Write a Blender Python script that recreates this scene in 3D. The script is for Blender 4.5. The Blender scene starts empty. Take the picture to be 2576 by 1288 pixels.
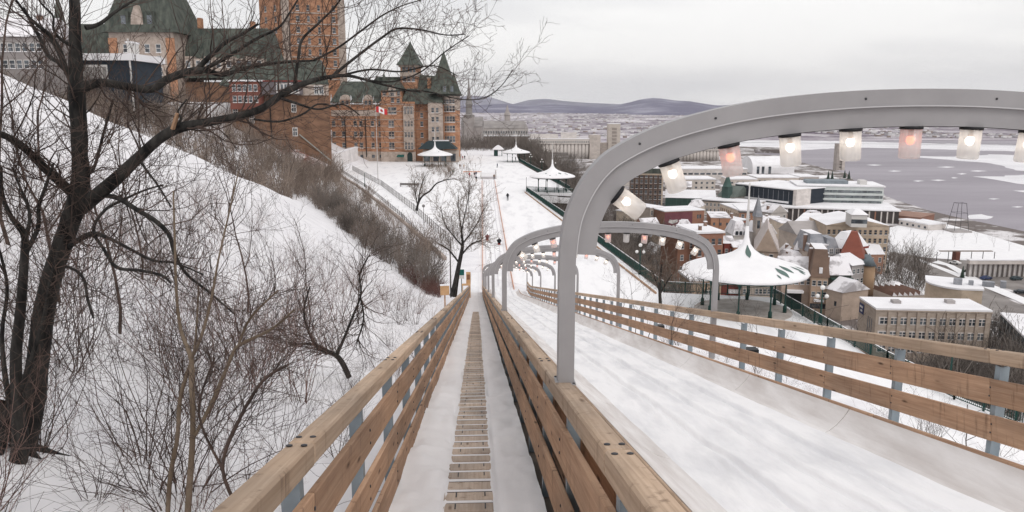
import bpy, bmesh, math, random
import numpy as np
from mathutils import Vector, Matrix

R = math.radians
rnd = random.Random(7)
scene = bpy.context.scene
COL = scene.collection

# ------------------------------------------------------------------ camera
HC = 21.5                      # camera height above the terrace (terrace is z = 0)
PITCH = R(10.91)
FPX, CX, CY = 1950.0, 1288.0, 644.0     # focal length in pixels of a 2576 px wide picture
cam_d = bpy.data.cameras.new('camera')
cam_d.lens = 36.0 * FPX / 2576.0
cam_d.sensor_width = 36.0
cam_d.clip_start = 0.05
cam_d.clip_end = 60000
cam = bpy.data.objects.new('camera', cam_d)
cam.location = (0, 0, HC)
cam.rotation_euler = (R(90) - PITCH, 0, 0)
COL.objects.link(cam)
scene.camera = cam

# ------------------------------------------------------------------ sky
w = bpy.data.worlds.new('World')
scene.world = w
w.use_nodes = True
nt = w.node_tree
nt.nodes.clear()
out = nt.nodes.new('ShaderNodeOutputWorld')
sky = nt.nodes.new('ShaderNodeTexSky')
sky.sky_type = 'NISHITA'
sky.sun_disc = False
SUN_EL, SUN_AZ = 48.0, 150.0     # azimuth clockwise from +Y
sky.sun_elevation = R(SUN_EL)
sky.sun_rotation = R(SUN_AZ)
sky.air_density = 1.5
sky.dust_density = 3.0
bg1 = nt.nodes.new('ShaderNodeBackground'); bg1.inputs[1].default_value = 0.10
nt.links.new(sky.outputs[0], bg1.inputs[0])
tc = nt.nodes.new('ShaderNodeTexCoord')
sep = nt.nodes.new('ShaderNodeSeparateXYZ'); nt.links.new(tc.outputs['Generated'], sep.inputs[0])
mx = nt.nodes.new('ShaderNodeMath'); mx.operation = 'MAXIMUM'; mx.inputs[1].default_value = 0.0
nt.links.new(sep.outputs[2], mx.inputs[0])
ad = nt.nodes.new('ShaderNodeMath'); ad.operation = 'ADD'; ad.inputs[1].default_value = 0.16
nt.links.new(mx.outputs[0], ad.inputs[0])
dx_ = nt.nodes.new('ShaderNodeMath'); dx_.operation = 'DIVIDE'
dy_ = nt.nodes.new('ShaderNodeMath'); dy_.operation = 'DIVIDE'
nt.links.new(sep.outputs[0], dx_.inputs[0]); nt.links.new(ad.outputs[0], dx_.inputs[1])
nt.links.new(sep.outputs[1], dy_.inputs[0]); nt.links.new(ad.outputs[0], dy_.inputs[1])
cmb = nt.nodes.new('ShaderNodeCombineXYZ')
nt.links.new(dx_.outputs[0], cmb.inputs[0]); nt.links.new(dy_.outputs[0], cmb.inputs[1])
mp = nt.nodes.new('ShaderNodeMapping'); mp.inputs['Location'].default_value = (3.1, 1.7, 0)
mp.inputs['Scale'].default_value = (0.55, 0.8, 1)
nt.links.new(cmb.outputs[0], mp.inputs[0])
nz = nt.nodes.new('ShaderNodeTexNoise'); nz.inputs['Scale'].default_value = 0.9
nz.inputs['Detail'].default_value = 6; nz.inputs['Roughness'].default_value = 0.5
nt.links.new(mp.outputs[0], nz.inputs[0])
cr = nt.nodes.new('ShaderNodeValToRGB')
cr.color_ramp.elements[0].position = 0.40; cr.color_ramp.elements[0].color = (0.755, 0.75, 0.765, 1)
cr.color_ramp.elements[1].position = 0.60; cr.color_ramp.elements[1].color = (0.93, 0.92, 0.915, 1)
nt.links.new(nz.outputs[0], cr.inputs[0])
bg2 = nt.nodes.new('ShaderNodeBackground'); bg2.inputs[1].default_value = 1.0
nt.links.new(cr.outputs[0], bg2.inputs[0])
ms = nt.nodes.new('ShaderNodeMixShader'); ms.inputs[0].default_value = 0.92
nt.links.new(bg1.outputs[0], ms.inputs[1]); nt.links.new(bg2.outputs[0], ms.inputs[2])
nt.links.new(ms.outputs[0], out.inputs[0])

sun_d = bpy.data.lights.new('sun', 'SUN')
sun_d.energy = 0.75
sun_d.angle = R(25)
sun_d.color = (1.0, 0.96, 0.93)
sun = bpy.data.objects.new('sun', sun_d)
sun.rotation_euler = (R(90 - SUN_EL), 0, R(180 - SUN_AZ))
COL.objects.link(sun)

vs = scene.view_settings
vs.view_transform = 'Standard'; vs.look = 'None'; vs.gamma = 1.0; vs.exposure = 0.27
vs.use_curve_mapping = False
cy = scene.cycles
cy.max_bounces = 5; cy.diffuse_bounces = 3; cy.glossy_bounces = 2
cy.transmission_bounces = 3; cy.transparent_max_bounces = 8; cy.volume_bounces = 0
cy.use_denoising = True
cy.sample_clamp_indirect = 4.0
cy.caustics_reflective = False; cy.caustics_refractive = False

# ------------------------------------------------------------------ picture helpers (pixel of the 2576 px picture -> point in the place)
_c, _s = math.cos(PITCH), math.sin(PITCH)
def ray(px, py):
    u = (px - CX) / FPX; v = (CY - py) / FPX
    return (u, _c + v * _s, v * _c - _s)
def at_d(px, py, d):           # point at horizontal distance d ahead
    r = ray(px, py); t = d / r[1]
    return Vector((r[0] * t, d, HC + r[2] * t))
def at_z(px, py, z=0.0):       # point at height z
    r = ray(px, py); t = (z - HC) / r[2]
    return Vector((r[0] * t, r[1] * t, z))
def ppm(d, z=0.0):             # pixels per metre there
    return FPX / (d * _c + (HC - z) * _s)

# ------------------------------------------------------------------ materials
def lin(h):
    if isinstance(h, (tuple, list)): return tuple(h[:3])
    h = h.lstrip('#')
    o = []
    for i in (0, 2, 4):
        c = int(h[i:i + 2], 16) / 255
        o.append(c / 12.92 if c <= 0.04045 else ((c + 0.055) / 1.055) ** 2.4)
    return tuple(o)
MATS = {}
def mat(name, c1, c2=None, scale=1.0, rough=0.85, bump=0.0, bscale=None, stretch=(1, 1, 1), detail=5,
        contrast=(0.35, 0.65), coords='world', metallic=0.0, objvar=0.0, spec=0.3, bdist=0.05):
    if name in MATS: return MATS[name]
    m = bpy.data.materials.new(name); m.use_nodes = True
    n, l = m.node_tree.nodes, m.node_tree.links
    b = n['Principled BSDF']
    b.inputs['Roughness'].default_value = rough
    b.inputs['Metallic'].default_value = metallic
    b.inputs['Specular IOR Level'].default_value = spec
    c1 = lin(c1); b.inputs['Base Color'].default_value = (*c1, 1)
    if c2 is not None or bump or objvar:
        if coords == 'world':
            g = n.new('ShaderNodeNewGeometry'); src = g.outputs['Position']
        else:
            g = n.new('ShaderNodeTexCoord'); src = g.outputs['Object']
        mpn = n.new('ShaderNodeMapping'); mpn.inputs['Scale'].default_value = stretch
        if coords != 'world':
            oi = n.new('ShaderNodeObjectInfo')
            mu = n.new('ShaderNodeVectorMath'); mu.operation = 'SCALE'
            cb = n.new('ShaderNodeCombineXYZ')
            for k in range(3): l.new(oi.outputs['Random'], cb.inputs[k])
            l.new(cb.outputs[0], mu.inputs[0]); mu.inputs['Scale'].default_value = 37.0
            l.new(mu.outputs[0], mpn.inputs['Location'])
        l.new(src, mpn.inputs[0])
    if c2 is not None:
        nz = n.new('ShaderNodeTexNoise'); nz.inputs['Scale'].default_value = scale
        nz.inputs['Detail'].default_value = detail; nz.inputs['Roughness'].default_value = 0.6
        l.new(mpn.outputs[0], nz.inputs[0])
        r = n.new('ShaderNodeValToRGB')
        r.color_ramp.elements[0].position = contrast[0]; r.color_ramp.elements[1].position = contrast[1]
        r.color_ramp.elements[0].color = (*c1, 1); r.color_ramp.elements[1].color = (*lin(c2), 1)
        l.new(nz.outputs[0], r.inputs[0])
        col = r.outputs[0]
        if objvar:
            oi2 = n.new('ShaderNodeObjectInfo')
            mr = n.new('ShaderNodeMapRange'); mr.inputs['To Min'].default_value = 1 - objvar; mr.inputs['To Max'].default_value = 1 + objvar
            l.new(oi2.outputs['Random'], mr.inputs[0])
            vm = n.new('ShaderNodeVectorMath'); vm.operation = 'SCALE'
            l.new(col, vm.inputs[0]); l.new(mr.outputs[0], vm.inputs['Scale'])
            col = vm.outputs[0]
        l.new(col, b.inputs['Base Color'])
    if bump:
        nb = n.new('ShaderNodeTexNoise'); nb.inputs['Scale'].default_value = bscale or scale * 3
        nb.inputs['Detail'].default_value = 6
        l.new(mpn.outputs[0], nb.inputs[0])
        bp = n.new('ShaderNodeBump'); bp.inputs['Strength'].default_value = bump; bp.inputs['Distance'].default_value = bdist
        l.new(nb.outputs[0], bp.inputs['Height']); l.new(bp.outputs[0], b.inputs['Normal'])
    MATS[name] = m
    return m

SNOW = mat('snow', (0.79, 0.78, 0.79), (0.87, 0.86, 0.865), scale=0.35, rough=0.7, bump=0.35, bscale=2.2, bdist=0.06)
def wood(name, a, b_, dark):
    if name in MATS: return MATS[name]
    m = bpy.data.materials.new(name); m.use_nodes = True
    n, l = m.node_tree.nodes, m.node_tree.links
    b = n['Principled BSDF']; b.inputs['Roughness'].default_value = 0.75; b.inputs['Specular IOR Level'].default_value = 0.2
    tcn = n.new('ShaderNodeTexCoord'); oi = n.new('ShaderNodeObjectInfo')
    cb = n.new('ShaderNodeCombineXYZ')
    for k in range(3): l.new(oi.outputs['Random'], cb.inputs[k])
    mu = n.new('ShaderNodeVectorMath'); mu.operation = 'SCALE'; mu.inputs['Scale'].default_value = 53.0
    l.new(cb.outputs[0], mu.inputs[0])
    def noise(scale, sc, detail=6, rough=0.6, dist=0.0):
        mpn = n.new('ShaderNodeMapping'); mpn.inputs['Scale'].default_value = sc
        l.new(mu.outputs[0], mpn.inputs['Location']); l.new(tcn.outputs['Object'], mpn.inputs[0])
        z = n.new('ShaderNodeTexNoise'); z.inputs['Scale'].default_value = scale; z.inputs['Detail'].default_value = detail
        z.inputs['Roughness'].default_value = rough; z.inputs['Distortion'].default_value = dist
        l.new(mpn.outputs[0], z.inputs[0]); return z
    g1 = noise(9, (0.12, 3.5, 3.5), dist=0.6)       # grain along local x
    r1 = n.new('ShaderNodeValToRGB'); e = r1.color_ramp.elements
    e[0].position = 0.3; e[1].position = 0.7; e[0].color = (*lin(a), 1); e[1].color = (*lin(b_), 1)
    l.new(g1.outputs[0], r1.inputs[0])
    g2 = noise(1.3, (0.35, 1, 1))                   # weather patches
    r2 = n.new('ShaderNodeValToRGB'); e = r2.color_ramp.elements
    e[0].position = 0.35; e[1].position = 0.7; e[0].color = (0.55, 0.56, 0.58, 1); e[1].color = (1.15, 1.10, 1.05, 1)
    l.new(g2.outputs[0], r2.inputs[0])
    m1 = n.new('ShaderNodeMix'); m1.data_type = 'RGBA'; m1.blend_type = 'MULTIPLY'; m1.inputs[0].default_value = 0.75
    l.new(r1.outputs[0], m1.inputs[6]); l.new(r2.outputs[0], m1.inputs[7])
    # knots and dark stains
    mpk = n.new('ShaderNodeMapping'); mpk.inputs['Scale'].default_value = (1.4, 6, 6)
    l.new(mu.outputs[0], mpk.inputs['Location']); l.new(tcn.outputs['Object'], mpk.inputs[0])
    vo = n.new('ShaderNodeTexVoronoi'); vo.inputs['Scale'].default_value = 1.1; l.new(mpk.outputs[0], vo.inputs[0])
    rk = n.new('ShaderNodeValToRGB'); e = rk.color_ramp.elements
    e[0].position = 0.05; e[1].position = 0.16; e[0].color = (1, 1, 1, 1); e[1].color = (0, 0, 0, 1)
    l.new(vo.outputs['Distance'], rk.inputs[0])
    g3 = noise(14, (0.9, 0.9, 0.12), detail=4)
    r3 = n.new('ShaderNodeValToRGB'); e = r3.color_ramp.elements
    e[0].position = 0.58; e[1].position = 0.72; e[0].color = (0, 0, 0, 1); e[1].color = (0.6, 0.6, 0.6, 1)
    l.new(g3.outputs[0], r3.inputs[0])
    mm = n.new('ShaderNodeMath'); mm.operation = 'MAXIMUM'
    l.new(rk.outputs[0], mm.inputs[0]); l.new(r3.outputs[0], mm.inputs[1])
    m2 = n.new('ShaderNodeMix'); m2.data_type = 'RGBA'; l.new(mm.outputs[0], m2.inputs[0])
    l.new(m1.outputs[2], m2.inputs[6]); m2.inputs[7].default_value = (*lin(dark), 1)
    vm = n.new('ShaderNodeVectorMath'); vm.operation = 'SCALE'
    mr = n.new('ShaderNodeMapRange'); mr.inputs['To Min'].default_value = 0.86; mr.inputs['To Max'].default_value = 1.12
    l.new(oi.outputs['Random'], mr.inputs[0]); l.new(mr.outputs[0], vm.inputs['Scale'])
    l.new(m2.outputs[2], vm.inputs[0]); l.new(vm.outputs[0], b.inputs['Base Color'])
    bp = n.new('ShaderNodeBump'); bp.inputs['Strength'].default_value = 0.4; bp.inputs['Distance'].default_value = 0.004
    l.new(g1.outputs[0], bp.inputs['Height']); l.new(bp.outputs[0], b.inputs['Normal'])
    MATS[name] = m
    return m
WOOD_TOP = wood('weathered_timber', (0.40, 0.29, 0.205), (0.60, 0.46, 0.345), (0.13, 0.08, 0.05))
WOOD_PLK = wood('plank_timber', (0.36, 0.215, 0.135), (0.56, 0.375, 0.255), (0.085, 0.045, 0.028))
PLY = mat('ply_sheet', (0.60, 0.555, 0.53), (0.80, 0.77, 0.755), scale=1.8, rough=0.5, stretch=(2.5, 0.25, 1), bump=0.05, detail=8)
STEEL = mat('grey_painted_steel', (0.285, 0.275, 0.28), (0.325, 0.315, 0.32), scale=2.0, rough=0.45, spec=0.5)
STEEL_D = mat('galvanised_steel', (0.19, 0.235, 0.27), (0.26, 0.31, 0.345), scale=3.0, rough=0.5, spec=0.5)
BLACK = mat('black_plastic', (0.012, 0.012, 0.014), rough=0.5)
GREEN = mat('green_iron', (0.009, 0.040, 0.034), (0.016, 0.060, 0.050), scale=2.0, rough=0.5)
GLASS = mat('window_glass', (0.025, 0.032, 0.042), (0.16, 0.18, 0.20), scale=0.23, rough=0.15, spec=0.6, contrast=(0.42, 0.62))
STONE = mat('pale_stone', (0.42, 0.355, 0.31), (0.52, 0.455, 0.405), scale=0.8, rough=0.9, bump=0.3)
TRIM = mat('white_trim', (0.62, 0.60, 0.58), rough=0.8)

# ------------------------------------------------------------------ object helpers
def tag(o, label=None, cat=None, group=None, kind=None):
    if label: o['label'] = label
    if cat: o['category'] = cat
    if group: o['group'] = group
    if kind: o['kind'] = kind
    return o
def empty(name, loc=(0, 0, 0), rz=0.0, label=None, cat=None, group=None):
    o = bpy.data.objects.new(name, None); o.location = loc; o.rotation_euler = (0, 0, rz)
    o.empty_display_size = 0.3
    COL.objects.link(o)
    return tag(o, label, cat, group)
def link(name, me, parent=None, loc=(0, 0, 0), rot=(0, 0, 0), scale=(1, 1, 1)):
    o = bpy.data.objects.new(name, me); COL.objects.link(o)
    o.location = loc; o.rotation_euler = rot; o.scale = scale
    if parent is not None: o.parent = parent
    return o
class MB:
    """collects geometry for ONE mesh, several material slots allowed"""
    def __init__(s): s.v = []; s.f = []; s.mi = []; s.mats = []; s.sm = []
    def slot(s, m):
        if m not in s.mats: s.mats.append(m)
        return s.mats.index(m)
    def add(s, verts, faces, m, smooth=False):
        k = len(s.v); i = s.slot(m)
        s.v.extend([tuple(p) for p in verts])
        for f in faces: s.f.append(tuple(a + k for a in f)); s.mi.append(i); s.sm.append(smooth)
        return s
    def box(s, x0, x1, y0, y1, z0, z1, m):
        v = [(x0, y0, z0), (x1, y0, z0), (x1, y1, z0), (x0, y1, z0), (x0, y0, z1), (x1, y0, z1), (x1, y1, z1), (x0, y1, z1)]
        return s.add(v, [(0, 3, 2, 1), (4, 5, 6, 7), (0, 1, 5, 4), (1, 2, 6, 5), (2, 3, 7, 6), (3, 0, 4, 7)], m)
    def bar(s, a, b, w, h, m, up=(0, 0, 1)):
        a, b = Vector(a), Vector(b); t = (b - a).normalized(); up = Vector(up)
        sx = t.cross(up)
        if sx.length < 1e-4: sx = t.cross(Vector((0, 1, 0)))
        sx.normalize(); uy = sx.cross(t)
        v = []
        for p in (a, b):
            for i, j in ((-1, -1), (1, -1), (1, 1), (-1, 1)): v.append(p + sx * (i * w / 2) + uy * (j * h / 2))
        return s.add(v, [(0, 1, 2, 3), (4, 7, 6, 5), (0, 4, 5, 1), (1, 5, 6, 2), (2, 6, 7, 3), (3, 7, 4, 0)], m)
    def prism(s, pts, z0, z1, m):      # pts counter-clockwise seen from above
        n = len(pts)
        v = [(p[0], p[1], z0) for p in pts] + [(p[0], p[1], z1) for p in pts]
        f = [tuple(reversed(range(n))), tuple(range(n, 2 * n))]
        for i in range(n): f.append((i, (i + 1) % n, n + (i + 1) % n, n + i))
        return s.add(v, f, m)
    def lathe(s, prof, m, k=16, c=(0, 0, 0), smooth=True, sx=1.0):   # prof: (radius, z)
        v = []; f = []
        for (r, z) in prof:
            for i in range(k):
                a = 2 * math.pi * (i + 0.5) / k
                v.append((c[0] + r * math.cos(a) * sx, c[1] + r * math.sin(a), c[2] + z))
        for j in range(len(prof) - 1):
            for i in range(k):
                q = (i + 1) % k
                f.append((j * k + i, j * k + q, (j + 1) * k + q, (j + 1) * k + i))
        f.append(tuple(reversed(range(k)))); f.append(tuple((len(prof) - 1) * k + i for i in range(k)))
        return s.add(v, f, m, smooth)
    def ball(s, c, r, m, k=10, sz=1.0):
        prof = [(r * math.sin(math.pi * j / 6), -r * sz * math.cos(math.pi * j / 6)) for j in range(1, 6)]
        prof = [(r * 0.02, -r * sz)] + prof + [(r * 0.02, r * sz)]
        return s.lathe(prof, m, k, c)
    def mesh(s, name):
        me = bpy.data.meshes.new(name)
        me.from_pydata(s.v, [], s.f)
        for m in s.mats: me.materials.append(m)
        me.polygons.foreach_set('material_index', s.mi)
        me.polygons.foreach_set('use_smooth', s.sm)
        me.update()
        return me
    def build(s, name, parent=None, loc=(0, 0, 0), rot=(0, 0, 0)):
        return link(name, s.mesh(name), parent, loc, rot)
def copy_tree(o, parent=None):
    c = o.copy(); COL.objects.link(c); c.parent = parent
    for ch in list(o.children): copy_tree(ch, c)
    return c

# tubes in numpy -------------------------------------------------------------
def tubes_mesh(name, paths, m, sides=4):
    """paths: list of (Nx3 array, N radii)"""
    V = []; F = []; k0 = 0
    ang = np.arange(sides) * 2 * math.pi / sides
    ca, sa = np.cos(ang), np.sin(ang)
    for pts, rad in paths:
        pts = np.asarray(pts, float); rad = np.asarray(rad, float); n = len(pts)
        t = np.gradient(pts, axis=0); t /= (np.linalg.norm(t, axis=1, keepdims=True) + 1e-9)
        ref = np.array([0.13, 0.98, 0.11]) if abs(t[0, 1]) < 0.9 else np.array([0.98, 0.1, 0.1])
        a = np.cross(t, ref); a /= (np.linalg.norm(a, axis=1, keepdims=True) + 1e-9)
        b = np.cross(t, a)
        ring = pts[:, None, :] + rad[:, None, None] * (a[:, None, :] * ca[None, :, None] + b[:, None, :] * sa[None, :, None])
        V.append(ring.reshape(-1, 3))
        i = np.arange(n - 1)[:, None] * sides + np.arange(sides)[None, :]
        j = np.arange(n - 1)[:, None] * sides + (np.arange(sides)[None, :] + 1) % sides
        F.append(np.stack([i, j, j + sides, i + sides], -1).reshape(-1, 4) + k0)
        k0 += n * sides
    V = np.concatenate(V); F = np.concatenate(F)
    return quads_mesh(name, V, F, m, True)
def quads_mesh(name, V, F, m, smooth=False, mats=None, mi=None):
    me = bpy.data.meshes.new(name)
    me.vertices.add(len(V)); me.vertices.foreach_set('co', V.astype(np.float32).ravel())
    me.loops.add(F.size); me.loops.foreach_set('vertex_index', F.astype(np.int32).ravel())
    me.polygons.add(len(F))
    me.polygons.foreach_set('loop_start', np.arange(len(F), dtype=np.int32) * F.shape[1])
    me.polygons.foreach_set('loop_total', np.full(len(F), F.shape[1], dtype=np.int32))
    me.update(calc_edges=True)
    if smooth: me.polygons.foreach_set('use_smooth', np.ones(len(F), bool))
    for q in (mats or [m]): me.materials.append(q)
    if mi is not None: me.polygons.foreach_set('material_index', mi.astype(np.int32))
    me.validate()
    return me

# ------------------------------------------------------------------ slide frame
YAW = R(2.65)                      # the slide runs a little left of the camera's heading
SLOPE = R(12.56)
HFL = 2.08                         # walkway and lane floor below the eye, square to the slope
S0, S1 = 81.2, 97.2
def slide_tables():
    ds = 0.5; s = -4.0
    pts = {}
    p = Vector((0, 0, HC)) + sl_dir(SLOPE, YAW) * s - sl_up(SLOPE, YAW) * HFL
    tab = []
    while s < 320:
        k = 0.0 if s < S0 else (1.0 if s > S1 else (s - S0) / (S1 - S0))
        k = k * k * (3 - 2 * k)
        a = SLOPE * (1 - k); yw = YAW - R(0.45) * k
        tab.append((s, p.copy(), a, yw))
        p = p + sl_dir(a, yw) * ds; s += ds
    return tab
def sl_dir(a, yw): return Vector((-math.sin(yw) * math.cos(a), math.cos(yw) * math.cos(a), -math.sin(a)))
def sl_right(yw): return Vector((math.cos(yw), math.sin(yw), 0))
def sl_up(a, yw): return sl_right(yw).cross(sl_dir(a, yw))
TAB = slide_tables()
_zend = TAB[-1][1].z
def SB(s):
    i = (s + 4.0) / 0.5; k = max(0, min(len(TAB) - 2, int(i))); f = i - k
    a, b = TAB[k], TAB[k + 1]
    return a[1].lerp(b[1], f), a[2] + (b[2] - a[2]) * f, a[3] + (b[3] - a[3]) * f
def SP(x, s, h):                   # x across, s along, h above the floor (square to it)
    p, a, yw = SB(s)
    return p + sl_right(yw) * x + sl_up(a, yw) * h
def sframe(s):
    p, a, yw = SB(s)
    return p, sl_right(yw), sl_dir(a, yw), sl_up(a, yw)
def piece(name, x, s0, s1, h, wx, wh, m, parent, bev=0.008, roll=0.0):
    """a straight board from s0 to s1, centre at (x, h); local x runs along it"""
    a, b = SP(x, s0, h), SP(x, s1, h)
    L = (b - a).length
    mb = bm_box(L, wx, wh, m, bev)
    t = (b - a).normalized(); rt = sframe((s0 + s1) / 2)[1]; up = rt.cross(t)
    M = Matrix((t, -rt, up)).transposed().to_4x4()
    if roll: M = M @ Matrix.Rotation(roll, 4, 'X')
    M.translation = (a + b) / 2
    o = bpy.data.objects.new(name, mb); COL.objects.link(o)
    if parent is not None:
        M.translation -= Vector(parent.location); o.parent = parent
    o.matrix_local = M
    return o
_bx = {}
def bm_box(L, wx, wh, m, bev):
    key = (round(L, 2), wx, wh, m.name, bev)
    if key in _bx: return _bx[key]
    bm = bmesh.new(); bmesh.ops.create_cube(bm, size=1.0)
    bmesh.ops.scale(bm, vec=(L, wx, wh), verts=bm.verts)
    if bev: bmesh.ops.bevel(bm, geom=list(bm.edges), offset=bev, segments=1, affect='EDGES')
    me = bpy.data.meshes.new('board'); bm.to_mesh(me); bm.free(); me.materials.append(m)
    _bx[key] = me
    return me
# ================================================================== SETTING
ZC, ZR = -43.0, -48.0               # lower town, river
from mathutils import noise as mnoise
def to_sl(x, y):                    # world -> (across to the right, along)
    return x * math.cos(YAW) + y * math.sin(YAW), -x * math.sin(YAW) + y * math.cos(YAW)
def sp_(v): return math.log1p(math.exp(v)) if v < 30 else v
def ground_z(x, y):
    xr, yl = to_sl(x, y)
    u = -xr
    base = HC - 2.13 - 0.42 - math.tan(SLOPE) * yl
    g = 0.62 * sp_((u - 5.0) * 0.9) / 0.9
    gc = 18.3 + 2.6 + 0.4
    g2 = gc - 0.30 * (u - 38.6)
    k = 0.5
    g = -math.log(math.exp(-k * g) + math.exp(-k * g2)) / k if g < gc + 8 else g2
    h = base + g
    if xr > 7.2: h -= 0.62 * (xr - 7.2)
    amp = 0.16 + 0.3 * max(0, min(1, (u - 4) / 10))
    nn = mnoise.noise(Vector((x * 0.16, y * 0.16, 0.3))) * amp + mnoise.noise(Vector((x * 0.7, y * 0.7, 4.3))) * 0.05
    if u > 1.2 or xr > 7: h += nn
    bank = 0.0
    if x < -57 and y > 120:
        bank = min(23.0, 0.50 * (-x - 57)) * min(1, (y - 120) / 50)
    lo = bank if bank > 0.02 else -0.02
    d = h - lo
    if d > 4: z = h
    elif d < -4: z = lo
    else: z = lo + math.log1p(math.exp(d * 1.6)) / 1.6
    if z - lo < 0.06: z = lo - 0.02
    return z
def grid_ground():
    xs = np.concatenate([np.arange(-150, -45, 3.0), np.arange(-45, 36.01, 0.75)])
    ys = np.concatenate([np.arange(-12, 130, 0.75), np.arange(130, 420, 3.0)])
    V = np.zeros((len(ys), len(xs), 3))
    for j, y in enumerate(ys):
        for i, x in enumerate(xs): V[j, i] = (x, y, ground_z(float(x), float(y)))
    nx = len(xs); i = np.arange(nx - 1)[None, :]; j = np.arange(len(ys) - 1)[:, None]
    a = j * nx + i
    F = np.stack([a, a + 1, a + 1 + nx, a + nx], -1)
    # keep clear of the open air right of the terrace edge
    cx_ = (xs[:-1] + xs[1:]) / 2; cy_ = (ys[:-1] + ys[1:]) / 2
    keep = np.ones((len(ys) - 1, nx - 1), bool)
    for jj, y in enumerate(cy_):
        e = edge_x(y)
        keep[jj] = cx_ < e - 0.8
    F = F[keep]
    o = link('snow_ground', quads_mesh('snow_ground', V.reshape(-1, 3), F.reshape(-1, 4), SNOW_HILL, True))
    tag(o, kind='structure')
SNOW_HILL = mat('hill_snow', (0.73, 0.715, 0.735), (0.83, 0.815, 0.825), scale=0.5, rough=0.8, bump=0.5, bscale=1.8, bdist=0.1)
# terrace outline, right side, from the near end to the far end
TE = [Vector((42, -20, 0)), Vector((39, 20, 0)), Vector((35.5, 50, 0)), at_z(2230, 922), at_z(1942, 748), at_z(1670, 736),
      at_z(1500, 607), at_z(1430, 556), at_z(1325, 482), at_z(1443, 488), at_z(1432, 478), at_z(1306, 409), at_z(1302, 396)]
def edge_x(y):
    if y < -20: return 42
    best = 60
    for a, b in zip(TE[:5], TE[1:6]):
        if a.y <= y <= b.y: return a.x + (b.x - a.x) * (y - a.y) / (b.y - a.y)
    for a, b in zip(TE[4:9], TE[5:9]):
        lo_, hi_ = min(a.y, b.y), max(a.y, b.y)
        if lo_ <= y <= hi_ and abs(b.y - a.y) > 0.3: return a.x + (b.x - a.x) * (y - a.y) / (b.y - a.y)
    return 3.0
grid_ground()
# terrace sheet (lies 4 mm and more above the ground sheet)
tl = [at_z(1302, 396), at_z(1160, 390), Vector((-70, 330, 0)), Vector((-75, 240, 0))]
mb = MB()
tp = [(p.x, p.y) for p in TE] + [(p.x, p.y) for p in tl] + [(-6, 130), (-4, 98), (6.5, 88), (26, 60), (28, 30), (36, -20)]
mb.prism(tp, -2.5, 0.0, mat('trodden_snow', (0.70, 0.69, 0.705), (0.87, 0.86, 0.865), scale=0.35, rough=0.75, stretch=(1.3, 0.3, 1), contrast=(0.30, 0.50), bump=0.4, bscale=1.6, detail=9, bdist=0.08))
tag(mb.build('terrace'), kind='structure')
# a wooden kerb runs below the railing
# ---- cliff down to the lower town
CLIFF = mat('winter_cliff', (0.07, 0.055, 0.045), (0.26, 0.235, 0.225), scale=0.16, rough=0.95, bump=0.6, bscale=0.6, contrast=(0.45, 0.72), bdist=0.6)
def strip(name, top, bot, m, n=14, jit=1.5):
    V = []; F = []
    cols = len(top)
    for j in range(n + 1):
        k = j / n
        for i in range(cols):
            p = top[i].lerp(bot[i], k)
            q = 0 if j in (0,) else jit
            V.append((p.x + rnd.uniform(-q, q), p.y + rnd.uniform(-q, q), p.z + rnd.uniform(-q, q) * 0.7))
    for j in range(n):
        for i in range(cols - 1):
            a = j * cols + i
            F.append((a, a + 1, a + cols + 1, a + cols))
    me = bpy.data.meshes.new(name); me.from_pydata(V, [], F); me.materials.append(m)
    o = link(name, me); tag(o, kind='structure'); return o
def resample(pts, step):
    o = []
    for a, b in zip(pts, pts[1:]):
        n = max(1, int((b - a).length / step))
        for i in range(n): o.append(a.lerp(b, i / n))
    o.append(pts[-1]); return o
edge = [Vector((42, -40, 0))] + TE + [Vector((12, 420, -6)), Vector((30, 700, -20))]
ce = resample(edge, 4.0)
def cl_off(p): return Vector((max(p.x, 14) + 34 + 6 * math.sin(p.y * 0.05), p.y + 14, ZC - 1))
strip('cliff', [p + Vector((-0.3, 0, -0.6)) for p in ce], [cl_off(p) for p in ce], CLIFF)
# ---- lower town ground
TOWN = mat('town_ground', (0.15, 0.125, 0.115), (0.68, 0.655, 0.66), scale=0.06, rough=0.9, contrast=(0.49, 0.60), detail=9)
ROAD = mat('wet_asphalt', (0.17, 0.15, 0.14), (0.27, 0.245, 0.23), scale=0.12, rough=0.7)
shore_px = [(2700, 668), (2576, 606), (2480, 584), (2400, 566), (2335, 549), (2250, 520), (2215, 505), (2150, 470), (2128, 448), (2010, 418), (1975, 402), (1900, 396), (1895, 384), (2000, 386.5), (1995, 380), (1860, 376), (1700, 372), (1500, 366)]
shore = [at_z(x, y, ZR) for x, y in shore_px]
land = [(20, -60)] + [(160, -60), (170, 60)] + [(p.x, p.y) for p in shore] + [(-900, shore[-1].y), (-900, 200), (-200, 200), (-40, 150), (-10, 60)]
mb = MB(); mb.prism(land, ZC - 6, ZC, TOWN)
tag(mb.build('town_ground'), kind='structure')
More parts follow.
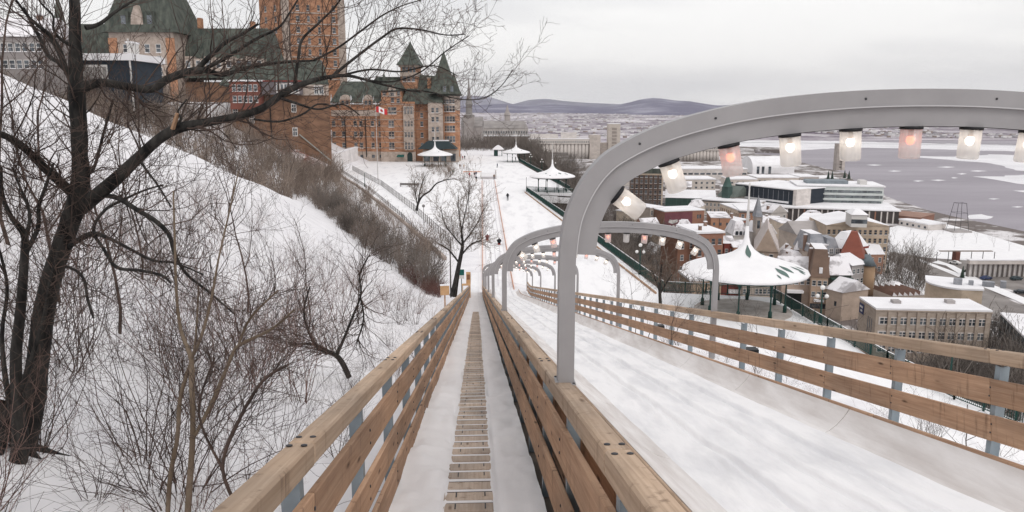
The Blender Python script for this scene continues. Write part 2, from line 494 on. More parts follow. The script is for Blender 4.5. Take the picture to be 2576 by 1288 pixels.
# ---- river
def water():
    m = bpy.data.materials.new('river_water'); m.use_nodes = True
    n, l = m.node_tree.nodes, m.node_tree.links; b = n['Principled BSDF']
    g = n.new('ShaderNodeNewGeometry'); mpn = n.new('ShaderNodeMapping'); mpn.inputs['Scale'].default_value = (0.0035, 0.012, 1)
    mpn.inputs['Rotation'].default_value = (0, 0, R(-6))
    l.new(g.outputs['Position'], mpn.inputs[0])
    z = n.new('ShaderNodeTexNoise'); z.inputs['Scale'].default_value = 1; z.inputs['Detail'].default_value = 9; z.inputs['Roughness'].default_value = 0.65
    l.new(mpn.outputs[0], z.inputs[0])
    r = n.new('ShaderNodeValToRGB'); e = r.color_ramp.elements
    e[0].position = 0.3; e[1].position = 0.68; e[0].color = (0.195, 0.172, 0.20, 1); e[1].color = (0.32, 0.29, 0.325, 1)
    q = e.new(0.74); q.color = (0.55, 0.54, 0.56, 1)
    l.new(z.outputs[0], r.inputs[0]); l.new(r.outputs[0], b.inputs['Base Color'])
    b.inputs['Roughness'].default_value = 0.5; b.inputs['Specular IOR Level'].default_value = 0.25
    bp = n.new('ShaderNodeBump'); bp.inputs['Strength'].default_value = 0.3; bp.inputs['Distance'].default_value = 0.5
    z2 = n.new('ShaderNodeTexNoise'); z2.inputs['Scale'].default_value = 0.25; z2.inputs['Detail'].default_value = 6
    l.new(g.outputs['Position'], z2.inputs[0]); l.new(z2.outputs[0], bp.inputs['Height']); l.new(bp.outputs[0], b.inputs['Normal'])
    return m
WATER = water()
mb = MB(); mb.prism([(-3000, -3000), (9000, -3000), (9000, 3400), (-3000, 3400)], ZR - 1, ZR, WATER)
tag(mb.build('river'), kind='structure')
# ---- ice sheets on the river
ICE = mat('river_ice', (0.66, 0.65, 0.67), (0.80, 0.785, 0.80), scale=0.02, rough=0.8)
def ice(pts, seed):
    rr = random.Random(seed); P = [at_z(x, y, ZR + 0.15) for x, y in pts]; o = []
    for a, b in zip(P, P[1:] + P[:1]):
        n = max(2, int((b - a).length / 12))
        for i in range(n):
            q = a.lerp(b, i / n); j = min(9, (b - a).length * 0.05)
            o.append((q.x + rr.uniform(-j, j), q.y + rr.uniform(-j, j) * 1.6))
    m = MB(); m.prism(o, ZR - 0.2, ZR + 0.12, ICE)
    tag(m.build('ice_sheet'), kind='structure')
ice([(1840, 377), (2000, 378), (2140, 371), (2250, 373), (2420, 377), (2620, 382), (2640, 366), (2300, 360), (2100, 355), (1900, 352), (1800, 352), (1820, 366)], 1)
ice([(2265, 392), (2380, 394), (2480, 389), (2700, 388), (2720, 424), (2620, 434), (2560, 428), (2520, 417), (2480, 409), (2420, 405), (2340, 398)], 2)
ice([(2450, 444), (2520, 443), (2590, 438), (2720, 442), (2740, 474), (2640, 470), (2560, 462), (2520, 455)], 3)
ice([(2548, 479), (2600, 478), (2700, 482), (2700, 496), (2620, 492)], 4)
ice([(2438, 541), (2470, 539), (2497, 545), (2480, 551), (2440, 550)], 5)
for k, (x, y, wx_) in enumerate([(2310, 455, 14), (2360, 453, 18), (2400, 447, 8), (2310, 538, 16), (2200, 415, 20), (2420, 437, 12), (2460, 430, 22), (2250, 430, 16), (2560, 520, 15), (2380, 420, 24), (2500, 500, 14)]):
    ice([(x - wx_, y), (x, y - 1.5), (x + wx_, y), (x, y + 1.8)], 20 + k)
# ---- far plain, town on it, and hills
def plain_mat():
    m = bpy.data.materials.new('far_plain'); m.use_nodes = True
    n, l = m.node_tree.nodes, m.node_tree.links; b = n['Principled BSDF']; b.inputs['Roughness'].default_value = 1
    b.inputs['Specular IOR Level'].default_value = 0
    g = n.new('ShaderNodeNewGeometry')
    def nz_(sc, det, rough=0.6):
        mpn = n.new('ShaderNodeMapping'); mpn.inputs['Scale'].default_value = sc; l.new(g.outputs['Position'], mpn.inputs[0])
        z = n.new('ShaderNodeTexNoise'); z.inputs['Scale'].default_value = 1; z.inputs['Detail'].default_value = det; z.inputs['Roughness'].default_value = rough
        l.new(mpn.outputs[0], z.inputs[0]); return z
    a = nz_((0.0017, 0.0010, 1), 8, 0.68)
    r = n.new('ShaderNodeValToRGB'); e = r.color_ramp.elements
    e[0].position = 0.42; e[1].position = 0.62
    e[0].color = (0.15, 0.125, 0.15, 1); e[1].color = (0.74, 0.70, 0.73, 1)
    q = e.new(0.5); q.color = (0.26, 0.225, 0.26, 1)
    l.new(a.outputs[0], r.inputs[0])
    c = nz_((0.015, 0.0045, 1), 6, 0.8)
    r2 = n.new('ShaderNodeValToRGB'); e = r2.color_ramp.elements
    e[0].position = 0.48; e[1].position = 0.60; e[0].color = (0, 0, 0, 1); e[1].color = (0.75, 0.75, 0.75, 1)
    l.new(c.outputs[0], r2.inputs[0])
    mxx = n.new('ShaderNodeMix'); mxx.data_type = 'RGBA'; l.new(r2.outputs[0], mxx.inputs[0])
    l.new(r.outputs[0], mxx.inputs[6]); mxx.inputs[7].default_value = (0.60, 0.57, 0.58, 1)
    l.new(mxx.outputs[2], b.inputs['Base Color'])
    return m
PLAIN = plain_mat()
fy = at_z(2200, 354, ZR).y
def plain():
    xs = np.linspace(-9000, 14000, 120)
    ys = np.concatenate([np.linspace(fy, fy + 1500, 20), np.linspace(fy + 1800, 14000, 40)])
    V = np.zeros((len(ys), len(xs), 3))
    for j, y in enumerate(ys):
        for i, x in enumerate(xs):
            k = max(0.0, (y - fy)); z = ZR + 1.5 + 3 * min(1, k / 100) + 0.0025 * min(k, 7000) + 16 * mnoise.noise(Vector((x * 0.0006, y * 0.0006, 2))) * min(1, k / 900)
            if j == 0: z = ZR - 0.6
            V[j, i] = (x, y, max(z, ZR + 1.2) if j else z)
    nx = len(xs); a = (np.arange(len(ys) - 1)[:, None] * nx + np.arange(nx - 1)[None, :])
    F = np.stack([a, a + 1, a + 1 + nx, a + nx], -1).reshape(-1, 4)
    tag(link('far_plain', quads_mesh('far_plain', V.reshape(-1, 3), F, PLAIN, True)), kind='structure')
plain()
# near left-hand plain behind the land sheet
mb = MB(); mb.prism([(-9000, 700), (shore[-1].x + 60, 700), (shore[-3].x, shore[-1].y - 60), (shore[-5].x - 60, shore[-1].y + 40), (shore[-5].x, fy + 40), (-9000, fy + 40)], ZC - 8, ZC - 0.6, PLAIN)
tag(mb.build('near_plain'), kind='structure')
# ---- hills
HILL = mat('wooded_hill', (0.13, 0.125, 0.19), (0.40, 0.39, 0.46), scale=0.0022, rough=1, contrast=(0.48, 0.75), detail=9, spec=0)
def hill_ridge(name, prof, d, depth, zb=-40):
    """prof: skyline as (px, py) seen at distance d; built as a solid rounded ridge"""
    n = 140; xs = np.linspace(prof[0][0], prof[-1][0], n)
    ys = np.interp(xs, [p[0] for p in prof], [p[1] for p in prof])
    rows = 14; V = np.zeros((rows, n, 3))
    for i in range(n):
        top = at_d(xs[i], ys[i], d)
        for j in range(rows):
            k = j / (rows - 1) * 2 - 1          # -1 front foot .. 0 crest .. 1 back foot
            hgt = (math.cos(k * math.pi) + 1) / 2
            f = top.z - zb
            wob = mnoise.noise(Vector((i * 0.13, j * 0.7, d * 0.01))) * 0.14 * f * (1 if 0 < j < rows - 1 and abs(k) > .1 else 0)
            V[j, i] = (top.x * (1 + k * depth / d * 0.9), d + k * depth, zb + f * hgt + wob * (1 - abs(k)))
    a = (np.arange(rows - 1)[:, None] * n + np.arange(n - 1)[None, :])
    F = np.stack([a, a + 1, a + 1 + n, a + n], -1).reshape(-1, 4)
    tag(link(name, quads_mesh(name, V.reshape(-1, 3), F, HILL, True)), kind='structure')
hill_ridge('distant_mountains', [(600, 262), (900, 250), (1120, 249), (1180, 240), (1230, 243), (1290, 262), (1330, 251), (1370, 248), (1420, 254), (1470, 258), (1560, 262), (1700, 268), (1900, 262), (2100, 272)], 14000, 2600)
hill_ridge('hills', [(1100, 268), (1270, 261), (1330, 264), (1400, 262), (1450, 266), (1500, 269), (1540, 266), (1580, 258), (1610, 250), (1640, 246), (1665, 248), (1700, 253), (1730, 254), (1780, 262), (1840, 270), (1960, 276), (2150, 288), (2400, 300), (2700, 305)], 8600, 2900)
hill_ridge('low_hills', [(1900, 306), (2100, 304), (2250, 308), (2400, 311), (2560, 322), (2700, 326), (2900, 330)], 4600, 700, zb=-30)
# ---- a town of small houses scattered on the plain: nobody could count it
def far_town():
    V = []; F = []; mi = []
    rr = random.Random(5); k = 0
    for n in range(5200):
        d = 1650 + 6500 * rr.random() ** 1.7
        x = rr.uniform(-0.35, 0.75) * d
        if mnoise.noise(Vector((x * 0.002, d * 0.002, 9))) < -0.12: continue
        s = rr.uniform(5, 10) * (1 + d / 9000); h = rr.uniform(2.5, 5)
        if rr.random() < 0.04: s *= 2.2; h *= 1.3
        kk = max(0, d - fy); z = ZR + 4.5 + 0.0025 * min(kk, 7000) + 16 * mnoise.noise(Vector((x * 0.0006, d * 0.0006, 2))) * min(1, kk / 900)
        z = max(z, ZR + 1.2) - 1
        if d < fy + 60: continue
        a = rr.uniform(0, 3); c, s_ = math.cos(a), math.sin(a)
        b = len(V)
        for zz in (z, z + h):
            for i, j in ((-1, -1), (1, -1), (1, 1), (-1, 1)):
                V.append((x + (i * c - j * s_ * .7) * s / 2, d + (i * s_ + j * c * .7) * s / 2, zz))
        for f in ((4, 5, 6, 7), (0, 1, 5, 4), (1, 2, 6, 5), (2, 3, 7, 6), (3, 0, 4, 7)): F.append([q + b for q in f])
        w_ = rr.choice((1, 1, 2, 3)); mi += [0, w_, w_, w_, w_]
    me = quads_mesh('far_town', np.array(V), np.array(F), None, False,
        [mat('far_roof_snow', (0.78, 0.76, 0.78)), mat('far_wall_white', (0.62, 0.60, 0.60)), mat('far_wall_brown', (0.25, 0.2, 0.18)), mat('far_wall_grey', (0.36, 0.34, 0.35))], np.array(mi))
    tag(link('far_town', me), kind='stuff')
far_town()
# ================================================================== SLIDE STRUCTURE
SEND = 90.5
def sweep_strip(name, prof, s0, s1, m, step=0.5, noisef=None, parent=None, smooth=True, kind=None, closed=False):
    """prof: list of (x, h) cross-section points"""
    ss = []
    s = s0
    while s < s1:
        ss.append(s); s += step if s > 14 else step * 0.4
    ss.append(s1)
    V = []
    for s in ss:
        p, rt, dr, up = sframe(s)
        for x, h in prof:
            q = noisef(x, s) if noisef else 0
            V.append(tuple(p + rt * x + up * (h + q)))
    n = len(prof); F = []
    for j in range(len(ss) - 1):
        for i in range(n if closed else n - 1):
            a = j * n + i; b = j * n + (i + 1) % n
            F.append((a, b, b + n, a + n))
    if closed:
        F.append(tuple(reversed(range(n)))); F.append(tuple((len(ss) - 1) * n + i for i in range(n)))
    me = bpy.data.meshes.new(name); me.from_pydata(V, [], F); me.materials.append(m)
    if smooth: me.polygons.foreach_set('use_smooth', [True] * len(F))
    o = link(name, me, parent)
    if kind: o['kind'] = kind
    return o
def ns(x, s, a, sx=1.0, ss=1.0, seed=0.0): return mnoise.noise(Vector((x * sx, s * ss, seed))) * a
# deck under everything
slide = empty('sled_slide', (0, 0, 0), 0, 'long timber sled slide with curved ply sides running down to the terrace', 'slide')
DECK = mat('dark_deck', (0.10, 0.085, 0.075), (0.17, 0.14, 0.12), scale=2, rough=0.9)
sweep_strip('deck', [(-0.98, -0.05), (5.98, -0.05), (5.98, -0.30), (-0.98, -0.30)], -2.5, SEND, DECK, 2.0, parent=slide, smooth=False, closed=True)
# left curved ply wall and right curved ply wall, in sheets
PL = [(1.56, 0.360), (1.62, 0.335), (1.72, 0.270), (1.84, 0.180), (1.98, 0.100), (2.12, 0.055), (2.26, 0.025), (2.42, 0.0)]
PR = [(4.24, 0.01), (4.40, 0.025), (4.52, 0.065), (4.62, 0.135), (4.70, 0.215), (4.76, 0.285), (4.80, 0.345)]
def ply_run(prof, L, off):
    s = -2.4 + off
    while s < SEND - 1:
        a, b = s + 0.010, min(SEND, s + L - 0.010)
        o = sweep_strip('ply_panel', prof + [(x, h - 0.03) for x, h in reversed(prof)], a, b, PLY, 1.2, parent=slide, closed=True, smooth=False)
        s += L
ply_run(PL, 3.66, 0.0); ply_run(PR, 3.66, 1.3)
# brown edge board on top of the right wall, raised board along the left wall
s = -2.4
while s < SEND - 1:
    e = min(SEND, s + 3.9)
    piece('edge_board', 4.820, s + 0.01, e - 0.01, 0.322, 0.045, 0.10, WOOD_PLK, slide)
    piece('edge_board', 1.54, s + 0.01, e - 0.01, 0.305, 0.03, 0.12, WOOD_TOP, slide)
    s = e
# lane snow with sled ruts
def lane_n(x, s):
    v = ns(x, s, 0.034, 1.6, 0.6) + ns(x, s, 0.024, 4.5, 1.3, 3) + ns(x, s, 0.012, 12, 4, 8)
    for rx in (2.80, 3.42, 3.98):
        d = (x - rx - 0.04 * math.sin(s * 0.15 + rx)) / 0.045
        v += -0.055 * math.exp(-d * d) + 0.022 * math.exp(-((abs(d) - 2) ** 2))
    v *= min(1, max(.12, min(x - 2.2, 4.5 - x) / 0.30))
    if x < 2.42: v += 0.012 * max(0, mnoise.noise(Vector((s * 0.5, x * 3, 1.0))))
    if x > 4.25: v += 0.018 * max(0, mnoise.noise(Vector((s * 0.35, x * 2, 5.0))) + 0.1)
    return v
lx = list(np.arange(2.10, 4.62, 0.035))
LANE = mat('packed_lane_snow', (0.73, 0.725, 0.74), (0.87, 0.86, 0.865), scale=1.6, rough=0.55, stretch=(1.6, 0.25, 1), bump=0.5, bscale=7, contrast=(0.36, 0.56), detail=8, bdist=0.03)
sweep_strip('lane_snow', [(float(x), 0.047) for x in lx], -2.4, SEND + 3, LANE, 0.30, lane_n, kind='structure')
# snow lying between the middle railing and the left ply wall and behind the right wall
sweep_strip('snow_ridge', [(0.80, 0.34), (0.95, 0.40), (1.15, 0.43), (1.30, 0.40), (1.51, 0.30)], -2.4, SEND, SNOW, 0.6, lambda x, s: ns(x, s, 0.03, 4, 1.5), kind='structure')
sweep_strip('snow_ridge', [(4.85, 0.20), (5.1, 0.15), (5.3, 0.12), (5.5, 0.05), (5.75, 0.02), (5.98, -0.04)], -2.4, SEND, SNOW, 0.6, lambda x, s: ns(x, s, 0.04, 4, 1.5), kind='structure')
# walkway snow with a trodden groove over the slatted track
def walk_n(x, s):
    t = min(abs(x + 0.58), 0.0)
    inn = -0.335 < x < 0.155
    if inn:
        v = -0.056 + ns(x, s, 0.022, 3.0, 2.3, 2) + ns(x, s, 0.018, 11, 9, 2) + 0.062 * max(0, 1 - min(x + 0.335, 0.155 - x) / 0.07) + 0
        if s > 30: v += 0.03 * min(1, (s - 30) / 18)
        return v
    e = min(abs(x + 0.335), abs(x - 0.155))
    v = ns(x, s, 0.060, 2.0, 1.0, 6) + ns(x, s, 0.030, 5, 3, 7) + ns(x, s, 0.012, 14, 9, 9)
    if x < -0.3: v += 0.03 * (1 if (s * 0.37) % 1 < 0.5 else 0)
    return v - 0.030 * max(0, 1 - e / 0.10)
wx = [float(v) for v in np.arange(-0.84, 0.60, 0.035)]
sweep_strip('walkway_snow', [(x, 0.03) for x in wx], -2.4, SEND + 12, SNOW, 0.22, walk_n, kind='structure')
# slatted track in the walkway
track = empty('slatted_track', tuple(SP(-0.09, 2, 0)), 0, 'narrow slatted wooden track running down the middle of the snowy walkway', 'track')
SLAT = wood('slat_timber', (0.47, 0.375, 0.30), (0.64, 0.545, 0.46), (0.20, 0.14, 0.10))
s = 1.6; k = 0
while s < 48:
    o = piece('slat', -0.09 + rnd.uniform(-.008, .008), s + 0.035, s + 0.285, 0.004 + rnd.uniform(-.004, .004), 0.445 + rnd.choice((0, .01, .02)), 0.024, SLAT, track, bev=0.004)
    if k % 3 != 1 and s < 34:
        for xx in (-0.215, 0.058):
            piece('slot', xx, s + 0.10 + rnd.uniform(0, .05), s + 0.275, 0.0175, 0.012, 0.004, BLACK, track, bev=0)
    piece('gap_shade', -0.09, s + 0.288, s + 0.300, 0.004, 0.44, 0.020, BLACK, track, bev=0)  # thin black bar, the shadow line at the slat edge put in as colour
    g0 = MB(); a_, b_, c_, d_ = [SP(xx, ss, 0.002 + rnd.uniform(0, .008)) - Vector(track.location) for xx, ss in ((-0.30, s + .302), (0.12, s + .302), (0.12, s + .412), (-0.30, s + .412))]
    g0.add([a_, b_, c_, d_] + [q - Vector((0, 0, .012)) for q in (a_, b_, c_, d_)], [(0, 1, 2, 3), (0, 4, 5, 1), (1, 5, 6, 2), (2, 6, 7, 3), (3, 7, 4, 0)], SNOW); g0.build('snow_fill', track)
    s += 0.38; k += 1
piece('base_board', -0.09, 1.5, 48, -0.016, 0.41, 0.012, DECK, track, bev=0)
piece('crossbar', -0.25, -1.5, 48, -0.035, 0.05, 0.04, DECK, track, bev=0); piece('crossbar', 0.08, -1.5, 48, -0.035, 0.05, 0.04, DECK, track, bev=0)

# ------------------------------------------------------------------ railings
BOLT = mat('bolt_steel', (0.05, 0.05, 0.055), rough=0.5)
def bolt_mesh():
    b = MB(); b.lathe([(0.016, 0), (0.016, 0.006), (0.006, 0.009)], BOLT, 8); return b.mesh('bolt')
BM_ = bolt_mesh()
def railing(label, xin, side, beam, planks, joints0, blen, post0, pstep, skip=(), back=None, send=SEND, postw=0.09):
    """side -1: planks face right (left railing), +1: planks face left. xin = inner face"""
    t = empty('wooden_railing', tuple(SP(xin, 0, 0)), 0, label, 'railing', 'timber and steel railings of the slide')
    s = joints0
    while s > -2.4: s -= blen
    k = 0
    while s < send - 0.5:
        e = min(send, s + blen); a = max(s, -2.4)
        piece('handrail', xin + side * 0.065, a + 0.004, e - 0.004, (beam[0] + beam[1]) / 2 + rnd.uniform(-.003, .003), 0.13, beam[1] - beam[0], WOOD_TOP, t, bev=0.012)
        for (h0, h1) in planks:
            piece('plank', xin + side * 0.022, a + 0.003, e - 0.003, (h0 + h1) / 2 + rnd.uniform(-.004, .004), 0.042, h1 - h0, WOOD_PLK, t, bev=0.005)
        if back:
            piece('back_board', back[0], a, e, (back[1] + back[2]) / 2, 0.03, back[2] - back[1], WOOD_PLK, t, bev=0)
        if s < 26:
            for dx_b in (0.03, 0.10):
                for ds_ in (0.10, -0.10):
                    p, rt, dr, up = sframe(e + ds_)
                    q = SP(xin + side * dx_b, e + ds_, beam[1] + 0.001) - Vector(t.location)
                    o = link('bolt', BM_, t, q); o.rotation_euler = (-SLOPE, 0, YAW)
        s = e; k += 1
    s = post0
    while s > -2: s -= pstep
    s += pstep
    while s < send:
        if not any(abs(s - q) < 0.3 for q in skip):
            L = beam[0] + 0.12
            p = SP(xin + side * (0.045 + postw / 2), s, (beam[0] - 0.12) / 2)
            b = MB(); g = MB()
            # square post kept upright, follows the deck
            zt = SP(xin, s, beam[0]).z; zb = SP(xin, s, -0.30).z
            o = link('post', post_mesh(round(zt - zb, 2), postw), t, Vector((p.x, p.y, (zt + zb) / 2)) - Vector(t.location), (0, 0, YAW))
            if s < 24:
                for (h0, h1) in planks:
                    q = SP(xin - side * 0.0005, s, (h0 + h1) / 2) - Vector(t.location)
                    for dz in (-0.05, 0.05):
                        ob = link('bolt', BM_, t, q + Vector((0, 0, dz)), (0, R(90 if side < 0 else -90), YAW), (0.7, 0.7, 0.7))
        s += pstep
    return t
_pm = {}
def post_mesh(L, wd):
    if (L, wd) in _pm: return _pm[(L, wd)]
    b = MB(); hw = wd / 2
    # open steel channel: web + two flanges
    b.box(-hw, hw, -0.004, 0.004, -L / 2, L / 2, STEEL_D)
    b.box(-hw, -hw + 0.012, 0.004, 0.08, -L / 2, L / 2, STEEL_D)
    b.box(hw - 0.012, hw, 0.004, 0.08, -L / 2, L / 2, STEEL_D)
    b.box(-hw, hw, -0.05, -0.004, -L / 2, -L / 2 + 0.02, STEEL_D)
    _pm[(L, wd)] = b.mesh('post'); return _pm[(L, wd)]
railing('left timber railing of the snowy walkway beside the bare hillside', -0.80, -1, (1.17, 1.29), [(0.80, 1.04), (0.39, 0.63), (0.02, 0.26)], 3.86, 3.9, 3.86, 1.95)
railing('middle timber railing between the walkway and the sled lane, carrying the arches', 0.575, 1, (1.16, 1.29), [(0.75, 1.03), (0.28, 0.57)], 3.55, 3.9, 3.55, 1.95, back=(0.755, 0.30, 0.98))
railing('outer timber railing on the right of the sled lane facing the town', 5.80, 1, (1.056, 1.21), [(0.596, 0.885), (0.183, 0.47)], 8.58, 4.22, 8.58, 2.11, skip=(19.13,), postw=0.11)

# ------------------------------------------------------------------ arches with lanterns
def jar_mat():
    m = bpy.data.materials.new('frosted_jar'); m.use_nodes = True
    n, l = m.node_tree.nodes, m.node_tree.links; n.clear()
    o = n.new('ShaderNodeOutputMaterial'); tr = n.new('ShaderNodeBsdfTransparent'); tl = n.new('ShaderNodeBsdfTranslucent'); df = n.new('ShaderNodeBsdfDiffuse'); gl = n.new('ShaderNodeBsdfGlossy')
    tl.inputs[0].default_value = (0.74, 0.72, 0.70, 1); df.inputs[0].default_value = (0.74, 0.72, 0.71, 1); gl.inputs['Roughness'].default_value = 0.2
    a = n.new('ShaderNodeMixShader'); a.inputs[0].default_value = 0.5; l.new(tl.outputs[0], a.inputs[1]); l.new(df.outputs[0], a.inputs[2])
    c = n.new('ShaderNodeMixShader'); c.inputs[0].default_value = 0.06; l.new(a.outputs[0], c.inputs[1]); l.new(gl.outputs[0], c.inputs[2])
    g = n.new('ShaderNodeTexCoord'); mpn = n.new('ShaderNodeMapping'); mpn.inputs['Scale'].default_value = (28, 28, 1)
    nzz = n.new('ShaderNodeTexNoise'); nzz.inputs['Scale'].default_value = 1; l.new(g.outputs['Object'], mpn.inputs[0]); l.new(mpn.outputs[0], nzz.inputs[0])
    mr = n.new('ShaderNodeMapRange'); mr.inputs['To Min'].default_value = 0.50; mr.inputs['To Max'].default_value = 0.80; l.new(nzz.outputs[0], mr.inputs[0])
    b = n.new('ShaderNodeMixShader'); l.new(mr.outputs[0], b.inputs[0]); l.new(tr.outputs[0], b.inputs[1]); l.new(c.outputs[0], b.inputs[2])
    l.new(b.outputs[0], o.inputs[0]); return m
def emis(name, c, st):
    m = bpy.data.materials.new(name); m.use_nodes = True
    b = m.node_tree.nodes['Principled BSDF']; b.inputs['Base Color'].default_value = (*c, 1)
    b.inputs['Emission Color'].default_value = (*c, 1); b.inputs['Emission Strength'].default_value = st; return m
JAR = jar_mat(); BW = emis('bulb_warm_white', (1.0, 0.88, 0.74), 6.0); BR = emis('bulb_red', (1.0, 0.20, 0.10), 3.2)
BO = mat('bulb_unlit', (0.6, 0.55, 0.5), rough=0.3)
def jar_mesh():
    b = MB(); k = 20
    b.lathe([(0.060, -0.235), (0.071, -0.228), (0.0735, -0.215), (0.0735, -0.02)], JAR, k)
    me = b.mesh('lantern_jar'); return me
def cap_mesh():
    b = MB(); b.lathe([(0.080, -0.022), (0.080, 0.0)], BLACK, 20); b.box(-0.012, 0.012, -0.012, 0.012, 0, 0.05, BLACK); return b.mesh('lantern_cap')
def bulb_mesh(m, nm):
    b = MB(); b.ball((0, 0, -0.100), 0.031, m, 12, 1.15); b.lathe([(0.018, -0.075), (0.018, -0.022)], mat('brass_socket', (0.35, 0.2, 0.12), rough=0.4), 10); return b.mesh(nm)
JM, CM, BWM, BRM, BOM = jar_mesh(), cap_mesh(), bulb_mesh(BW, 'bulb_white'), bulb_mesh(BR, 'bulb_red'), bulb_mesh(BO, 'bulb_unlit')
SPAN = 5.21
half = [(-.055, 0), (-.055, .5), (-.055, .93), (-.030, 1.20), (.02, 1.37), (.10, 1.53), (.20, 1.66), (.33, 1.765), (.60, 1.90), (.95, 2.01), (1.4, 2.10), (2.0, 2.16), (2.605, 2.178)]
prof = half + [(SPAN - x, z) for x, z in reversed(half[:-1])]
prof[-1] = (SPAN + .055, -1.30)
def smooth_poly(p, n=6):
    o = []
    P = [p[0]] + p + [p[-1]]
    for i in range(1, len(P) - 2):
        p0, p1, p2, p3 = [np.array(q, float) for q in P[i - 1:i + 3]]
        for k in range(n):
            t = k / n
            o.append(tuple(0.5 * ((2 * p1) + (-p0 + p2) * t + (2 * p0 - 5 * p1 + 4 * p2 - p3) * t * t + (-p0 + 3 * p1 - 3 * p2 + p3) * t ** 3)))
    o.append(p[-1]); return o
PO = smooth_poly(prof, 5)
def normals(P):
    N = []
    for i in range(len(P)):
        a = P[max(0, i - 1)]; b = P[min(len(P) - 1, i + 1)]
        tx, tz = b[0] - a[0], b[1] - a[1]; L = math.hypot(tx, tz); N.append((tz / L, -tx / L))
    return N
PN = normals(PO)
def band(o0, o1, y0, y1, m, cond, nm):
    idx = [i for i in range(len(PO)) if cond(i)]
    V = []; F = []
    for i in idx:
        (x, z), (nx_, nz_) = PO[i], PN[i]
        for o_, y in ((o0, y0), (o1, y0), (o1, y1), (o0, y1)): V.append((x + nx_ * o_, y, z + nz_ * o_))
    n = len(idx)
    for j in range(n - 1):
        for i in range(4): F.append((j * 4 + i, j * 4 + (i + 1) % 4, j * 4 + 4 + (i + 1) % 4, j * 4 + 4 + i))
    F.append((0, 3, 2, 1)); F.append(tuple((n - 1) * 4 + i for i in range(4)))
    me = bpy.data.meshes.new(nm); me.from_pydata(V, [], F); me.materials.append(m); return me
main_me = band(0, 0.118, -0.065, 0.065, STEEL, lambda i: True, 'arch_tube')
inner_me = band(0.120, 0.265, -0.035, 0.055, STEEL, lambda i: PO[i][1] > 0.97, 'arch_inner_band')
lip_me = band(0.116, 0.124, -0.069, -0.03, mat('pale_edge', (0.50, 0.49, 0.50), rough=0.5), lambda i: PO[i][1] > 0.97, 'arch_seam')  # paler grey strip along the seam between tube and inner band
# lamp sites along the inner edge
inner = [(PO[i][0] + PN[i][0] * 0.265, PO[i][1] + PN[i][1] * 0.265, math.atan2(-PN[i][0], -PN[i][1])) for i in range(len(PO)) if PO[i][1] > 1.2]
acc = [0]
for a, b in zip(inner, inner[1:]): acc.append(acc[-1] + math.hypot(b[0] - a[0], b[1] - a[1]))
def site(d):
    d += acc[-1] / 2
    for i in range(len(acc) - 1):
        if acc[i] <= d <= acc[i + 1]:
            t = (d - acc[i]) / (acc[i + 1] - acc[i] + 1e-9)
            return [inner[i][k] + (inner[i + 1][k] - inner[i][k]) * t for k in range(3)]
CAB = tubes_mesh('cable', [(np.array([(x, -0.012, z) for x, z, a in inner]) + 0.0, np.full(len(inner), 0.006))], BLACK, 5)
arch_lbl = ['nearest grey steel arch over the sled lane with the largest lanterns hanging under it',
            'second grey arch down the slide, its right leg standing before the kiosk by the railing',
            'third grey arch down the slide, framed inside the second arch',
            'fourth grey lantern arch down the slide, its right leg hidden by the nearest arch post',
            'fifth grey lantern arch down the slide, with four more arches nearer the top',
            'sixth grey lantern arch down the slide, two arches before the lowest one',
            'seventh grey lantern arch, next to last at the foot of the slide',
            'lowest and smallest grey lantern arch where the slide meets the terrace']
for k in range(8):
    s = 5.9 + 13.1 * k
    if k == 7: s = 91.5
    if k == 6: s = 82.0
    loc = SP(0.66, s, 1.292)
    ar = empty('lantern_arch', tuple(loc), SB(s)[2], arch_lbl[k], 'arch', 'lantern arches along the slide')
    tube = link('arch_tube', main_me, ar); link('inner_band', inner_me, ar); link('seam', lip_me, ar)
    b = MB(); b.box(-0.075, 0.075, -0.095, 0.085, 0.001, 0.011, STEEL); b.build('base_plate', ar)
    if k < 3:
        for bx_ in (-0.062, 0.060):
            for by_ in (-0.083, 0.074): link('bolt', BM_, ar, (bx_, by_, 0.011), (0, 0, 0), (.7, .7, .8))
        for q_ in (38, 46, 56, 64, 74, 82):
            if q_ < len(PO): link('bolt', BM_, ar, (PO[q_][0] + PN[q_][0] * .06, -0.066, PO[q_][1] + PN[q_][1] * .06), (R(90), 0, 0), (.55, .55, .7))
        lk = link('cable', CAB, ar)
    for j in range(-5, 6):
        x, z, ang = site(j * 0.452 - 0.09)
        L = link('lantern', JM, ar, (x, 0.0, z), (0, ang, 0))
        link('cap', CM, L)
        red = (j % 3 == 0) if k != 1 else j in (-3, 0, 2)
        off = (k == 1 and j == 1)
        link('bulb', BRM if red else (BOM if off else BWM), L)
# ================================================================== BUILDINGS
def wallmat(hexc, var=0.14, scale=0.25):
    c = lin(hexc); lu = .3 * c[0] + .59 * c[1] + .11 * c[2]; c = tuple(v * .74 + lu * .26 for v in c); nm = 'wall_' + (hexc.lstrip('#') if isinstance(hexc, str) else '%02x%02x%02x' % tuple(int(v * 255) for v in c))
    d = tuple(v * (1 - var) for v in c); e = tuple(min(1, v * (1 + var)) for v in c)
    return mat(nm, d, e, scale=scale, rough=0.9, stretch=(1, 1, 1.6))
ROOFSNOW = mat('roof_snow', (0.76, 0.745, 0.76), (0.86, 0.85, 0.865), scale=0.12, rough=0.85)
PATCHY = mat('patchy_roof_snow', (0.42, 0.40, 0.41), (0.82, 0.80, 0.82), scale=0.22, rough=0.9, contrast=(0.40, 0.52))
SLATE = mat('slate_roof', (0.22, 0.23, 0.255), (0.34, 0.345, 0.37), scale=0.5, rough=0.7)
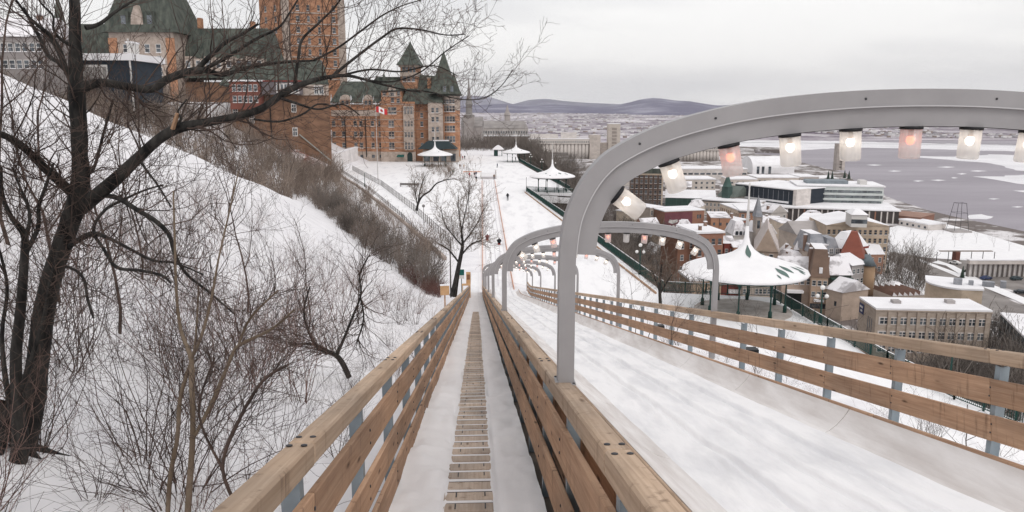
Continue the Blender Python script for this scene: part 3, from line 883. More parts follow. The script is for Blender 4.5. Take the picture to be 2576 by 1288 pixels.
COPPER = mat('green_copper', (0.026, 0.035, 0.030), (0.125, 0.135, 0.112), scale=0.7, rough=0.75, stretch=(1, 1, 0.12), contrast=(0.3, 0.75), detail=8)
_wm = {}
def win_mesh(kind, frame):
    """1 x 1 window in the x-z plane, face at y = 0, opening set back, frame proud"""
    key = (kind, frame.name)
    if key in _wm: return _wm[key]
    b = MB(); f = 0.13
    if kind == 'dark':
        b.box(-.5, .5, -0.02, 0.04, -.5, .5, GLASS)
    elif kind == 'cross':
        b.box(-.5, .5, -0.04, 0.03, -.5, .5, GLASS)
        for (x0, x1, z0, z1) in ((-.62, -.46, -.58, .62), (.46, .62, -.58, .62), (-.46, .46, .46, .62), (-.46, .46, -.58, -.46), (-.045, .045, -.46, .46), (-.46, .46, .05, .13)):
            b.box(x0, x1, -0.10, 0.03, z0, z1, frame)
    elif kind == 'sash':
        b.box(-.5, .5, -0.03, 0.03, -.5, .5, GLASS)
        for (x0, x1, z0, z1) in ((-.6, -.5, -.5, .58), (.5, .6, -.5, .58), (-.5, .5, .5, .58), (-.66, .66, -.62, -.5), (-.5, .5, -.03, .04)):
            b.box(x0, x1, -0.09, 0.03, z0, z1, frame)
        b.box(-.66, .66, -0.13, -0.09, -.6, -.52, ROOFSNOW)
    elif kind == 'strip':
        b.box(-.5, .5, -0.02, 0.03, -.5, .5, GLASS)
        b.box(-.5, .5, -0.05, -0.02, -.06, .02, frame)
    _wm[key] = b.mesh('window'); return _wm[key]
def win(parent, x, z, w_, h_, y=0.0, rz=0.0, kind='sash', frame=None, name='window'):
    return link(name, win_mesh(kind, frame or TRIM), parent, (x, y, z), (0, 0, rz), (w_, 1, h_))
class Bld:
    """local frame: x along the near face (0..W), y away from the viewer (0..D), z up from the ground"""
    def __init__(s, name, label, cat, A, B, zr, D, z0=ZC, d=None, group=None):
        a = at_z(A[0], A[1], zr) if d is None else at_d(A[0], A[1], d)
        b = at_z(B[0], B[1], zr) if d is None else at_d(B[0], B[1], d if not isinstance(B, tuple) or len(B) < 3 else B[2])
        if d is not None: zr = a.z
        a.z = b.z = 0
        s.W = (b - a).length; s.D = D; s.H = zr - z0
        rz = math.atan2(b.y - a.y, b.x - a.x)
        s.e = empty(name, (a.x, a.y, z0), rz, label, cat, group)
        s.z0 = z0
    def box(s, name, x0, x1, y0, y1, z0, z1, m):
        b = MB(); b.box(x0, x1, y0, y1, z0, z1, m); return b.build(name, s.e)
    def body(s, m, top=None): return s.box('wall', 0, s.W, 0, s.D, 0, top or s.H, m)
    def flat(s, rm=None, t=0.5, over=0.25, parapet=None):
        s.box('roof', -over, s.W + over, -over, s.D + over, s.H, s.H + t, rm or ROOFSNOW)
        if parapet: s.box('cornice', -over - .12, s.W + over + .12, -over - .12, s.D + over + .12, s.H - 0.8, s.H - 0.003, parapet)
        return s
    def gable(s, rm, h, along='x', wm=None, over=0.4, name='roof'):
        b = MB(); W, D, H = s.W, s.D, s.H; o = over
        if along == 'x':     # ridge along x
            v = [(-o, -o, H), (W + o, -o, H), (W + o, D / 2, H + h), (-o, D / 2, H + h), (W + o, D + o, H), (-o, D + o, H)]
            b.add(v, [(0, 1, 2, 3), (3, 2, 4, 5), (0, 5, 4, 1), (0, 3, 5), (1, 4, 2)], rm)
            if wm:
                g = MB(); g.add([(-.01, 0, H), (-.01, D, H), (-.01, D / 2, H + h * .96), (-o - .03, 0, H), (-o - .03, D, H), (-o - .03, D / 2, H + h * .96)], [(0, 1, 2), (5, 4, 3), (0, 3, 4, 1), (1, 4, 5, 2), (2, 5, 3, 0)], wm); g.build('gable_wall', s.e)
        else:
            v = [(-o, -o, H), (-o, D + o, H), (W / 2, D + o, H + h), (W / 2, -o, H + h), (W + o, -o, H), (W + o, D + o, H)]
            b.add(v, [(0, 3, 2, 1), (3, 4, 5, 2), (0, 1, 5, 4), (0, 4, 3), (1, 2, 5)], rm)
            if wm:
                g = MB(); g.add([(0, -o - .03, H), (W, -o - .03, H), (W / 2, -o - .03, H + h * .96), (0, -.01, H), (W, -.01, H), (W / 2, -.01, H + h * .96)], [(0, 1, 2), (5, 4, 3), (0, 3, 4, 1), (1, 4, 5, 2), (2, 5, 3, 0)], wm); g.build('gable_wall', s.e)
        b.build(name, s.e); return s
    def hip(s, rm, h, inset=0.35, over=0.4, name='roof', top=None):
        W, D, H, o = s.W, s.D, s.H, over; ix, iy = W * inset, D * min(inset, .49)
        b = MB(); v = [(-o, -o, H), (W + o, -o, H), (W + o, D + o, H), (-o, D + o, H), (ix, iy, H + h), (W - ix, iy, H + h), (W - ix, D - iy, H + h), (ix, D - iy, H + h)]
        b.add(v, [(0, 3, 2, 1), (0, 1, 5, 4), (1, 2, 6, 5), (2, 3, 7, 6), (3, 0, 4, 7)], rm); b.add(v[4:], [(0, 1, 2, 3)], top or rm)
        b.build(name, s.e); return s
    def grid(s, cols, rows, w_, h_, z0, dz, x0=None, x1=None, kind='sash', frame=None, face='front', skip=()):
        L = s.W if face == 'front' else s.D
        x0 = L / cols * .5 if x0 is None else x0; x1 = L - L / cols * .5 if x1 is None else x1
        for r in range(rows):
            for c in range(cols):
                if (r, c) in skip: continue
                t = x0 + (x1 - x0) * (c / (cols - 1) if cols > 1 else .5); z = z0 + dz * r
                if face == 'front': win(s.e, t, z, w_, h_, 0, 0, kind, frame)
                elif face == 'left': win(s.e, 0, z, w_, h_, t, R(-90), kind, frame)
                elif face == 'right': win(s.e, s.W, z, w_, h_, t, R(90), kind, frame)
        return s
    def chimney(s, x, y, h=2.2, w_=1.0, m=None):
        s.box('chimney', x, x + w_, y, y + w_, s.H - 0.5, s.H + h, m or wallmat('#8a6a58')); s.box('chimney_cap', x - .1, x + w_ + .1, y - .1, y + w_ + .1, s.H + h, s.H + h + .3, ROOFSNOW); return s
TAN, BEIGE, BRICK, ORANGE, DKBRICK, GREY = wallmat('#bda68c'), wallmat('#bfae9f'), wallmat('#a06a4e'), wallmat('#b9805a'), wallmat('#5c463a'), wallmat('#a39c9a')
CREAM, RED, MAROON, PALE = wallmat('#dac6ae'), wallmat('#8f3a2c'), wallmat('#7d3f4a'), wallmat('#cfc6c0')

# ---- big office block bottom right -------------------------------------------------
b = Bld('office_building', 'long sandstone office block with snowy flat roof beyond the lower right railing', 'building', (2205, 779), (2495, 785), -29.5, 12)
ST = mat('office_stone', (0.34, 0.275, 0.225), (0.45, 0.375, 0.315), scale=0.5, rough=0.9, stretch=(1, 1, 3))
b.H = -29.5 - ZC
fx = b.W
# near face with a skewed left end as in an L: body + flat snow roof
b.box('wall', 0, b.W, 0, 12, 0, b.H, ST)
b.flat(t=0.45, over=0.15)
b.box('cornice', -.2, b.W + .2, -.2, 0.0, b.H - 0.35, b.H - .01, ST)
n = 11
for c in range(n):
    x = b.W * (0.075 + 0.085 * c)
    b.box('pilaster', x + b.W * 0.027, x + b.W * 0.055, -0.35, -0.002, 0, b.H - 0.5, ST)
    for r in range(3):
        win(b.e, x, b.H - 2.9 - r * 3.7, 2.2, 1.7, 0, 0, 'cross', PALE)
for c in range(3): b.box('slot_window', -0.06, 0.0, 2.2 + c * 1.3, 2.6 + c * 1.3, 1, b.H - 3, GLASS)
NAVY = mat('navy_sign', (0.02, 0.03, 0.10), rough=0.5)
sg = b.box('sign_plate', -0.18, -0.02, 8.3, 11.3, b.H - 3.6, b.H - 0.9, NAVY)
m_ = MB(); m_.box(-0.22, -0.18, 8.8, 10.9, b.H - 2.0, b.H - 1.5, TRIM); m_.box(-0.22, -0.18, 9.0, 10.2, b.H - 3.0, b.H - 2.5, TRIM); m_.build('sign_mark', sg, (0, 0, 0))
for (x, y, w_, h_) in ((6, 5, 2, .8), (20, 6, 2, .9)): b.box('roof_unit', x, x + w_, y, y + 2, b.H + .4, b.H + .4 + h_, GREY)

b = Bld('curved_building', 'round fronted beige building with rooftop machinery behind the office block', 'building', (2332, 722), (2474, 735), -31, 16)
m_ = MB(); pts = []
for k in range(13):
    a = math.pi + math.pi * k / 24; pts.append((9 + 9 * math.cos(a), 9 + 9 * math.sin(a)))
pts += [(b.W, 2), (b.W, 16), (0, 16)]
m_.prism(pts, 0, b.H, TAN); m_.build('wall', b.e)
m_ = MB(); m_.prism([(x + (0.3 if x > 9 else -.3), y - .2) for x, y in pts], b.H, b.H + .5, ROOFSNOW); m_.build('roof', b.e)
for (x, y, w_, h_) in ((7, 5, 2.2, 1.8), (11, 6, 1.2, 1.3), (14.5, 6, 3, 1.5), (19, 6, 1.4, 2.0)):
    b.box('roof_unit', x, x + w_, y, y + 2, b.H + .4, b.H + .4 + h_, SLATE)
b.box('door', 14.5, 16.0, 0.4, 1.6, 0, 2.6, TRIM); win(b.e, 19, 2.6, 3.5, 1.4, 1.95, 0, 'cross')
b = Bld('sawtooth_building', 'low shed with saw-toothed brown and white roof behind the office block', 'building', (2244, 745), (2325, 742), -38.5, 10)
b.body(BEIGE)
for k in range(6):
    x0, x1 = b.W * k / 6, b.W * (k + 1) / 6
    m_ = MB(); m_.add([(x0, -.2, b.H), (x1, -.2, b.H), (x0 + .3, -.2, b.H + 1.3), (x0, 10, b.H), (x1, 10, b.H), (x0 + .3, 10, b.H + 1.3)], [(0, 1, 2), (5, 4, 3), (1, 4, 5, 2), (0, 3, 4, 1)], ROOFSNOW)
    m_.add([(x0 - .03, -.3, b.H), (x0 + .27, -.3, b.H + 1.4), (x0 - .03, 10.1, b.H), (x0 + .27, 10.1, b.H + 1.4)], [(0, 1, 3, 2)], wallmat('#7d5a48')); m_.build('roof_tooth', b.e)
b = Bld('glass_building', 'dark glass fronted building with snowy roof at the right edge of the picture', 'building', (2518, 790), (2600, 872), -34, 26)
b.body(wallmat('#4e5557')); b.flat(t=.5)
for k in range(9): b.box('mullion', b.W * k / 9, b.W * k / 9 + .15, -.15, -.002, 0.3, b.H - .5, TRIM)
b.grid(9, 2, b.W / 9 * .8, 3.0, 2.3, 4.0, kind='dark')

# ---- warehouse like long tan building with gable --------------------------------------
b = Bld('stone_warehouse', 'large tan stone building with five rows of small windows beside the snowy park', 'building', (2080, 566), (2237, 568), -24.5, 24)
b.body(TAN)
b.gable(ROOFSNOW, 2.6, along='y', wm=TAN, over=0.3)
b.grid(12, 5, 1.0, 1.75, 2.4, 3.35, kind='sash', frame=wallmat('#b09476'))
for c in (0.44, .5): win(b.e, b.W * c, b.H + 1.6, 1.0, 1.5, -.36, 0, 'dark')
b.grid(4, 4, 1.0, 1.6, 2.4, 3.6, face='right')
b2 = Bld('roof_pavilion', 'white many-windowed pavilion on the roof of the tan stone building', 'pavilion', (2143, 540), (2183, 541), -19.0, 10, z0=-23.8)
b2.body(TRIM); b2.hip(ROOFSNOW, 1.6, .3); b2.grid(7, 1, .9, 1.6, 2.2, 1, kind='dark')
b = Bld('long_wing', 'long white arcaded wing with flat snowy roof left of the tan stone building', 'building', (2000, 560), (2078, 565), -26.5, 30)
b.body(CREAM); b.flat(t=.6); b.grid(13, 2, .8, 1.8, b.H - 3, -4, kind='dark')
# ---- mint modern office and its dark partner --------------------------------------------
MINT = wallmat('#c9cfcc', .06)
b = Bld('modern_office', 'pale mint office block with five long window bands beside the river', 'building', (2008, 467), (2224, 471), -25.5, 30)
b.body(MINT)
for r in range(5):
    z = b.H - 3.0 - r * 3.15
    b.box('window_band', .8, b.W - .8, -.05, -.003, z - .75, z + .75, wallmat('#6f7c7c'))
    cc = 0.0
    while cc < 0.97:
        w_ = rnd.choice((0.03, 0.045, 0.06, 0.08))
        if rnd.random() < .86: win(b.e, b.W * (cc + w_ / 2), z, b.W * w_ * .9, 1.3, -.07, 0, 'strip', MINT)
        cc += w_ + .008
    b.box('balcony_band', -.4, b.W + .4, -.7, -.04, z - 1.9, z - 1.25, MINT)
b.flat(t=.7, over=.8)
b.box('roof_house', 6, b.W * .62, 8, 20, b.H + .7, b.H + 2.6, wallmat('#7f8a92')); b.box('roof_unit', b.W * .75, b.W * .83, 6, 14, b.H + .7, b.H + 3.2, TRIM)
b = Bld('dark_office', 'navy glass office block with one white ledge left of the mint office', 'building', (1850, 463), (1998, 479), -26.5, 40)
DKB = wallmat('#27303c', .1)
b.body(DKB); b.flat(t=.6, over=.5); b.box('ledge', 0, b.W * .93, -1.2, -.02, b.H * .52, b.H * .52 + 1.0, ROOFSNOW)
b.box('pier', b.W + .1, b.W + 2.5, -.8, 12, 0, b.H + .5, PALE)
for k in range(12): b.box('mullion', b.W * k / 12, b.W * k / 12 + .2, -.1, -.01, 1, b.H - 1, SLATE)
b = Bld('terminal_building', 'very long low building with wide snowy roof in front of the mint office', 'building', (1936, 522), (2262, 532), -36.0, 36)
b.body(wallmat('#4a4240')); b.flat(t=.7, over=.8)
for k in range(22): b.box('pillar', b.W * k / 22, b.W * k / 22 + .7, -.4, -.01, 0, b.H - .4, BRICK if k % 6 == 0 else PALE)
b = Bld('brown_terminal', 'low brown brick quay building running out to the river bank', 'building', (2180, 535), (2315, 548), -38.5, 22)
b.body(wallmat('#8a5c48')); b.flat(rm=wallmat('#9c7460'), t=.3); b.grid(14, 1, 2.2, 1.4, 1.8, 1, kind='dark')
b = Bld('snow_annex', 'small snow covered annex at the end of the brown quay building', 'building', (2262, 553), (2335, 566), -40, 12)
b.body(PALE); b.flat(t=.7); b.grid(5, 1, 1.5, 1.2, 1.4, 1, kind='dark')
# ---- mid town -----------------------------------------------------------------------------
b = Bld('brick_hotel', 'tall dark brick block with green roof inside the curve of the nearest arch', 'building', (1585, 436), (1668, 437), -21.0, 28)
b.z = 0
b.body(DKBRICK); b.box('cornice', -.6, b.W + .6, -.6, 28.6, b.H - 1.0, b.H - .01, wallmat('#b9a28a'))
b.box('roof', -.3, b.W + .3, -.3, 28.3, b.H, b.H + 3.2, COPPER); b.box('roof_snow_strip', -.3, b.W + .3, 0, 28, b.H + 3.2, b.H + 3.5, PATCHY)
b.box('corner_strip', b.W - .7, b.W + .25, -.25, .6, 0, b.H - 1.1, wallmat('#c0ab95'))
b.grid(7, 6, 1.5, 2.2, 3, 3.5, kind='sash', frame=wallmat('#8f7866'))
b = Bld('market_hall', 'long green walled hall with one wide sloping snowy roof beyond the brick block', 'building', (1674, 497), (1800, 500), -36.5, 30)
b.body(wallmat('#2f4f46')); b.gable(ROOFSNOW, 4.0, along='x')
for k in range(9): b.box('rib', b.W * k / 9, b.W * k / 9 + .3, -.2, -.01, 0, b.H, wallmat('#3c6256'))
b = Bld('beige_block', 'long beige building with dark eaves behind the green hall', 'building', (1765, 503), (1905, 513), -34.5, 16)
b.body(BEIGE); b.flat(t=.6); b.box('cornice', -.4, b.W + .4, -.4, 0, b.H - .5, b.H - .01, wallmat('#453f3d')); b.grid(14, 2, 1.0, 1.6, b.H - 2.4, -3.4)
b = Bld('brick_terrace', 'orange brick building with two rows of pale framed windows and snowy flat roof', 'building', (1862, 531), (1981, 533), -30.5, 26)
b.body(ORANGE); b.flat(t=.6, parapet=wallmat('#6a6461')); b.grid(8, 3, 1.3, 1.9, b.H - 2.6, -3.7); 
b = Bld('beige_terrace', 'beige many-windowed building left of the orange brick one', 'building', (1812, 513), (1860, 531), -30.8, 22)
b.body(CREAM); b.flat(t=.5); b.grid(10, 3, .9, 1.7, b.H - 2.6, -3.7, frame=ORANGE)
b = Bld('mural_building', 'brick building whose left half is painted maroon with a white mural', 'building', (1672, 533), (1772, 529), -29.0, 16)
b.body(BRICK); b.flat(t=.45)
pm = b.box('mural', 0.1, b.W * .70, -.08, -.003, 0.5, b.H - .4, MAROON)
m_ = MB()
for k in range(3):
    x = b.W * (.09 + k * .10); m_.box(x, x + 1.6, -.12, -.085, b.H * .30, b.H * .52, PALE); m_.box(x + .35, x + 1.25, -.14, -.125, b.H * .34, b.H * .48, MAROON)
m_.add([(b.W * .10, -.12, b.H * .62), (b.W * .20, -.12, b.H * .56), (b.W * .22, -.12, b.H * .70), (b.W * .33, -.12, b.H * .62), (b.W * .33, -.12, b.H * .72), (b.W * .12, -.12, b.H * .72)], [(0, 1, 2, 5), (2, 1, 3, 4)], TRIM)
m_.build('mural_figure', pm)
for r in range(2):
    for c in (.84, .90): win(b.e, b.W * c, b.H - 3.0 - r * 4.6, 1.0, 2.0, 0, 0, 'dark')
b = Bld('narrow_building', 'narrow beige building with tall bay windows left of the maroon mural', 'building', (1636, 524), (1669, 521), -28.5, 15)
b.body(BEIGE); b.flat(t=.5); b.grid(4, 4, .9, 2.0, b.H - 2.4, -3.4); b.box('bay', b.W * .3, b.W * .5, -.8, -.01, 0, b.H - .5, PALE)
b = Bld('narrow_building', 'small beige building under the lowest lantern of the nearest arch', 'building', (1596, 536), (1632, 531), -31.5, 12)
b.body(CREAM); b.flat(t=.5); b.grid(4, 3, .9, 1.6, b.H - 2.4, -3.4)
b = Bld('brick_annex', 'plain orange brick annex with grey snowy roof right of the mural building', 'building', (1789, 548), (1838, 549), -32, 22)
b.body(ORANGE); b.flat(PATCHY, t=.4); b.box('downpipe', b.W * .42, b.W * .44, -.15, -.01, 0, b.H, BLACK); b.grid(3, 1, 1, 1.5, b.H - 3, 1, kind='dark')
b = Bld('brick_house', 'tall orange brick house with wide snowy roof just behind the second arch', 'building', (1754, 588), (1820, 586), -22.5, 18)
b.body(BRICK); b.flat(t=.7, over=.5); b.grid(4, 4, 1.2, 2.0, b.H - 3, -4.0, frame=wallmat('#8f7866')); b.chimney(2, 3); b.chimney(8, 12)
b.box('balcony', b.W * .4, b.W * .95, -1.4, -.01, b.H - 8.6, b.H - 8.2, ROOFSNOW)
b = Bld('brick_house', 'dark orange brick house with blank side wall under the small lanterns of the second arch', 'building', (1706, 592), (1752, 590), -23.5, 14)
b.body(wallmat('#8a5a40')); b.flat(t=.6); b.grid(2, 4, 1.1, 1.8, b.H - 4, -4.2)
b = Bld('red_house', 'small dark red house between the brick house and the kiosk roof', 'house', (1822, 612), (1848, 612), -27, 10)
b.body(RED); b.gable(PATCHY, 2, 'x'); b.grid(2, 3, 1, 1.7, b.H - 3, -4)
b = Bld('orange_house', 'small orange house showing just above the left slope of the nearest kiosk roof', 'house', (1846, 622), (1882, 622), -28, 9)
b.body(ORANGE); b.gable(PATCHY, 2, 'x'); b.grid(3, 2, 1, 1.7, b.H - 3, -4)
b = Bld('mansard_house', 'white house with steep grey roof and three dark dormers left of the kiosk spire', 'house', (1846, 592), (1880, 592), -28.2, 12)
b.body(TRIM); b.hip(PATCHY, 5.2, .22, top=ROOFSNOW)
for c in (.2, .5, .8): win(b.e, b.W * c, b.H + .9, 1.1, 1.6, -.3, 0, 'dark')
b.grid(3, 2, 1.1, 1.8, b.H - 2.6, -3.8)
b = Bld('stone_church', 'pale stone church with brown front gable and big grey roof behind the kiosk roof', 'church', (1900, 631), (1958, 634), -29.5, 26)
CHST = wallmat('#b49a86')
b.body(CHST); b.gable(wallmat('#c9bcb6', .06), 8.6, along='y', wm=wallmat('#b39a84'), over=0.5)
for c in (.3, .7): win(b.e, b.W * c, b.H - 2.5, 1.2, 2.8, 0, 0, 'sash')
b = Bld('church_tower', 'slender grey bell tower between the brick terrace and the stone church', 'tower', (1903, 546), (1916, 546), -21.5, 4.2)
b.body(wallmat('#a89a90')); b.hip(SLATE, 8.5, .485); win(b.e, b.W / 2, b.H - 3, 1.1, 3.2, 0, 0, 'dark')
b = Bld('white_gable_house', 'small house with snow-white gable roof behind the church roof', 'house', (1924, 590), (1952, 588), -28, 12)
b.body(PALE); b.gable(ROOFSNOW, 4, 'y', wm=PALE); b.grid(2, 2, 1, 1.5, b.H - 2.2, -3.5)
b = Bld('cream_block', 'windowless cream building right of the stone church', 'building', (1966, 562), (2004, 562), -27, 16)
b.body(CREAM); b.flat(PATCHY, t=.3); b.grid(3, 3, .9, 1.4, b.H - 5, -3.8)
b = Bld('grey_roof_house', 'beige house with long grey roof above the twin white mansards', 'house', (2004, 590), (2088, 588), -29.5, 15)
b.body(BEIGE); b.gable(wallmat('#a79f9c', .08), 4.4, 'x'); b.grid(7, 2, 1, 1.6, b.H - 2.2, -3.6); b.chimney(1, 7); b.chimney(b.W - 4, 7)
b = Bld('twin_mansard_house', 'house with pale slate roof and two big white dormers in the old quarter', 'house', (2036, 634), (2078, 634), -29.5, 15)
b.body(BEIGE); b.hip(SLATE, 6.2, .16, top=ROOFSNOW)
for c in (.28, .75):
    m_ = b.box('dormer', b.W * c - 1.6, b.W * c + 1.6, -.7, 3, b.H, b.H + 2.5, TRIM); win(b.e, b.W * c, b.H + 1.1, 1.4, 1.6, -.7, 0, 'dark')
    b.box('dormer_roof', b.W * c - 1.9, b.W * c + 1.9, -.9, 3, b.H + 2.5, b.H + 2.9, ROOFSNOW)
b.grid(4, 2, 1, 1.7, b.H - 2.6, -3.6); b.chimney(-.6, 4, 5.5)
b = Bld('dark_mansard_house', 'house with patchy dark roof right of the church, below the long grey roof', 'house', (2000, 628), (2034, 630), -30.5, 12)
b.body(wallmat('#8d8380')); b.hip(PATCHY, 4.2, .25); b.grid(3, 2, 1, 1.7, b.H - 2.4, -3.5, kind='dark'); b.chimney(1, 3, 4)
b = Bld('grey_dormer_house', 'slate roofed house between the twin dormers and the round snowy red roof', 'house', (2080, 640), (2112, 640), -30, 13)
b.body(GREY); b.hip(SLATE, 5.4, .2); win(b.e, b.W * .3, b.H + 1.1, 1.2, 1.8, -.3, 0, 'cross'); win(b.e, b.W * .78, b.H + 1.1, 1.2, 1.8, -.3, 0, 'cross'); b.grid(3, 2, 1, 1.6, b.H - 2.4, -3.5)
b = Bld('red_roof_house', 'house with red-eaved half snowy roof pierced by small skylights', 'house', (2090, 620), (2126, 626), -29.0, 12)
b.body(BEIGE); b.hip(ROOFSNOW, 5.5, .25, over=1.0); b.box('eaves', -1.1, b.W + 1.1, -1.1, 13, b.H - .8, b.H - .02, RED)
for i, j in ((.45, .3), (.6, .3), (.42, .6), (.56, .6)): 
    m_ = MB(); m_.add([(0, 0, 0), (1.0, 0, 0), (1.0, .55, 1.2), (0, .55, 1.2)], [(0, 1, 2, 3)], RED); m_.build('skylight', b.e, (b.W * i, 12 * .25 * j * 1.5 - .75, b.H + 5.5 * j * 1.0 + .12))
b.grid(3, 2, 1, 1.6, b.H - 2.4, -3.5)
b = Bld('red_pyramid_house', 'house with steep plain rust-red roof in front of the tan stone building', 'house', (2116, 646), (2170, 650), -29.5, 13)
b.body(CREAM); b.hip(wallmat('#8f4630', .1), 8.2, .36, over=.6); b.grid(4, 2, 1, 1.6, b.H - 2.4, -3.5)
b = Bld('brown_roof_house', 'tall house with steep brown roof and snow patch right of the kiosk eaves', 'house', (2042, 696), (2084, 698), -31.0, 15)
b.body(wallmat('#b8987c')); b.hip(wallmat('#7d6250'), 8.6, .12, over=.4, top=ROOFSNOW); b.grid(3, 2, 1.0, 1.5, b.H - 2.0, -3.6)
b.box('snow_patch', b.W * .42, b.W * .62, -.25, .4, b.H + 1.2, b.H + 3.0, ROOFSNOW); b.chimney(-.4, 5, 8); b.chimney(b.W - 1, 3, 7)
b.box('awning', 1, b.W - 1, -1.6, -.01, 4.3, 4.9, ROOFSNOW); b.grid(3, 1, 1.6, 1.6, 2.6, 1, kind='dark')
b = Bld('gable_end_house', 'house showing a blank sandy gable end with one tiny window right of the brown roof', 'house', (2082, 702), (2122, 712), -31.0, 11)
b.body(wallmat('#b8a08c'), b.H - 3); win(b.e, b.W * .6, b.H - 7, .9, 1.5, 0, 0, 'dark'); b.H -= 3; b.gable(PATCHY, 3.4, 'x')
b = Bld('shop_house', 'sandy shop building with snowy awning over a dark opening under the kiosk eaves', 'building', (1968, 692), (2042, 694), -31.5, 14)
b.body(wallmat('#b99f8b')); b.gable(PATCHY, 5.0, 'x', over=.3); b.grid(5, 1, 1.0, 1.8, b.H - 1.9, 1)
b.box('awning', 1.5, b.W * .72, -2.0, -.01, b.H - 5.4, b.H - 4.6, ROOFSNOW); b.box('shop_opening', 1.8, b.W * .7, -.25, -.01, .5, b.H - 5.6, BLACK)
b = Bld('shop_house', 'beige house with two dark windows seen beneath the middle of the kiosk', 'building', (1870, 694), (1962, 694), -32.5, 12)
b.body(BEIGE); b.gable(PATCHY, 4, 'x'); b.grid(9, 3, .9, 1.5, b.H - 2, -3.2, skip=((0, 1), (1, 2)))
b = Bld('red_building', 'bright red house with one white window under the left half of the kiosk roof', 'house', (1817, 690), (1868, 691), -33.0, 12)
b.body(RED, b.H); b.gable(PATCHY, 3, 'x'); win(b.e, b.W * .6, b.H - 2.2, 2.6, 1.8, -.05, 0, 'cross', TRIM); b.box('porch', 2, b.W, -2, -.01, b.H - 6, b.H - 5, ROOFSNOW)
b = Bld('low_stone_house', 'low tan house with snowy roof just past the corner of the green railing', 'house', (1738, 707), (1815, 706), -34.5, 13)
b.body(wallmat('#b99b7c')); b.flat(t=.8, over=.6); b.grid(3, 1, 1.4, 1.8, b.H - 4.2, 1, x0=b.W * .5); b.box('roof_unit', 5, 6.5, 3, 4.5, b.H + .8, b.H + 2.2, GREY); b.box('roof_unit', 2, 3, 5, 6, b.H + .8, b.H + 1.8, GREY)
b = Bld('green_house', 'dark green timbered house right of the brown roof', 'house', (2090, 692), (2142, 692), -33.5, 12)
b.body(wallmat('#4a524b')); b.gable(PATCHY, 5.2, 'x'); b.box('porch', -.2, b.W + .2, -1.5, -.01, b.H - 1.4, b.H - .9, wallmat('#2f5148')); b.grid(4, 2, 1.2, 1.6, b.H - 3.6, -3.4, kind='dark'); b.chimney(-.5, 3, 5.5)
b = Bld('turret_house', 'ochre house with cone roofed turret beside the little park', 'house', (2160, 672), (2204, 674), -32.5, 11)
b.body(wallmat('#8f7050')); b.hip(wallmat('#69757c'), 3.2, .25)
m_ = MB(); m_.lathe([(2.1, 0), (2.1, b.H + 1.0)], wallmat('#a3805a'), 14, (3.0, -.6, 0), smooth=True); m_.build('turret', b.e)
m_ = MB(); m_.lathe([(2.5, b.H + 1.0), (.05, b.H + 5.0)], wallmat('#69757c'), 14, (3.0, -.6, 0)); m_.build('turret_roof', b.e)
b.grid(2, 2, 1, 1.6, b.H - 2.4, -3.5, x0=b.W * .62, x1=b.W * .85)
b = Bld('snow_roof_house', 'house with broad white roof between the rust-red roof and the turret', 'house', (2144, 668), (2176, 664), -31, 11)
b.body(GREY); b.gable(ROOFSNOW, 3.2, 'x'); b.grid(3, 2, 1, 1.5, b.H - 2.2, -3.4)
b = Bld('park_hut', 'small snow roofed hut by the bare trees of the park', 'hut', (2248, 722), (2278, 722), -39.0, 6)
b.body(wallmat('#6f6a5e')); b.hip(ROOFSNOW, 1.2, .3); b.grid(3, 1, 1, 1.2, 1.6, 1, kind='dark')
# ---- port ---------------------------------------------------------------------------------
CONC = wallmat('#c8beb6', .06, .05)
def silo_row(label, px0, px1, pyb, d, ztop, n, depth_n=2):
    a, c = at_d(px0, 360, d), at_d(px1, 360, d); L = c.x - a.x
    e = empty('grain_silo', (a.x, d, ZC), 0, label, 'silo', 'concrete grain silos in the port')
    r = L / n / 2
    me = MB(); me.lathe([(r * .98, 0), (r * .98, ztop - ZC - 6)], CONC, 14); me = me.mesh('silo_cylinder')
    for k in range(n):
        for q in range(depth_n): link('silo_cylinder', me, e, (r * (2 * k + 1), r * (2 * q + 1), 0))
    h = ztop - ZC
    b = MB(); b.box(-.5, L + .5, -.6, 2 * r * depth_n + .6, h - 6, h, CONC); b.build('gallery', e)
    b = MB(); b.box(-.7, L + .7, -.8, 2 * r * depth_n + .8, h, h + .8, ROOFSNOW); b.build('roof', e)
    b = MB()
    for k in range(n * 2): b.box(L * (k + .3) / n / 2, L * (k + .7) / n / 2, -.7, -.6, h - 4.4, h - 2.6, GLASS)
    b.build('window_band', e)
    return e, L, h
e, L, h = silo_row('row of tall pale concrete grain silos behind the farther kiosks', 1326, 1482, 405, 980, at_d(1326, 350, 980).z, 17)
b = MB(); b.box(L + .6, L + 14, -2, 16, 0, h + 5, wallmat('#bdb0a6')); b.build('lift_tower', e)
b = MB(); b.box(L * .05, L * .5, 4, 12, h + .8, h + 6, PALE); b.box(L * .55, L * .8, 4, 12, h + .8, h + 8, PALE); b.build('head_house', e)
e, L, h = silo_row('shorter row of pale silos between the curve of the nearest arch and its red lantern', 1712, 1812, 400, 940, at_d(1712, 366, 940).z, 12)
b = Bld('elevator_tower', 'tall slim concrete elevator tower just left of the nearest arch', 'tower', (1531, 312), (1561, 314), 0, 16, d=990)
b.body(wallmat('#bfb2a6', .08)); b.flat(t=.8)
for k in range(8): b.box('window_slot', b.W * .3, b.W * .7, -.3, -.01, b.H * (.12 + .1 * k), b.H * (.12 + .1 * k) + 3, wallmat('#9a8d84'))
b.box('side_block', -9, -.2, 2, 18, 0, b.H * .45, wallmat('#b0a298')); b.box('conveyor', -30, -9, 6, 10, b.H * .38, b.H * .42, GREY)
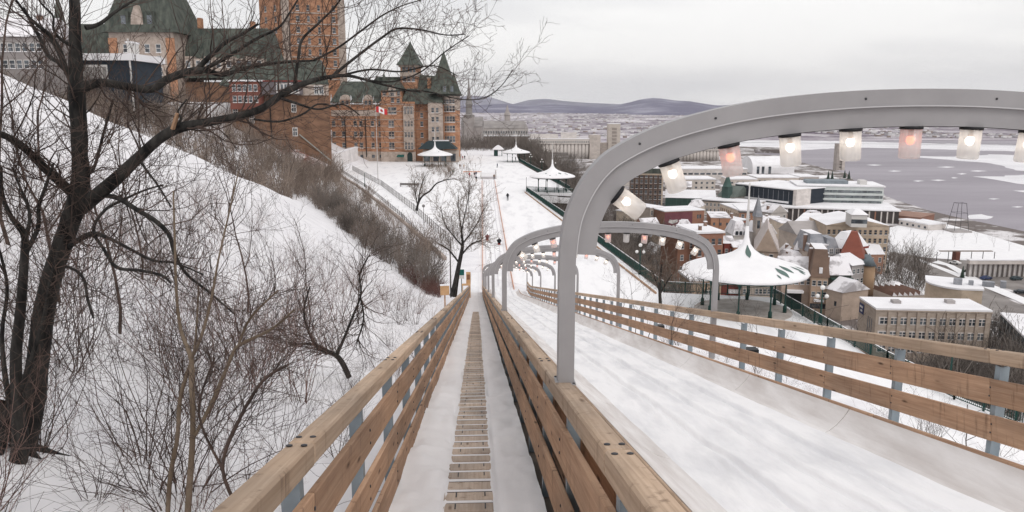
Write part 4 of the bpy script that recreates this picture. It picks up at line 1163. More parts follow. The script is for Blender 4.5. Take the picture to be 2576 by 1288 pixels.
b = Bld('conveyor_tower', 'tall open concrete conveyor tower standing by the river under a lantern', 'tower', (2108, 362), (2130, 362), 0, 8, d=800)
b.box('wall', 0, b.W * .35, 0, 8, 0, b.H, wallmat('#a89c94')); b.box('wall', b.W * .65, b.W, 0, 8, 0, b.H, wallmat('#c4b8ae'))
for k in range(9): b.box('floor', b.W * .35, b.W * .65, 1, 7, b.H * (.1 + .1 * k), b.H * (.1 + .1 * k) + 1.2, wallmat('#8c8079'))
b.box('wall', b.W * .1, b.W * .9, 1, 7, 0, b.H * .42, wallmat('#beb2a8'))
b = Bld('storage_dome', 'big white round-roofed warehouse in the port', 'warehouse', (1893, 432), (1998, 432), 0, 40, d=760)
m_ = MB(); prof_ = [(0, 0)] + [(20 - 20 * math.cos(math.pi * k / 12), 6 + 11 * math.sin(math.pi * k / 12)) for k in range(13)] + [(40, 0)]
hh = at_d(1893, 396, 760).z - ZC
v = [(0, y, z * hh / 17) for y, z in prof_] + [(b.W, y, z * hh / 17) for y, z in prof_]; q = len(prof_)
m_.add(v, [tuple(range(q)), tuple(reversed(range(q, 2 * q)))] + [(i, q + i, q + i + 1, i + 1) for i in range(q - 1)], ROOFSNOW); m_.build('shell', b.e)
for c in (.1, .22, .38): b.box('door', b.W * c, b.W * c + 2.5, -.2, .2, 0, 7, GLASS)
b = Bld('port_shed', 'long pale port shed with snowy roof below the silos right of the arch', 'shed', (1700, 430), (1880, 432), 0, 30, d=700)
b.H = 9; b.e.location.z = ZC; b.body(PALE); b.flat(t=.8); b.grid(12, 1, 4, 1.6, 5, 1, kind='dark')
sheds = [(1835, 452, 1905, 640, '#d2c5ba', 'cream flat-roofed block with snowy top left of the white warehouse'), (1905, 448, 2010, 650, '#c7b8aa', 'long tan block below the white warehouse'), (1690, 452, 1800, 600, '#c9bdb2', 'grey-beige block behind the green market hall'),
         (2012, 446, 2060, 660, '#b9aaa0', 'small sandy block with snow heap right of the white warehouse'), (2060, 450, 2110, 700, '#cabdb2', 'pale low block at the foot of the conveyor tower'), (1560, 420, 1620, 640, '#c9c0b8', 'low pale block left of the tall brick block, in the arch curve'), (1640, 418, 1700, 690, '#b9aca2', 'grey-tan port block right behind the brick block roof'), (1880, 470, 1935, 590, '#d8cec4', 'pale flat block behind the navy office on its left'), (1500, 412, 1545, 720, '#c2b6ac', 'small block at the foot of the slim elevator tower'), (1945, 490, 2000, 540, '#c7bcb2', 'low block just below the navy office'), (1700, 508, 1760, 520, '#b5a598', 'low sandy block below the green hall'), (1590, 500, 1640, 540, '#a89888', 'small brown-grey block at the base of the brick tower block'), (1835, 478, 1850, 560, '#e0d8d0', 'tiny white hut beside the green church spire')]
for x0, y, x1, d, c, lb in sheds:
    b = Bld('port_building', lb, 'building', (x0, y), (x1, y + 1), 0, 26, d=d)
    b.body(wallmat(c)); b.flat(t=.8); b.grid(max(3, int(b.W / 4)), 2, 1.6, 1.5, b.H - 2.5, -3.6, kind='dark')
b = Bld('spire_church', 'grey church with green needle spire in front of the port', 'church', (1806, 492), (1846, 496), -33.0, 20)
b.body(wallmat('#8d8780')); b.gable(wallmat('#68736c'), 6.0, 'x')
sx = b.W * .35
b.box('tower', sx, sx + 4.6, -2, 2.6, 0, b.H + 6, wallmat('#3c5650'))
m_ = MB(); m_.lathe([(3.0, b.H + 6), (.9, b.H + 12), (.05, b.H + 19)], wallmat('#3f5f57'), 8, (sx + 2.3, .3, 0), smooth=False); m_.build('spire', b.e)
# ---- upper town to the left of the silos -------------------------------------------------
b = Bld('cathedral', 'grey stone church with tall needle spire right beside the red brick castle', 'church', (1160, 318), (1212, 318), 0, 30, z0=-6, d=520)
STG = wallmat('#a69c98')
b.body(STG); b.gable(wallmat('#8e8784'), 6, 'x')
m_ = MB(); cx0 = b.W * .38; m_.box(cx0 - 3.4, cx0 + 3.4, -1, 5.8, 0, b.H + 6, STG); m_.build('tower', b.e)
m_ = MB(); m_.lathe([(3.9, b.H + 6), (3.9, b.H + 7.5), (2.4, b.H + 8), (2.1, b.H + 14), (2.6, b.H + 14.2), (1.2, b.H + 20), (.06, b.H + 33)], wallmat('#8f8985'), 8, (cx0, 2.4, 0), smooth=False); m_.build('spire', b.e)
b = Bld('seminary', 'long grey stone building with little lantern turret behind the wooded rampart', 'building', (1175, 322), (1328, 333), 0, 24, z0=-12, d=640)
b.body(wallmat('#b3aaa5')); b.hip(wallmat('#a29b98'), 5.5, .06); b.grid(24, 2, 1.3, 1.9, b.H - 3.5, -5)
m_ = MB(); m_.lathe([(2.6, b.H + 4), (2.6, b.H + 10), (3.2, b.H + 10.2), (1.4, b.H + 14), (.05, b.H + 19)], STG, 8, (b.W * .66, 12, 0), smooth=False); m_.build('turret', b.e)
b = Bld('rampart_wall', 'long low stone rampart topped with snow under the grey seminary', 'wall', (1160, 343), (1330, 345), 0, 6, z0=-18, d=560)
b.body(wallmat('#8e8079')); b.flat(t=.8)
# ---- filler houses of the old quarter, each its own thing -----------------------------------
fill = []
cols_ = ['#c4a98f', '#a8765a', '#b8b0aa', '#d6c8b8', '#9c5a40', '#8f8580', '#c89a70', '#e0dad2']
names_ = {'#c4a98f': 'sandy', '#a8765a': 'brick', '#b8b0aa': 'grey', '#d6c8b8': 'cream', '#9c5a40': 'red-brown', '#8f8580': 'dark grey', '#c89a70': 'ochre', '#e0dad2': 'white'}
spots = [(1690, 600, -33, 'half hidden behind the second arch crown'), (1640, 572, -34, 'at the foot of the narrow beige building'), (1600, 585, -36, 'left of the second arch crown, among bare trees'),
         (1716, 575, -33, 'directly below the maroon mural'), (1865, 556, -33, 'below the orange brick terrace on the left'), (1940, 560, -32, 'below the orange brick terrace on the right'),
         (1990, 640, -33, 'close behind the right slope of the kiosk roof'), (2010, 660, -34, 'touching the right slope of the kiosk roof'), (2110, 668, -34, 'behind the green timbered house'),
         (2205, 640, -35, 'under the right corner of the tan stone building'), (1960, 536, -30, 'behind the cream windowless building'), (1745, 520, -33, 'behind the mural building on its right'),
         (1925, 478, -33, 'in front of the navy glass office'), (1720, 470, -33, 'behind the snowy roof of the green hall'), (1660, 596, -37, 'beneath the second arch crown on the left'),
         (2060, 552, -32, 'behind the long white arcaded wing'), (1770, 640, -38, 'left of the kiosk eaves, low down'), (1700, 660, -39, 'among the bare trees above the railing corner'), (1660, 640, -39, 'left of the snowy hollow among the trees')]
for i, (x, y, z, where) in enumerate(spots):
    c = cols_[i % 8]; w_ = rnd.uniform(30, 44)
    kind = ['flat', 'gable', 'gable', 'hip'][i % 4]
    b = Bld('town_house', '%s house with %s roof %s' % (names_[c], {'flat': 'flat snowy', 'gable': 'pitched snowy', 'hip': 'hipped patchy'}[kind], where), 'house', (x - w_ / 2, y), (x + w_ / 2, y + rnd.uniform(-3, 3)), z, rnd.uniform(9, 13), group='houses of the lower town')
    b.body(wallmat(c))
    if kind == 'flat': b.flat(t=.5)
    elif kind == 'gable': b.gable(PATCHY if i % 3 else ROOFSNOW, rnd.uniform(2.5, 4), 'x' if i % 2 else 'y', wm=wallmat(c))
    else: b.hip(PATCHY, 3.4, .25)
    b.grid(max(2, int(b.W / 3)), 2, 1.0, 1.6, b.H - 2.2, -3.5); b.chimney(1, 4, 3)
# ---- riverside park, roads, viaduct ----------------------------------------------------------
def sheet(name, px, z, m, th=0.06):
    P = [at_z(x, y, z) for x, y in px]
    a = sum(P[i].x * P[(i + 1) % len(P)].y - P[(i + 1) % len(P)].x * P[i].y for i in range(len(P)))
    if a < 0: P.reverse()
    b = MB(); b.prism([(p.x, p.y) for p in P], z - th, z, m); tag(b.build(name), kind='structure')
sheet('park_snow', [(2238, 572), (2330, 552), (2400, 568), (2480, 590), (2576, 618), (2700, 660), (2700, 662), (2576, 655), (2430, 655), (2330, 648), (2238, 632)], ZC + .05, SNOW)
sheet('park_snow', [(2200, 650), (2260, 650), (2340, 690), (2400, 730), (2340, 745), (2200, 745)], ZC + .05, SNOW)
sheet('road', [(2238, 633), (2300, 645), (2400, 685), (2500, 735), (2700, 830), (2700, 900), (2560, 830), (2440, 765), (2330, 700), (2238, 655)], ZC + .10, ROAD)
sheet('road', [(2340, 652), (2440, 655), (2700, 655), (2700, 790), (2560, 735), (2470, 700), (2400, 672)], ZC + .06, ROAD)
sheet('snow_verge', [(2345, 660), (2380, 668), (2440, 705), (2576, 765), (2700, 830), (2700, 815), (2576, 748), (2470, 705), (2400, 668), (2360, 655)], ZC + .16, SNOW)
sheet('snow_verge', [(2310, 650), (2400, 683), (2560, 752), (2560, 757), (2395, 690), (2310, 655)], ZC + .20, SNOW)
b = Bld('viaduct', 'low pale wall with many dark piers along the quay road at the right edge', 'wall', (2440, 656), (2640, 656), ZC + 6.5, 2.0)
b.box('parapet', 0, b.W, 0, 2, b.H - 1.4, b.H, wallmat('#c9beb6')); b.box('coping', -.1, b.W, -.1, 2.1, b.H, b.H + .4, ROOFSNOW)
for k in range(16): b.box('pier', b.W * k / 16, b.W * k / 16 + .35, .2, 1.8, 0, b.H - 1.4, wallmat('#7f7672'))
b.box('back_wall', 0, b.W, 1.0, 1.2, 0, b.H - 1.5, wallmat('#cfc8c4'))
b = Bld('park_shelter', 'small red-brown shelter with long flat canopy on the snowy field', 'shelter', (2392, 634), (2418, 634), ZC + 4.2, 3)
b.box('wall', b.W * .55, b.W * .95, 0, 3, 0, b.H, wallmat('#7a4636')); b.box('canopy', -4, b.W + 14, .8, 2.2, b.H, b.H + .3, wallmat('#8a7a70')); 
for k in range(6): b.box('post', -5.5 + k * (b.W + 20) / 5, -5.3 + k * (b.W + 20) / 5, .5, .7, 0, b.H, BLACK)
# lattice sculpture by the river
p = at_z(2408, 582, ZC); e = empty('lattice_tower', tuple(p), 0, 'black open lattice frame standing on the river bank beyond the park', 'sculpture')
b = MB()
for i, j in ((-3, -3), (3, -3), (3, 3), (-3, 3)): b.bar((i * 1.3, j * 1.3, 0), (i * .7, j * .7, 15), .16, .16, BLACK)
for z, r in ((5, 3.4), (10, 2.8), (15, 2.2)):
    c = [(-r, -r, z), (r, -r, z), (r, r, z), (-r, r, z)]
    for a_, c_ in zip(c, c[1:] + c[:1]): b.bar(a_, c_, .12, .12, BLACK)
b.build('frame', e)
b = MB(); b.box(-5, 5, -5, 5, 0, .8, GREY); b.build('base', e)
# cars
def car_mesh(m):
    b = MB(); L, W = 4.5, 1.8
    sec = [(-2.25, .35, .72), (-2.2, .3, .95), (-1.5, .3, 1.0), (-.9, .3, 1.42), (.6, .3, 1.45), (1.3, .3, 1.0), (2.15, .3, .85), (2.25, .35, .6)]
    v = []; F = []
    for x, z0, z1 in sec:
        ins = .18 if z1 > 1.2 else .02
        v += [(x, -W / 2, z0), (x, W / 2, z0), (x, W / 2, .92 if z1 > .92 else z1), (x, W / 2 - ins, z1), (x, -W / 2 + ins, z1), (x, -W / 2, .92 if z1 > .92 else z1)]
    n = len(sec)
    for i in range(n - 1):
        for j in range(6): F.append((i * 6 + j, i * 6 + (j + 1) % 6, i * 6 + 6 + (j + 1) % 6, i * 6 + 6 + j))
    F.append(tuple(reversed(range(6)))); F.append(tuple((n - 1) * 6 + j for j in range(6)))
    b.add(v, F, m, False); return b.mesh('car_body')
wm_ = MB()
v = [(.33 * math.cos(a * math.pi / 6), y, .33 * math.sin(a * math.pi / 6)) for y in (-.1, .1) for a in range(12)]
wm_.add(v, [tuple(range(12)), tuple(reversed(range(12, 24)))] + [(i, (i + 1) % 12 , 12 + (i + 1) % 12, 12 + i) for i in range(12)], BLACK)
WHEEL = wm_.mesh('wheel')
gl_ = MB(); gl_.box(-.85, .55, -.78, .78, 1.0, 1.38, GLASS); CGL = gl_.mesh('car_glass')
def car(px, py, rz, c, label):
    p = at_z(px, py, ZC + .12); m = mat('paint_' + c.lstrip('#'), c, rough=0.35, spec=0.5)
    e = empty('parked_car', tuple(p), R(rz), label, 'car', 'cars on the quay road')
    link('body', car_mesh(m), e); 
    for x in (-1.4, 1.4):
        for y in (-.85, .85): link('wheel', WHEEL, e, (x, y, .33))
    g = link('windows', CGL, e); g.scale = (1.0, 1.16, 1.0)
for a in ((2402, 664, 120, '#d8d6d4', 'white car driving along the road left of the snowy verge'), (2437, 686, 118, '#3a4038', 'dark car on the road, just behind a white one'), (2472, 690, 118, '#dcd8d4', 'white car on the road beside the dark one, right of it'),
          (2640, 702, 20, '#2c3444', 'dark blue car off to the right of the car park'), (2480, 703, 20, '#26345a', 'blue car parked leftmost in the car park'), (2530, 692, 15, '#cfcfcf', 'silver car with snowy roof in the middle of the car park'),
          (2556, 704, 15, '#2a3a40', 'dark green car right of the silver one'), (2568, 738, -35, '#23282e', 'black car lowest in the car park by the verge'),
          (2112, 776, 5, '#26292c', 'black car parked leftmost on the street by the office block'), (2128, 786, 5, '#3a3f44', 'grey car parked against the end of the office block'), (2098, 790, 5, '#c9c6c3', 'white van-like car just below the black one near the green railing')): car(*a)
# ================================================================== CASTLE HOTEL
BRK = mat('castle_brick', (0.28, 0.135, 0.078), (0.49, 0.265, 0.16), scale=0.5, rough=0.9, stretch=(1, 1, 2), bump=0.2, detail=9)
BRKD = mat('castle_brick_shade', (0.155, 0.088, 0.058), (0.27, 0.155, 0.10), scale=0.35, rough=0.95, stretch=(1, 1, 2))  # darker copy of the brick, the side wall's shade is in the colour
CST = mat('castle_stone', (0.32, 0.26, 0.22), (0.50, 0.42, 0.365), scale=0.7, rough=0.9)
S_ = ppm(312)                                   # px per metre at the front
def castle_part(name, label, px0, px1, pyb, d, z0=0.0, cat='castle wing'):
    a = at_d(px0, pyb, d); c = at_d(px1, pyb, d)
    e = empty(name, (a.x, d, z0), 0, label, cat); return e, c.x - a.x
castle = empty('castle_hotel', tuple(at_d(838, 405, 312)), 0, 'huge brick castle hotel with steep green copper roofs, turrets and a tall central tower', 'castle')
castle.location.z = 0
ox = castle.location.x
def X(px, d=312): return at_d(px, 400, d).x - ox
def Z(py, d=312): return at_d(1000, py, d).z
def cb(name, x0, x1, y0, y1, z0, z1, m, parent=None):
    b = MB(); b.box(x0, x1, y0, y1, z0, z1, m); return b.build(name, parent or castle)
def pyr(name, x0, x1, y0, y1, z0, z1, m, top=0.02, flare=0.5):
    cx_, cy_ = (x0 + x1) / 2, (y0 + y1) / 2; hx, hy = (x1 - x0) / 2, (y1 - y0) / 2
    b = MB(); v = []; lv = [(1.10, 0), (0.86, .18), (0.60, .42), (0.30, .72), (top, 1)] if flare else [(1.04, 0), (top, 1)]
    for k, t in lv:
        for i, j in ((-1, -1), (1, -1), (1, 1), (-1, 1)): v.append((cx_ + i * hx * k, cy_ + j * hy * k, z0 + (z1 - z0) * t))
    f = [(3, 2, 1, 0)]
    for q in range(len(lv) - 1):
        for i in range(4): f.append((q * 4 + i, q * 4 + (i + 1) % 4, q * 4 + 4 + (i + 1) % 4, q * 4 + 4 + i))
    f.append(tuple((len(lv) - 1) * 4 + i for i in range(4)))
    b.add(v, f, m); return b.build(name, castle)
def cone(name, c, r, z0, z1, m, k=12, over=1.12):
    b = MB(); b.lathe([(r * over, z0), (r * .80, z0 + (z1 - z0) * .22), (r * .42, z0 + (z1 - z0) * .6), (.05, z1)], m, k, (c[0], c[1], 0), smooth=False); 
    b.lathe([(.12, z1 - .3), (.03, z1 + 3.0)], m, 6, (c[0], c[1], 0)); return b.build(name, castle)
def cw(px, py, w_, h_, y=0.0, kind='sash', d=312): return win(castle, X(px, d), Z(py, d), w_, h_, y, 0, kind, CST)
# front wing A, px 838..962
x0, x1 = X(838), X(962); zt = Z(258)
cb('wall', x0, x1, 0, 30, 0, zt, BRK); cb('stone_base', x0 - .1, x1, -.35, -.005, 0, Z(381), CST)
for py in (300, 316.5, 343.5, 371, 262): cb('stone_band', x0 - .05, x1, -.22, -.006, Z(py + 1.2), Z(py - 0.6), CST)
for py in (330, 357): cb('stone_band', x0 - .05, x1, -.12, -.007, Z(py + .5), Z(py - .1), CST)
for px in (843, 867, 897, 911, 940, 960):
    for py in (285, 311, 338, 366): cw(px if px < 960 else 959, py, 1.15, 1.95 if py > 300 else 1.5)
    cw(px if px < 960 else 959, 393, 1.15, 1.2, -.36, 'dark')
cb('stone_frieze', x0, x1, -.15, -.009, Z(292), Z(277), CST)
# steep green roof A with snow at the eaves and brick dormers
def mansard(x0, x1, y0, y1, z0, z1, ins, m=COPPER, name='roof', sk=0.0):
    b = MB(); v = [(x0, y0, z0), (x1, y0, z0), (x1 + sk, y1, z0), (x0 + sk, y1, z0), (x0 + ins * .4, y0 + ins, z1), (x1 - ins * .4, y0 + ins, z1), (x1 - ins * .4 + sk, y1 - ins, z1), (x0 + ins * .4 + sk, y1 - ins, z1)]
    b.add(v, [(3, 2, 1, 0), (4, 5, 6, 7), (0, 1, 5, 4), (1, 2, 6, 5), (2, 3, 7, 6), (3, 0, 4, 7)], m)
    n = int((x1 - x0) / 2.2)
    for i in range(1, n):
        t = i / n; xa = x0 + (x1 - x0) * t; xb = x0 + ins * .4 + (x1 - x0 - ins * .8) * t
        b.bar((xa, y0 - .02, z0), (xb, y0 + ins - .02, z1), .14, .14, m)
    return b.build(name, castle)
mansard(x0 - .3, x1 + 8, -.5, 26, zt, Z(203), 9)
def dormer(pc, pw, pyb, pyt, y=-.25, arched=True):
    xa, xb = X(pc - pw / 2), X(pc + pw / 2); za, zb = Z(pyb), Z(pyt)
    b = MB(); b.box(xa, xb, y, 5, za, za + (zb - za) * .62, BRK)
    m = (xa + xb) / 2; hw = (xb - xa) / 2; base = za + (zb - za) * .62
    v = []; n = 9
    for yy in (y - .1, 5):
        for i in range(n):
            a = math.pi * i / (n - 1); v.append((m - hw * math.cos(a), yy, base + (zb - base) * math.sin(a)))
    b.add(v, [tuple(range(n)), tuple(reversed(range(n, 2 * n)))] + [(i, n + i, n + i + 1, i + 1) for i in range(n - 1)], CST)
    b.box(xa - .25, xa, y - .12, 1, za, base, CST); b.box(xb, xb + .25, y - .12, 1, za, base, CST)
    b.build('dormer', castle)
    cw(pc - pw * .22, (pyb + pyt) / 2 + 3, 1.05, 1.5, y - .1); cw(pc + pw * .22, (pyb + pyt) / 2 + 3, 1.05, 1.5, y - .1)
dormer(874, 24, 272, 238); dormer(931, 22, 272, 238)
for a_, b_ in ((838, 862), (887, 919), (943, 966)):
    m_ = MB(); xa, xb = X(a_), X(b_); n = 8
    v = [(xa + (xb - xa) * i / n, -.7, Z(262)) for i in range(n + 1)] + [(xa + (xb - xa) * i / n, .9 + rnd.uniform(0, .6), Z(256) + rnd.uniform(-.2, 1.2) + (2.2 if i in (0, n) else 0)) for i in range(n + 1)]
    v2 = [(p[0], p[1] + 1.5, Z(260)) for p in v[:n + 1]]
    m_.add(v + v2, [(i, i + 1, n + 2 + i, n + 1 + i) for i in range(n)] + [(n + 1 + i, n + 2 + i, 2 * n + 3 + i, 2 * n + 2 + i) for i in range(n)], ROOFSNOW, True); m_.build('eaves_snow', castle)
for px in (853, 905, 950): cb('small_dormer', X(px) - .6, X(px) + .6, 1.5, 5, Z(248), Z(240), COPPER); 
# bay B, px 962..1048
x0, x1 = X(962), X(1048); zt = Z(247)
cb('wall', x0, x1, -2.2, 28, 0, Z(256), BRK); cb('stone_base', x0 - .05, x1 + .05, -2.5, -2.205, 0, Z(381), CST)
for py in (262, 280, 300, 316.5, 330, 343.5, 357, 371): cb('stone_band', x0, x1, -2.42, -2.206, Z(py + 1.0), Z(py - 0.5), CST)
cb('stone_bay', X(1020), X(1046), -3.4, -2.43, Z(374), Z(266), CST)
for py in (278, 311, 338, 366):
    cw(986, py, 1.0, 2.4, -2.2); cw(992, py, 1.0, 2.4, -2.2)
    if py < 300: cw(999, py, 1.0, 2.4, -2.2)
    for px in (1025.5, 1033, 1040.5): cw(px, py, .8, 2.9 if py in (278, 366) else 2.2, -3.4, 'cross')
for px, py in ((974, 240), (997, 240), (974, 258), (998, 258)): pass
# brick gabled tower over the bay
cb('wall', X(966), X(1016), -2.3, 12, Z(256), Z(228), BRK); cb('stone_band', X(966), X(1016), -2.55, -2.32, Z(243), Z(240.5), CST)
for px, py in ((974, 235), (1009, 235), (994, 252), (1008, 253)): cw(px, py, 1.1, 1.6, -2.35, 'sash')
b = MB(); xa, xb = X(985), X(1003); zz = Z(228)
v = [(xa, -2.8, Z(244)), (xb, -2.8, Z(244)), (xb, -2.8, Z(224)), (X(998), -2.8, Z(216)), (X(990), -2.8, Z(216)), (xa, -2.8, Z(224))]
v += [(p[0], 4, p[2]) for p in v]; b.add(v, [tuple(range(6)), tuple(reversed(range(6, 12)))] + [(i, 6 + i, 6 + (i + 1) % 6, (i + 1) % 6) for i in range(6)], CST); b.build('stone_gable', castle)
cw(994, 234, 1.3, 2.6, -2.82, 'cross')
pyr('roof', X(962), X(1020), -2.6, 14, Z(228), Z(200), COPPER, .45, 0)
# big main roof behind B up to the right corner
b = MB(); v = [(X(1003), 2, Z(262)), (X(1130), 2, Z(262)), (X(1130), 34, Z(262)), (X(1003), 34, Z(262)), (X(1008), 16, Z(180)), (X(1120), 16, Z(190))]
b.add(v, [(0, 1, 5, 4), (1, 2, 5), (2, 3, 4, 5), (3, 0, 4), (3, 2, 1, 0)], COPPER); b.build('roof', castle)
mansard(X(1010), X(1118), -1.5, 20, Z(262), Z(222), 6)
# wing C recessed, px 1048..1085, and D stone oriel 1080..1118
cb('wall', X(1046), X(1120), 1.5, 28, 0, Z(262), BRK)
for py in (280, 300, 325, 350): cb('stone_band', X(1048), X(1084), 1.3, 1.495, Z(py + .8), Z(py - .4), CST)
cb('stone_oriel', X(1080), X(1116), -1.6, 1.49, 0, Z(258), CST)
b = MB(); v = [(X(1078), -1.9, Z(258)), (X(1118), -1.9, Z(258)), (X(1118), 3, Z(258)), (X(1078), 3, Z(258)), (X(1082), 1, Z(243)), (X(1114), 1, Z(243))]
b.add(v, [(0, 1, 5, 4), (1, 2, 5), (3, 0, 4), (2, 3, 4, 5), (3, 2, 1, 0)], COPPER); b.build('roof', castle)
for px in (1092, 1103):
    for py in (277, 300, 325, 350, 375): cw(px, py, 1.0, 1.8, -1.62, 'sash')
for py in (290, 312, 340, 366): cw(1062, py, 1.0, 1.8, 1.48)
# corner round-ish tower E, px 1113..1157
x0, x1 = X(1113), X(1157); cx_ = (x0 + x1) / 2; rr_ = (x1 - x0) / 2
def ocyl(name, r, z0, z1, m, k=16): 
    b = MB(); b.lathe([(r, z0), (r, z1)], m, k, (cx_, 4.0, 0), smooth=False); b.build(name, castle)
ocyl('tower_wall', rr_, Z(395), Z(268), BRK); ocyl('stone_base', rr_ + .3, 0, Z(395), CST); ocyl('tower_stone', rr_ + .15, Z(278), Z(240), CST); ocyl('cornice', rr_ + .9, Z(241), Z(236), COPPER)
for py in (262, 289, 306, 330): ocyl('stone_band', rr_ + .08, Z(py + .8), Z(py - .5), CST)
for py in (255, 273, 300, 324, 350):
    for a_ in (-.62, -.33, .0, .33):
        ang = R(-90) + a_; r_ = rr_ * .985 if py > 280 else rr_ * .985 + .15
        o = win(castle, cx_ + r_ * math.cos(ang), Z(py), .95, 1.5 if py < 260 else 2.2, 4.0 + r_ * math.sin(ang), ang + R(90), 'sash', CST)
pyr('tower_roof', X(1085), X(1148), -1, 15, Z(236), Z(125), COPPER, .02, 1)
cone('turret_roof', (X(1143), 2), 3.0, Z(238), Z(180), COPPER, 10)
for px, y_, pt in ((1122, -1.5, 192), (1140, -1.5, 190)): cb('dormer', X(px) - 1.0, X(px) + 1.0, y_, 3, Z(236), Z(pt + 20), COPPER); cw(px, 224, 1.1, 2.2, y_ - .02, 'dark')
cb('chimney', X(1075), X(1083), 6, 9, Z(240), Z(196), BRK); cb('chimney_cap', X(1074), X(1084), 5.8, 9.2, Z(196), Z(193), CST)
b = MB(); b.lathe([(.12, Z(127)), (.03, Z(112))], COPPER, 6, ((X(1085) + X(1148)) / 2, 7, 0)); b.build('finial', castle)
# middle tower F with pointed roof, px 998..1052, brick drum 1005..1050
cb('tower_wall', X(1006), X(1048), 8, 22, Z(262), Z(163), BRK); cb('tower_stone', X(1005), X(1049), 7.7, 22.3, Z(190), Z(180), CST); cb('cornice', X(1002), X(1052), 7.2, 22.8, Z(166), Z(161), CST)
for px in (1014, 1022, 1032, 1041): cw(px, 173, 1.0, 2.0, 8)
for px in (1016, 1027, 1038): cw(px, 196, 1.2, 2.2, 8)
pyr('tower_roof', X(1000), X(1054), 6.5, 23.5, Z(161), Z(98), COPPER, .02, 1)
cone('turret_roof', (X(958), 14), 1.4, Z(207), Z(178), COPPER, 8); cone('turret_roof', (X(936), 16), 1.2, Z(207), Z(186), COPPER, 8)
cb('roof_ridge', X(940), X(1003), 14, 16, Z(205), Z(190), COPPER)
# door, awning
b = MB(); xa, xb = X(1027), X(1040); n = 9
v = []; m = (xa + xb) / 2; hw = (xb - xa) / 2; zb_ = Z(390)
for yy in (-2.62, -2.3):
    v += [(xa, yy, .1), (xb, yy, .1)]
    for i in range(n): a = math.pi * i / (n - 1); v.append((m + hw * math.cos(a), yy, zb_ + hw * 1.2 * math.sin(a)))
q = n + 2; b.add(v, [tuple(range(q)), tuple(reversed(range(q, 2 * q)))], mat('dark_doorway', (0.015, 0.03, 0.03), rough=.6)); b.build('door', castle)
b = MB(); AW = mat('green_awning', (0.012, 0.10, 0.085), rough=.8)
b.add([(X(1003), -2.5, Z(388)), (X(1019), -2.5, Z(388)), (X(1020), -4.4, Z(392)), (X(1002), -4.4, Z(392)), (X(1020), -4.4, Z(393.5)), (X(1002), -4.4, Z(393.5))], [(0, 1, 2, 3), (3, 2, 4, 5), (0, 3, 5), (1, 4, 2)], AW); b.build('awning', castle)
cb('entrance_roof', X(1062), X(1150), -9, -2, Z(372), Z(368), mat('dark_canopy', (0.02, 0.035, 0.04), rough=.7)); pyr('entrance_canopy', X(1060), X(1152), -10, -1.8, Z(372), Z(353), MATS['dark_canopy'], .55, 0); cb('canopy_snow', X(1095), X(1132), -7.5, -4, Z(353.5), Z(351), ROOFSNOW)
cb('stone_arcade', X(1068), X(1156), -6, -2.6, 0, Z(376), CST)
for px in (1078, 1100, 1120, 1143): cw(px, 394, 2.0, 3.0, -6.02, 'dark')
cb('drainpipe', X(922), X(922) + .3, -.5, -.23, Z(395), Z(295), BLACK); cb('drainpipe', X(871), X(871) + .3, -.5, -.23, Z(395), Z(295), BLACK)
# near side wing G (big brown blank wall) px 560..836 at d 245
d = 246
def XG(px): return at_d(px, 400, d).x - ox
def ZG(py): return at_d(1000, py, d).z
yg = d - 312
GX = XG(835); GS = X(836) - XG(835)
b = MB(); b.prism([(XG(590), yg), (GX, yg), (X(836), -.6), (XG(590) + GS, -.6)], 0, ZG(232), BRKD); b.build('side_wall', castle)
b = MB(); b.prism([(XG(756), yg - .4), (GX, yg - .4), (GX + GS * .8, yg + 50), (XG(756) + GS * .8, yg + 50)], ZG(240), ZG(213), CST); b.build('stone_storey', castle)
for px in (805, 817): win(castle, XG(px), ZG(227), 1.2, 2.3, yg - .42, 0, 'cross', TRIM)
for px, py in ((746, 272), (746, 332), (748, 388), (640, 300), (600, 282)): win(castle, XG(px), ZG(py), 1.3, 2.3, yg, 0, 'cross', TRIM)
cb('downpipe', XG(686), XG(686) + .3, yg - .3, yg - .01, 2, ZG(240), BLACK)
b = MB(); b.bar((XG(757), yg - .3, ZG(338)), (XG(833), yg - .3, ZG(404)), .35, .3, mat('flashing', (.32, .33, .30), rough=.6)); b.build('stair_flashing', castle)
mansard(XG(560), XG(834), yg + 1, yg + 50, ZG(214), ZG(160), 7, sk=GS * .8)
cb('grey_gallery', XG(676), XG(772), yg - 3, yg - .5, ZG(238), ZG(206), wallmat('#6e666a')); cb('gallery_ledge', XG(676), XG(772), yg - 3.2, yg - .5, ZG(206), ZG(203), mat('rust_red', (.22, .045, .035), rough=.8))
cb('white_arcade', XG(713), XG(768), yg - 3.4, yg - 3.0, ZG(236), ZG(210), TRIM)
for k in range(6): win(castle, XG(718 + k * 9), ZG(222), .7, 2.2, yg - 3.42, 0, 'dark')
cb('red_porch', XG(600), XG(674), yg - 4, yg - .5, ZG(275), ZG(206), wallmat('#8a4a3a')); cb('porch_roof', XG(596), XG(680), yg - 4.4, yg - .5, ZG(206), ZG(202), ROOFSNOW); 
for k in range(5): win(castle, XG(612 + k * 13), ZG(222), 1.0, 1.8, yg - 4.02, 0, 'sash', TRIM)
for k in range(5): win(castle, XG(612 + k * 13), ZG(250), 1.0, 1.8, yg - 4.02, 0, 'sash', TRIM)
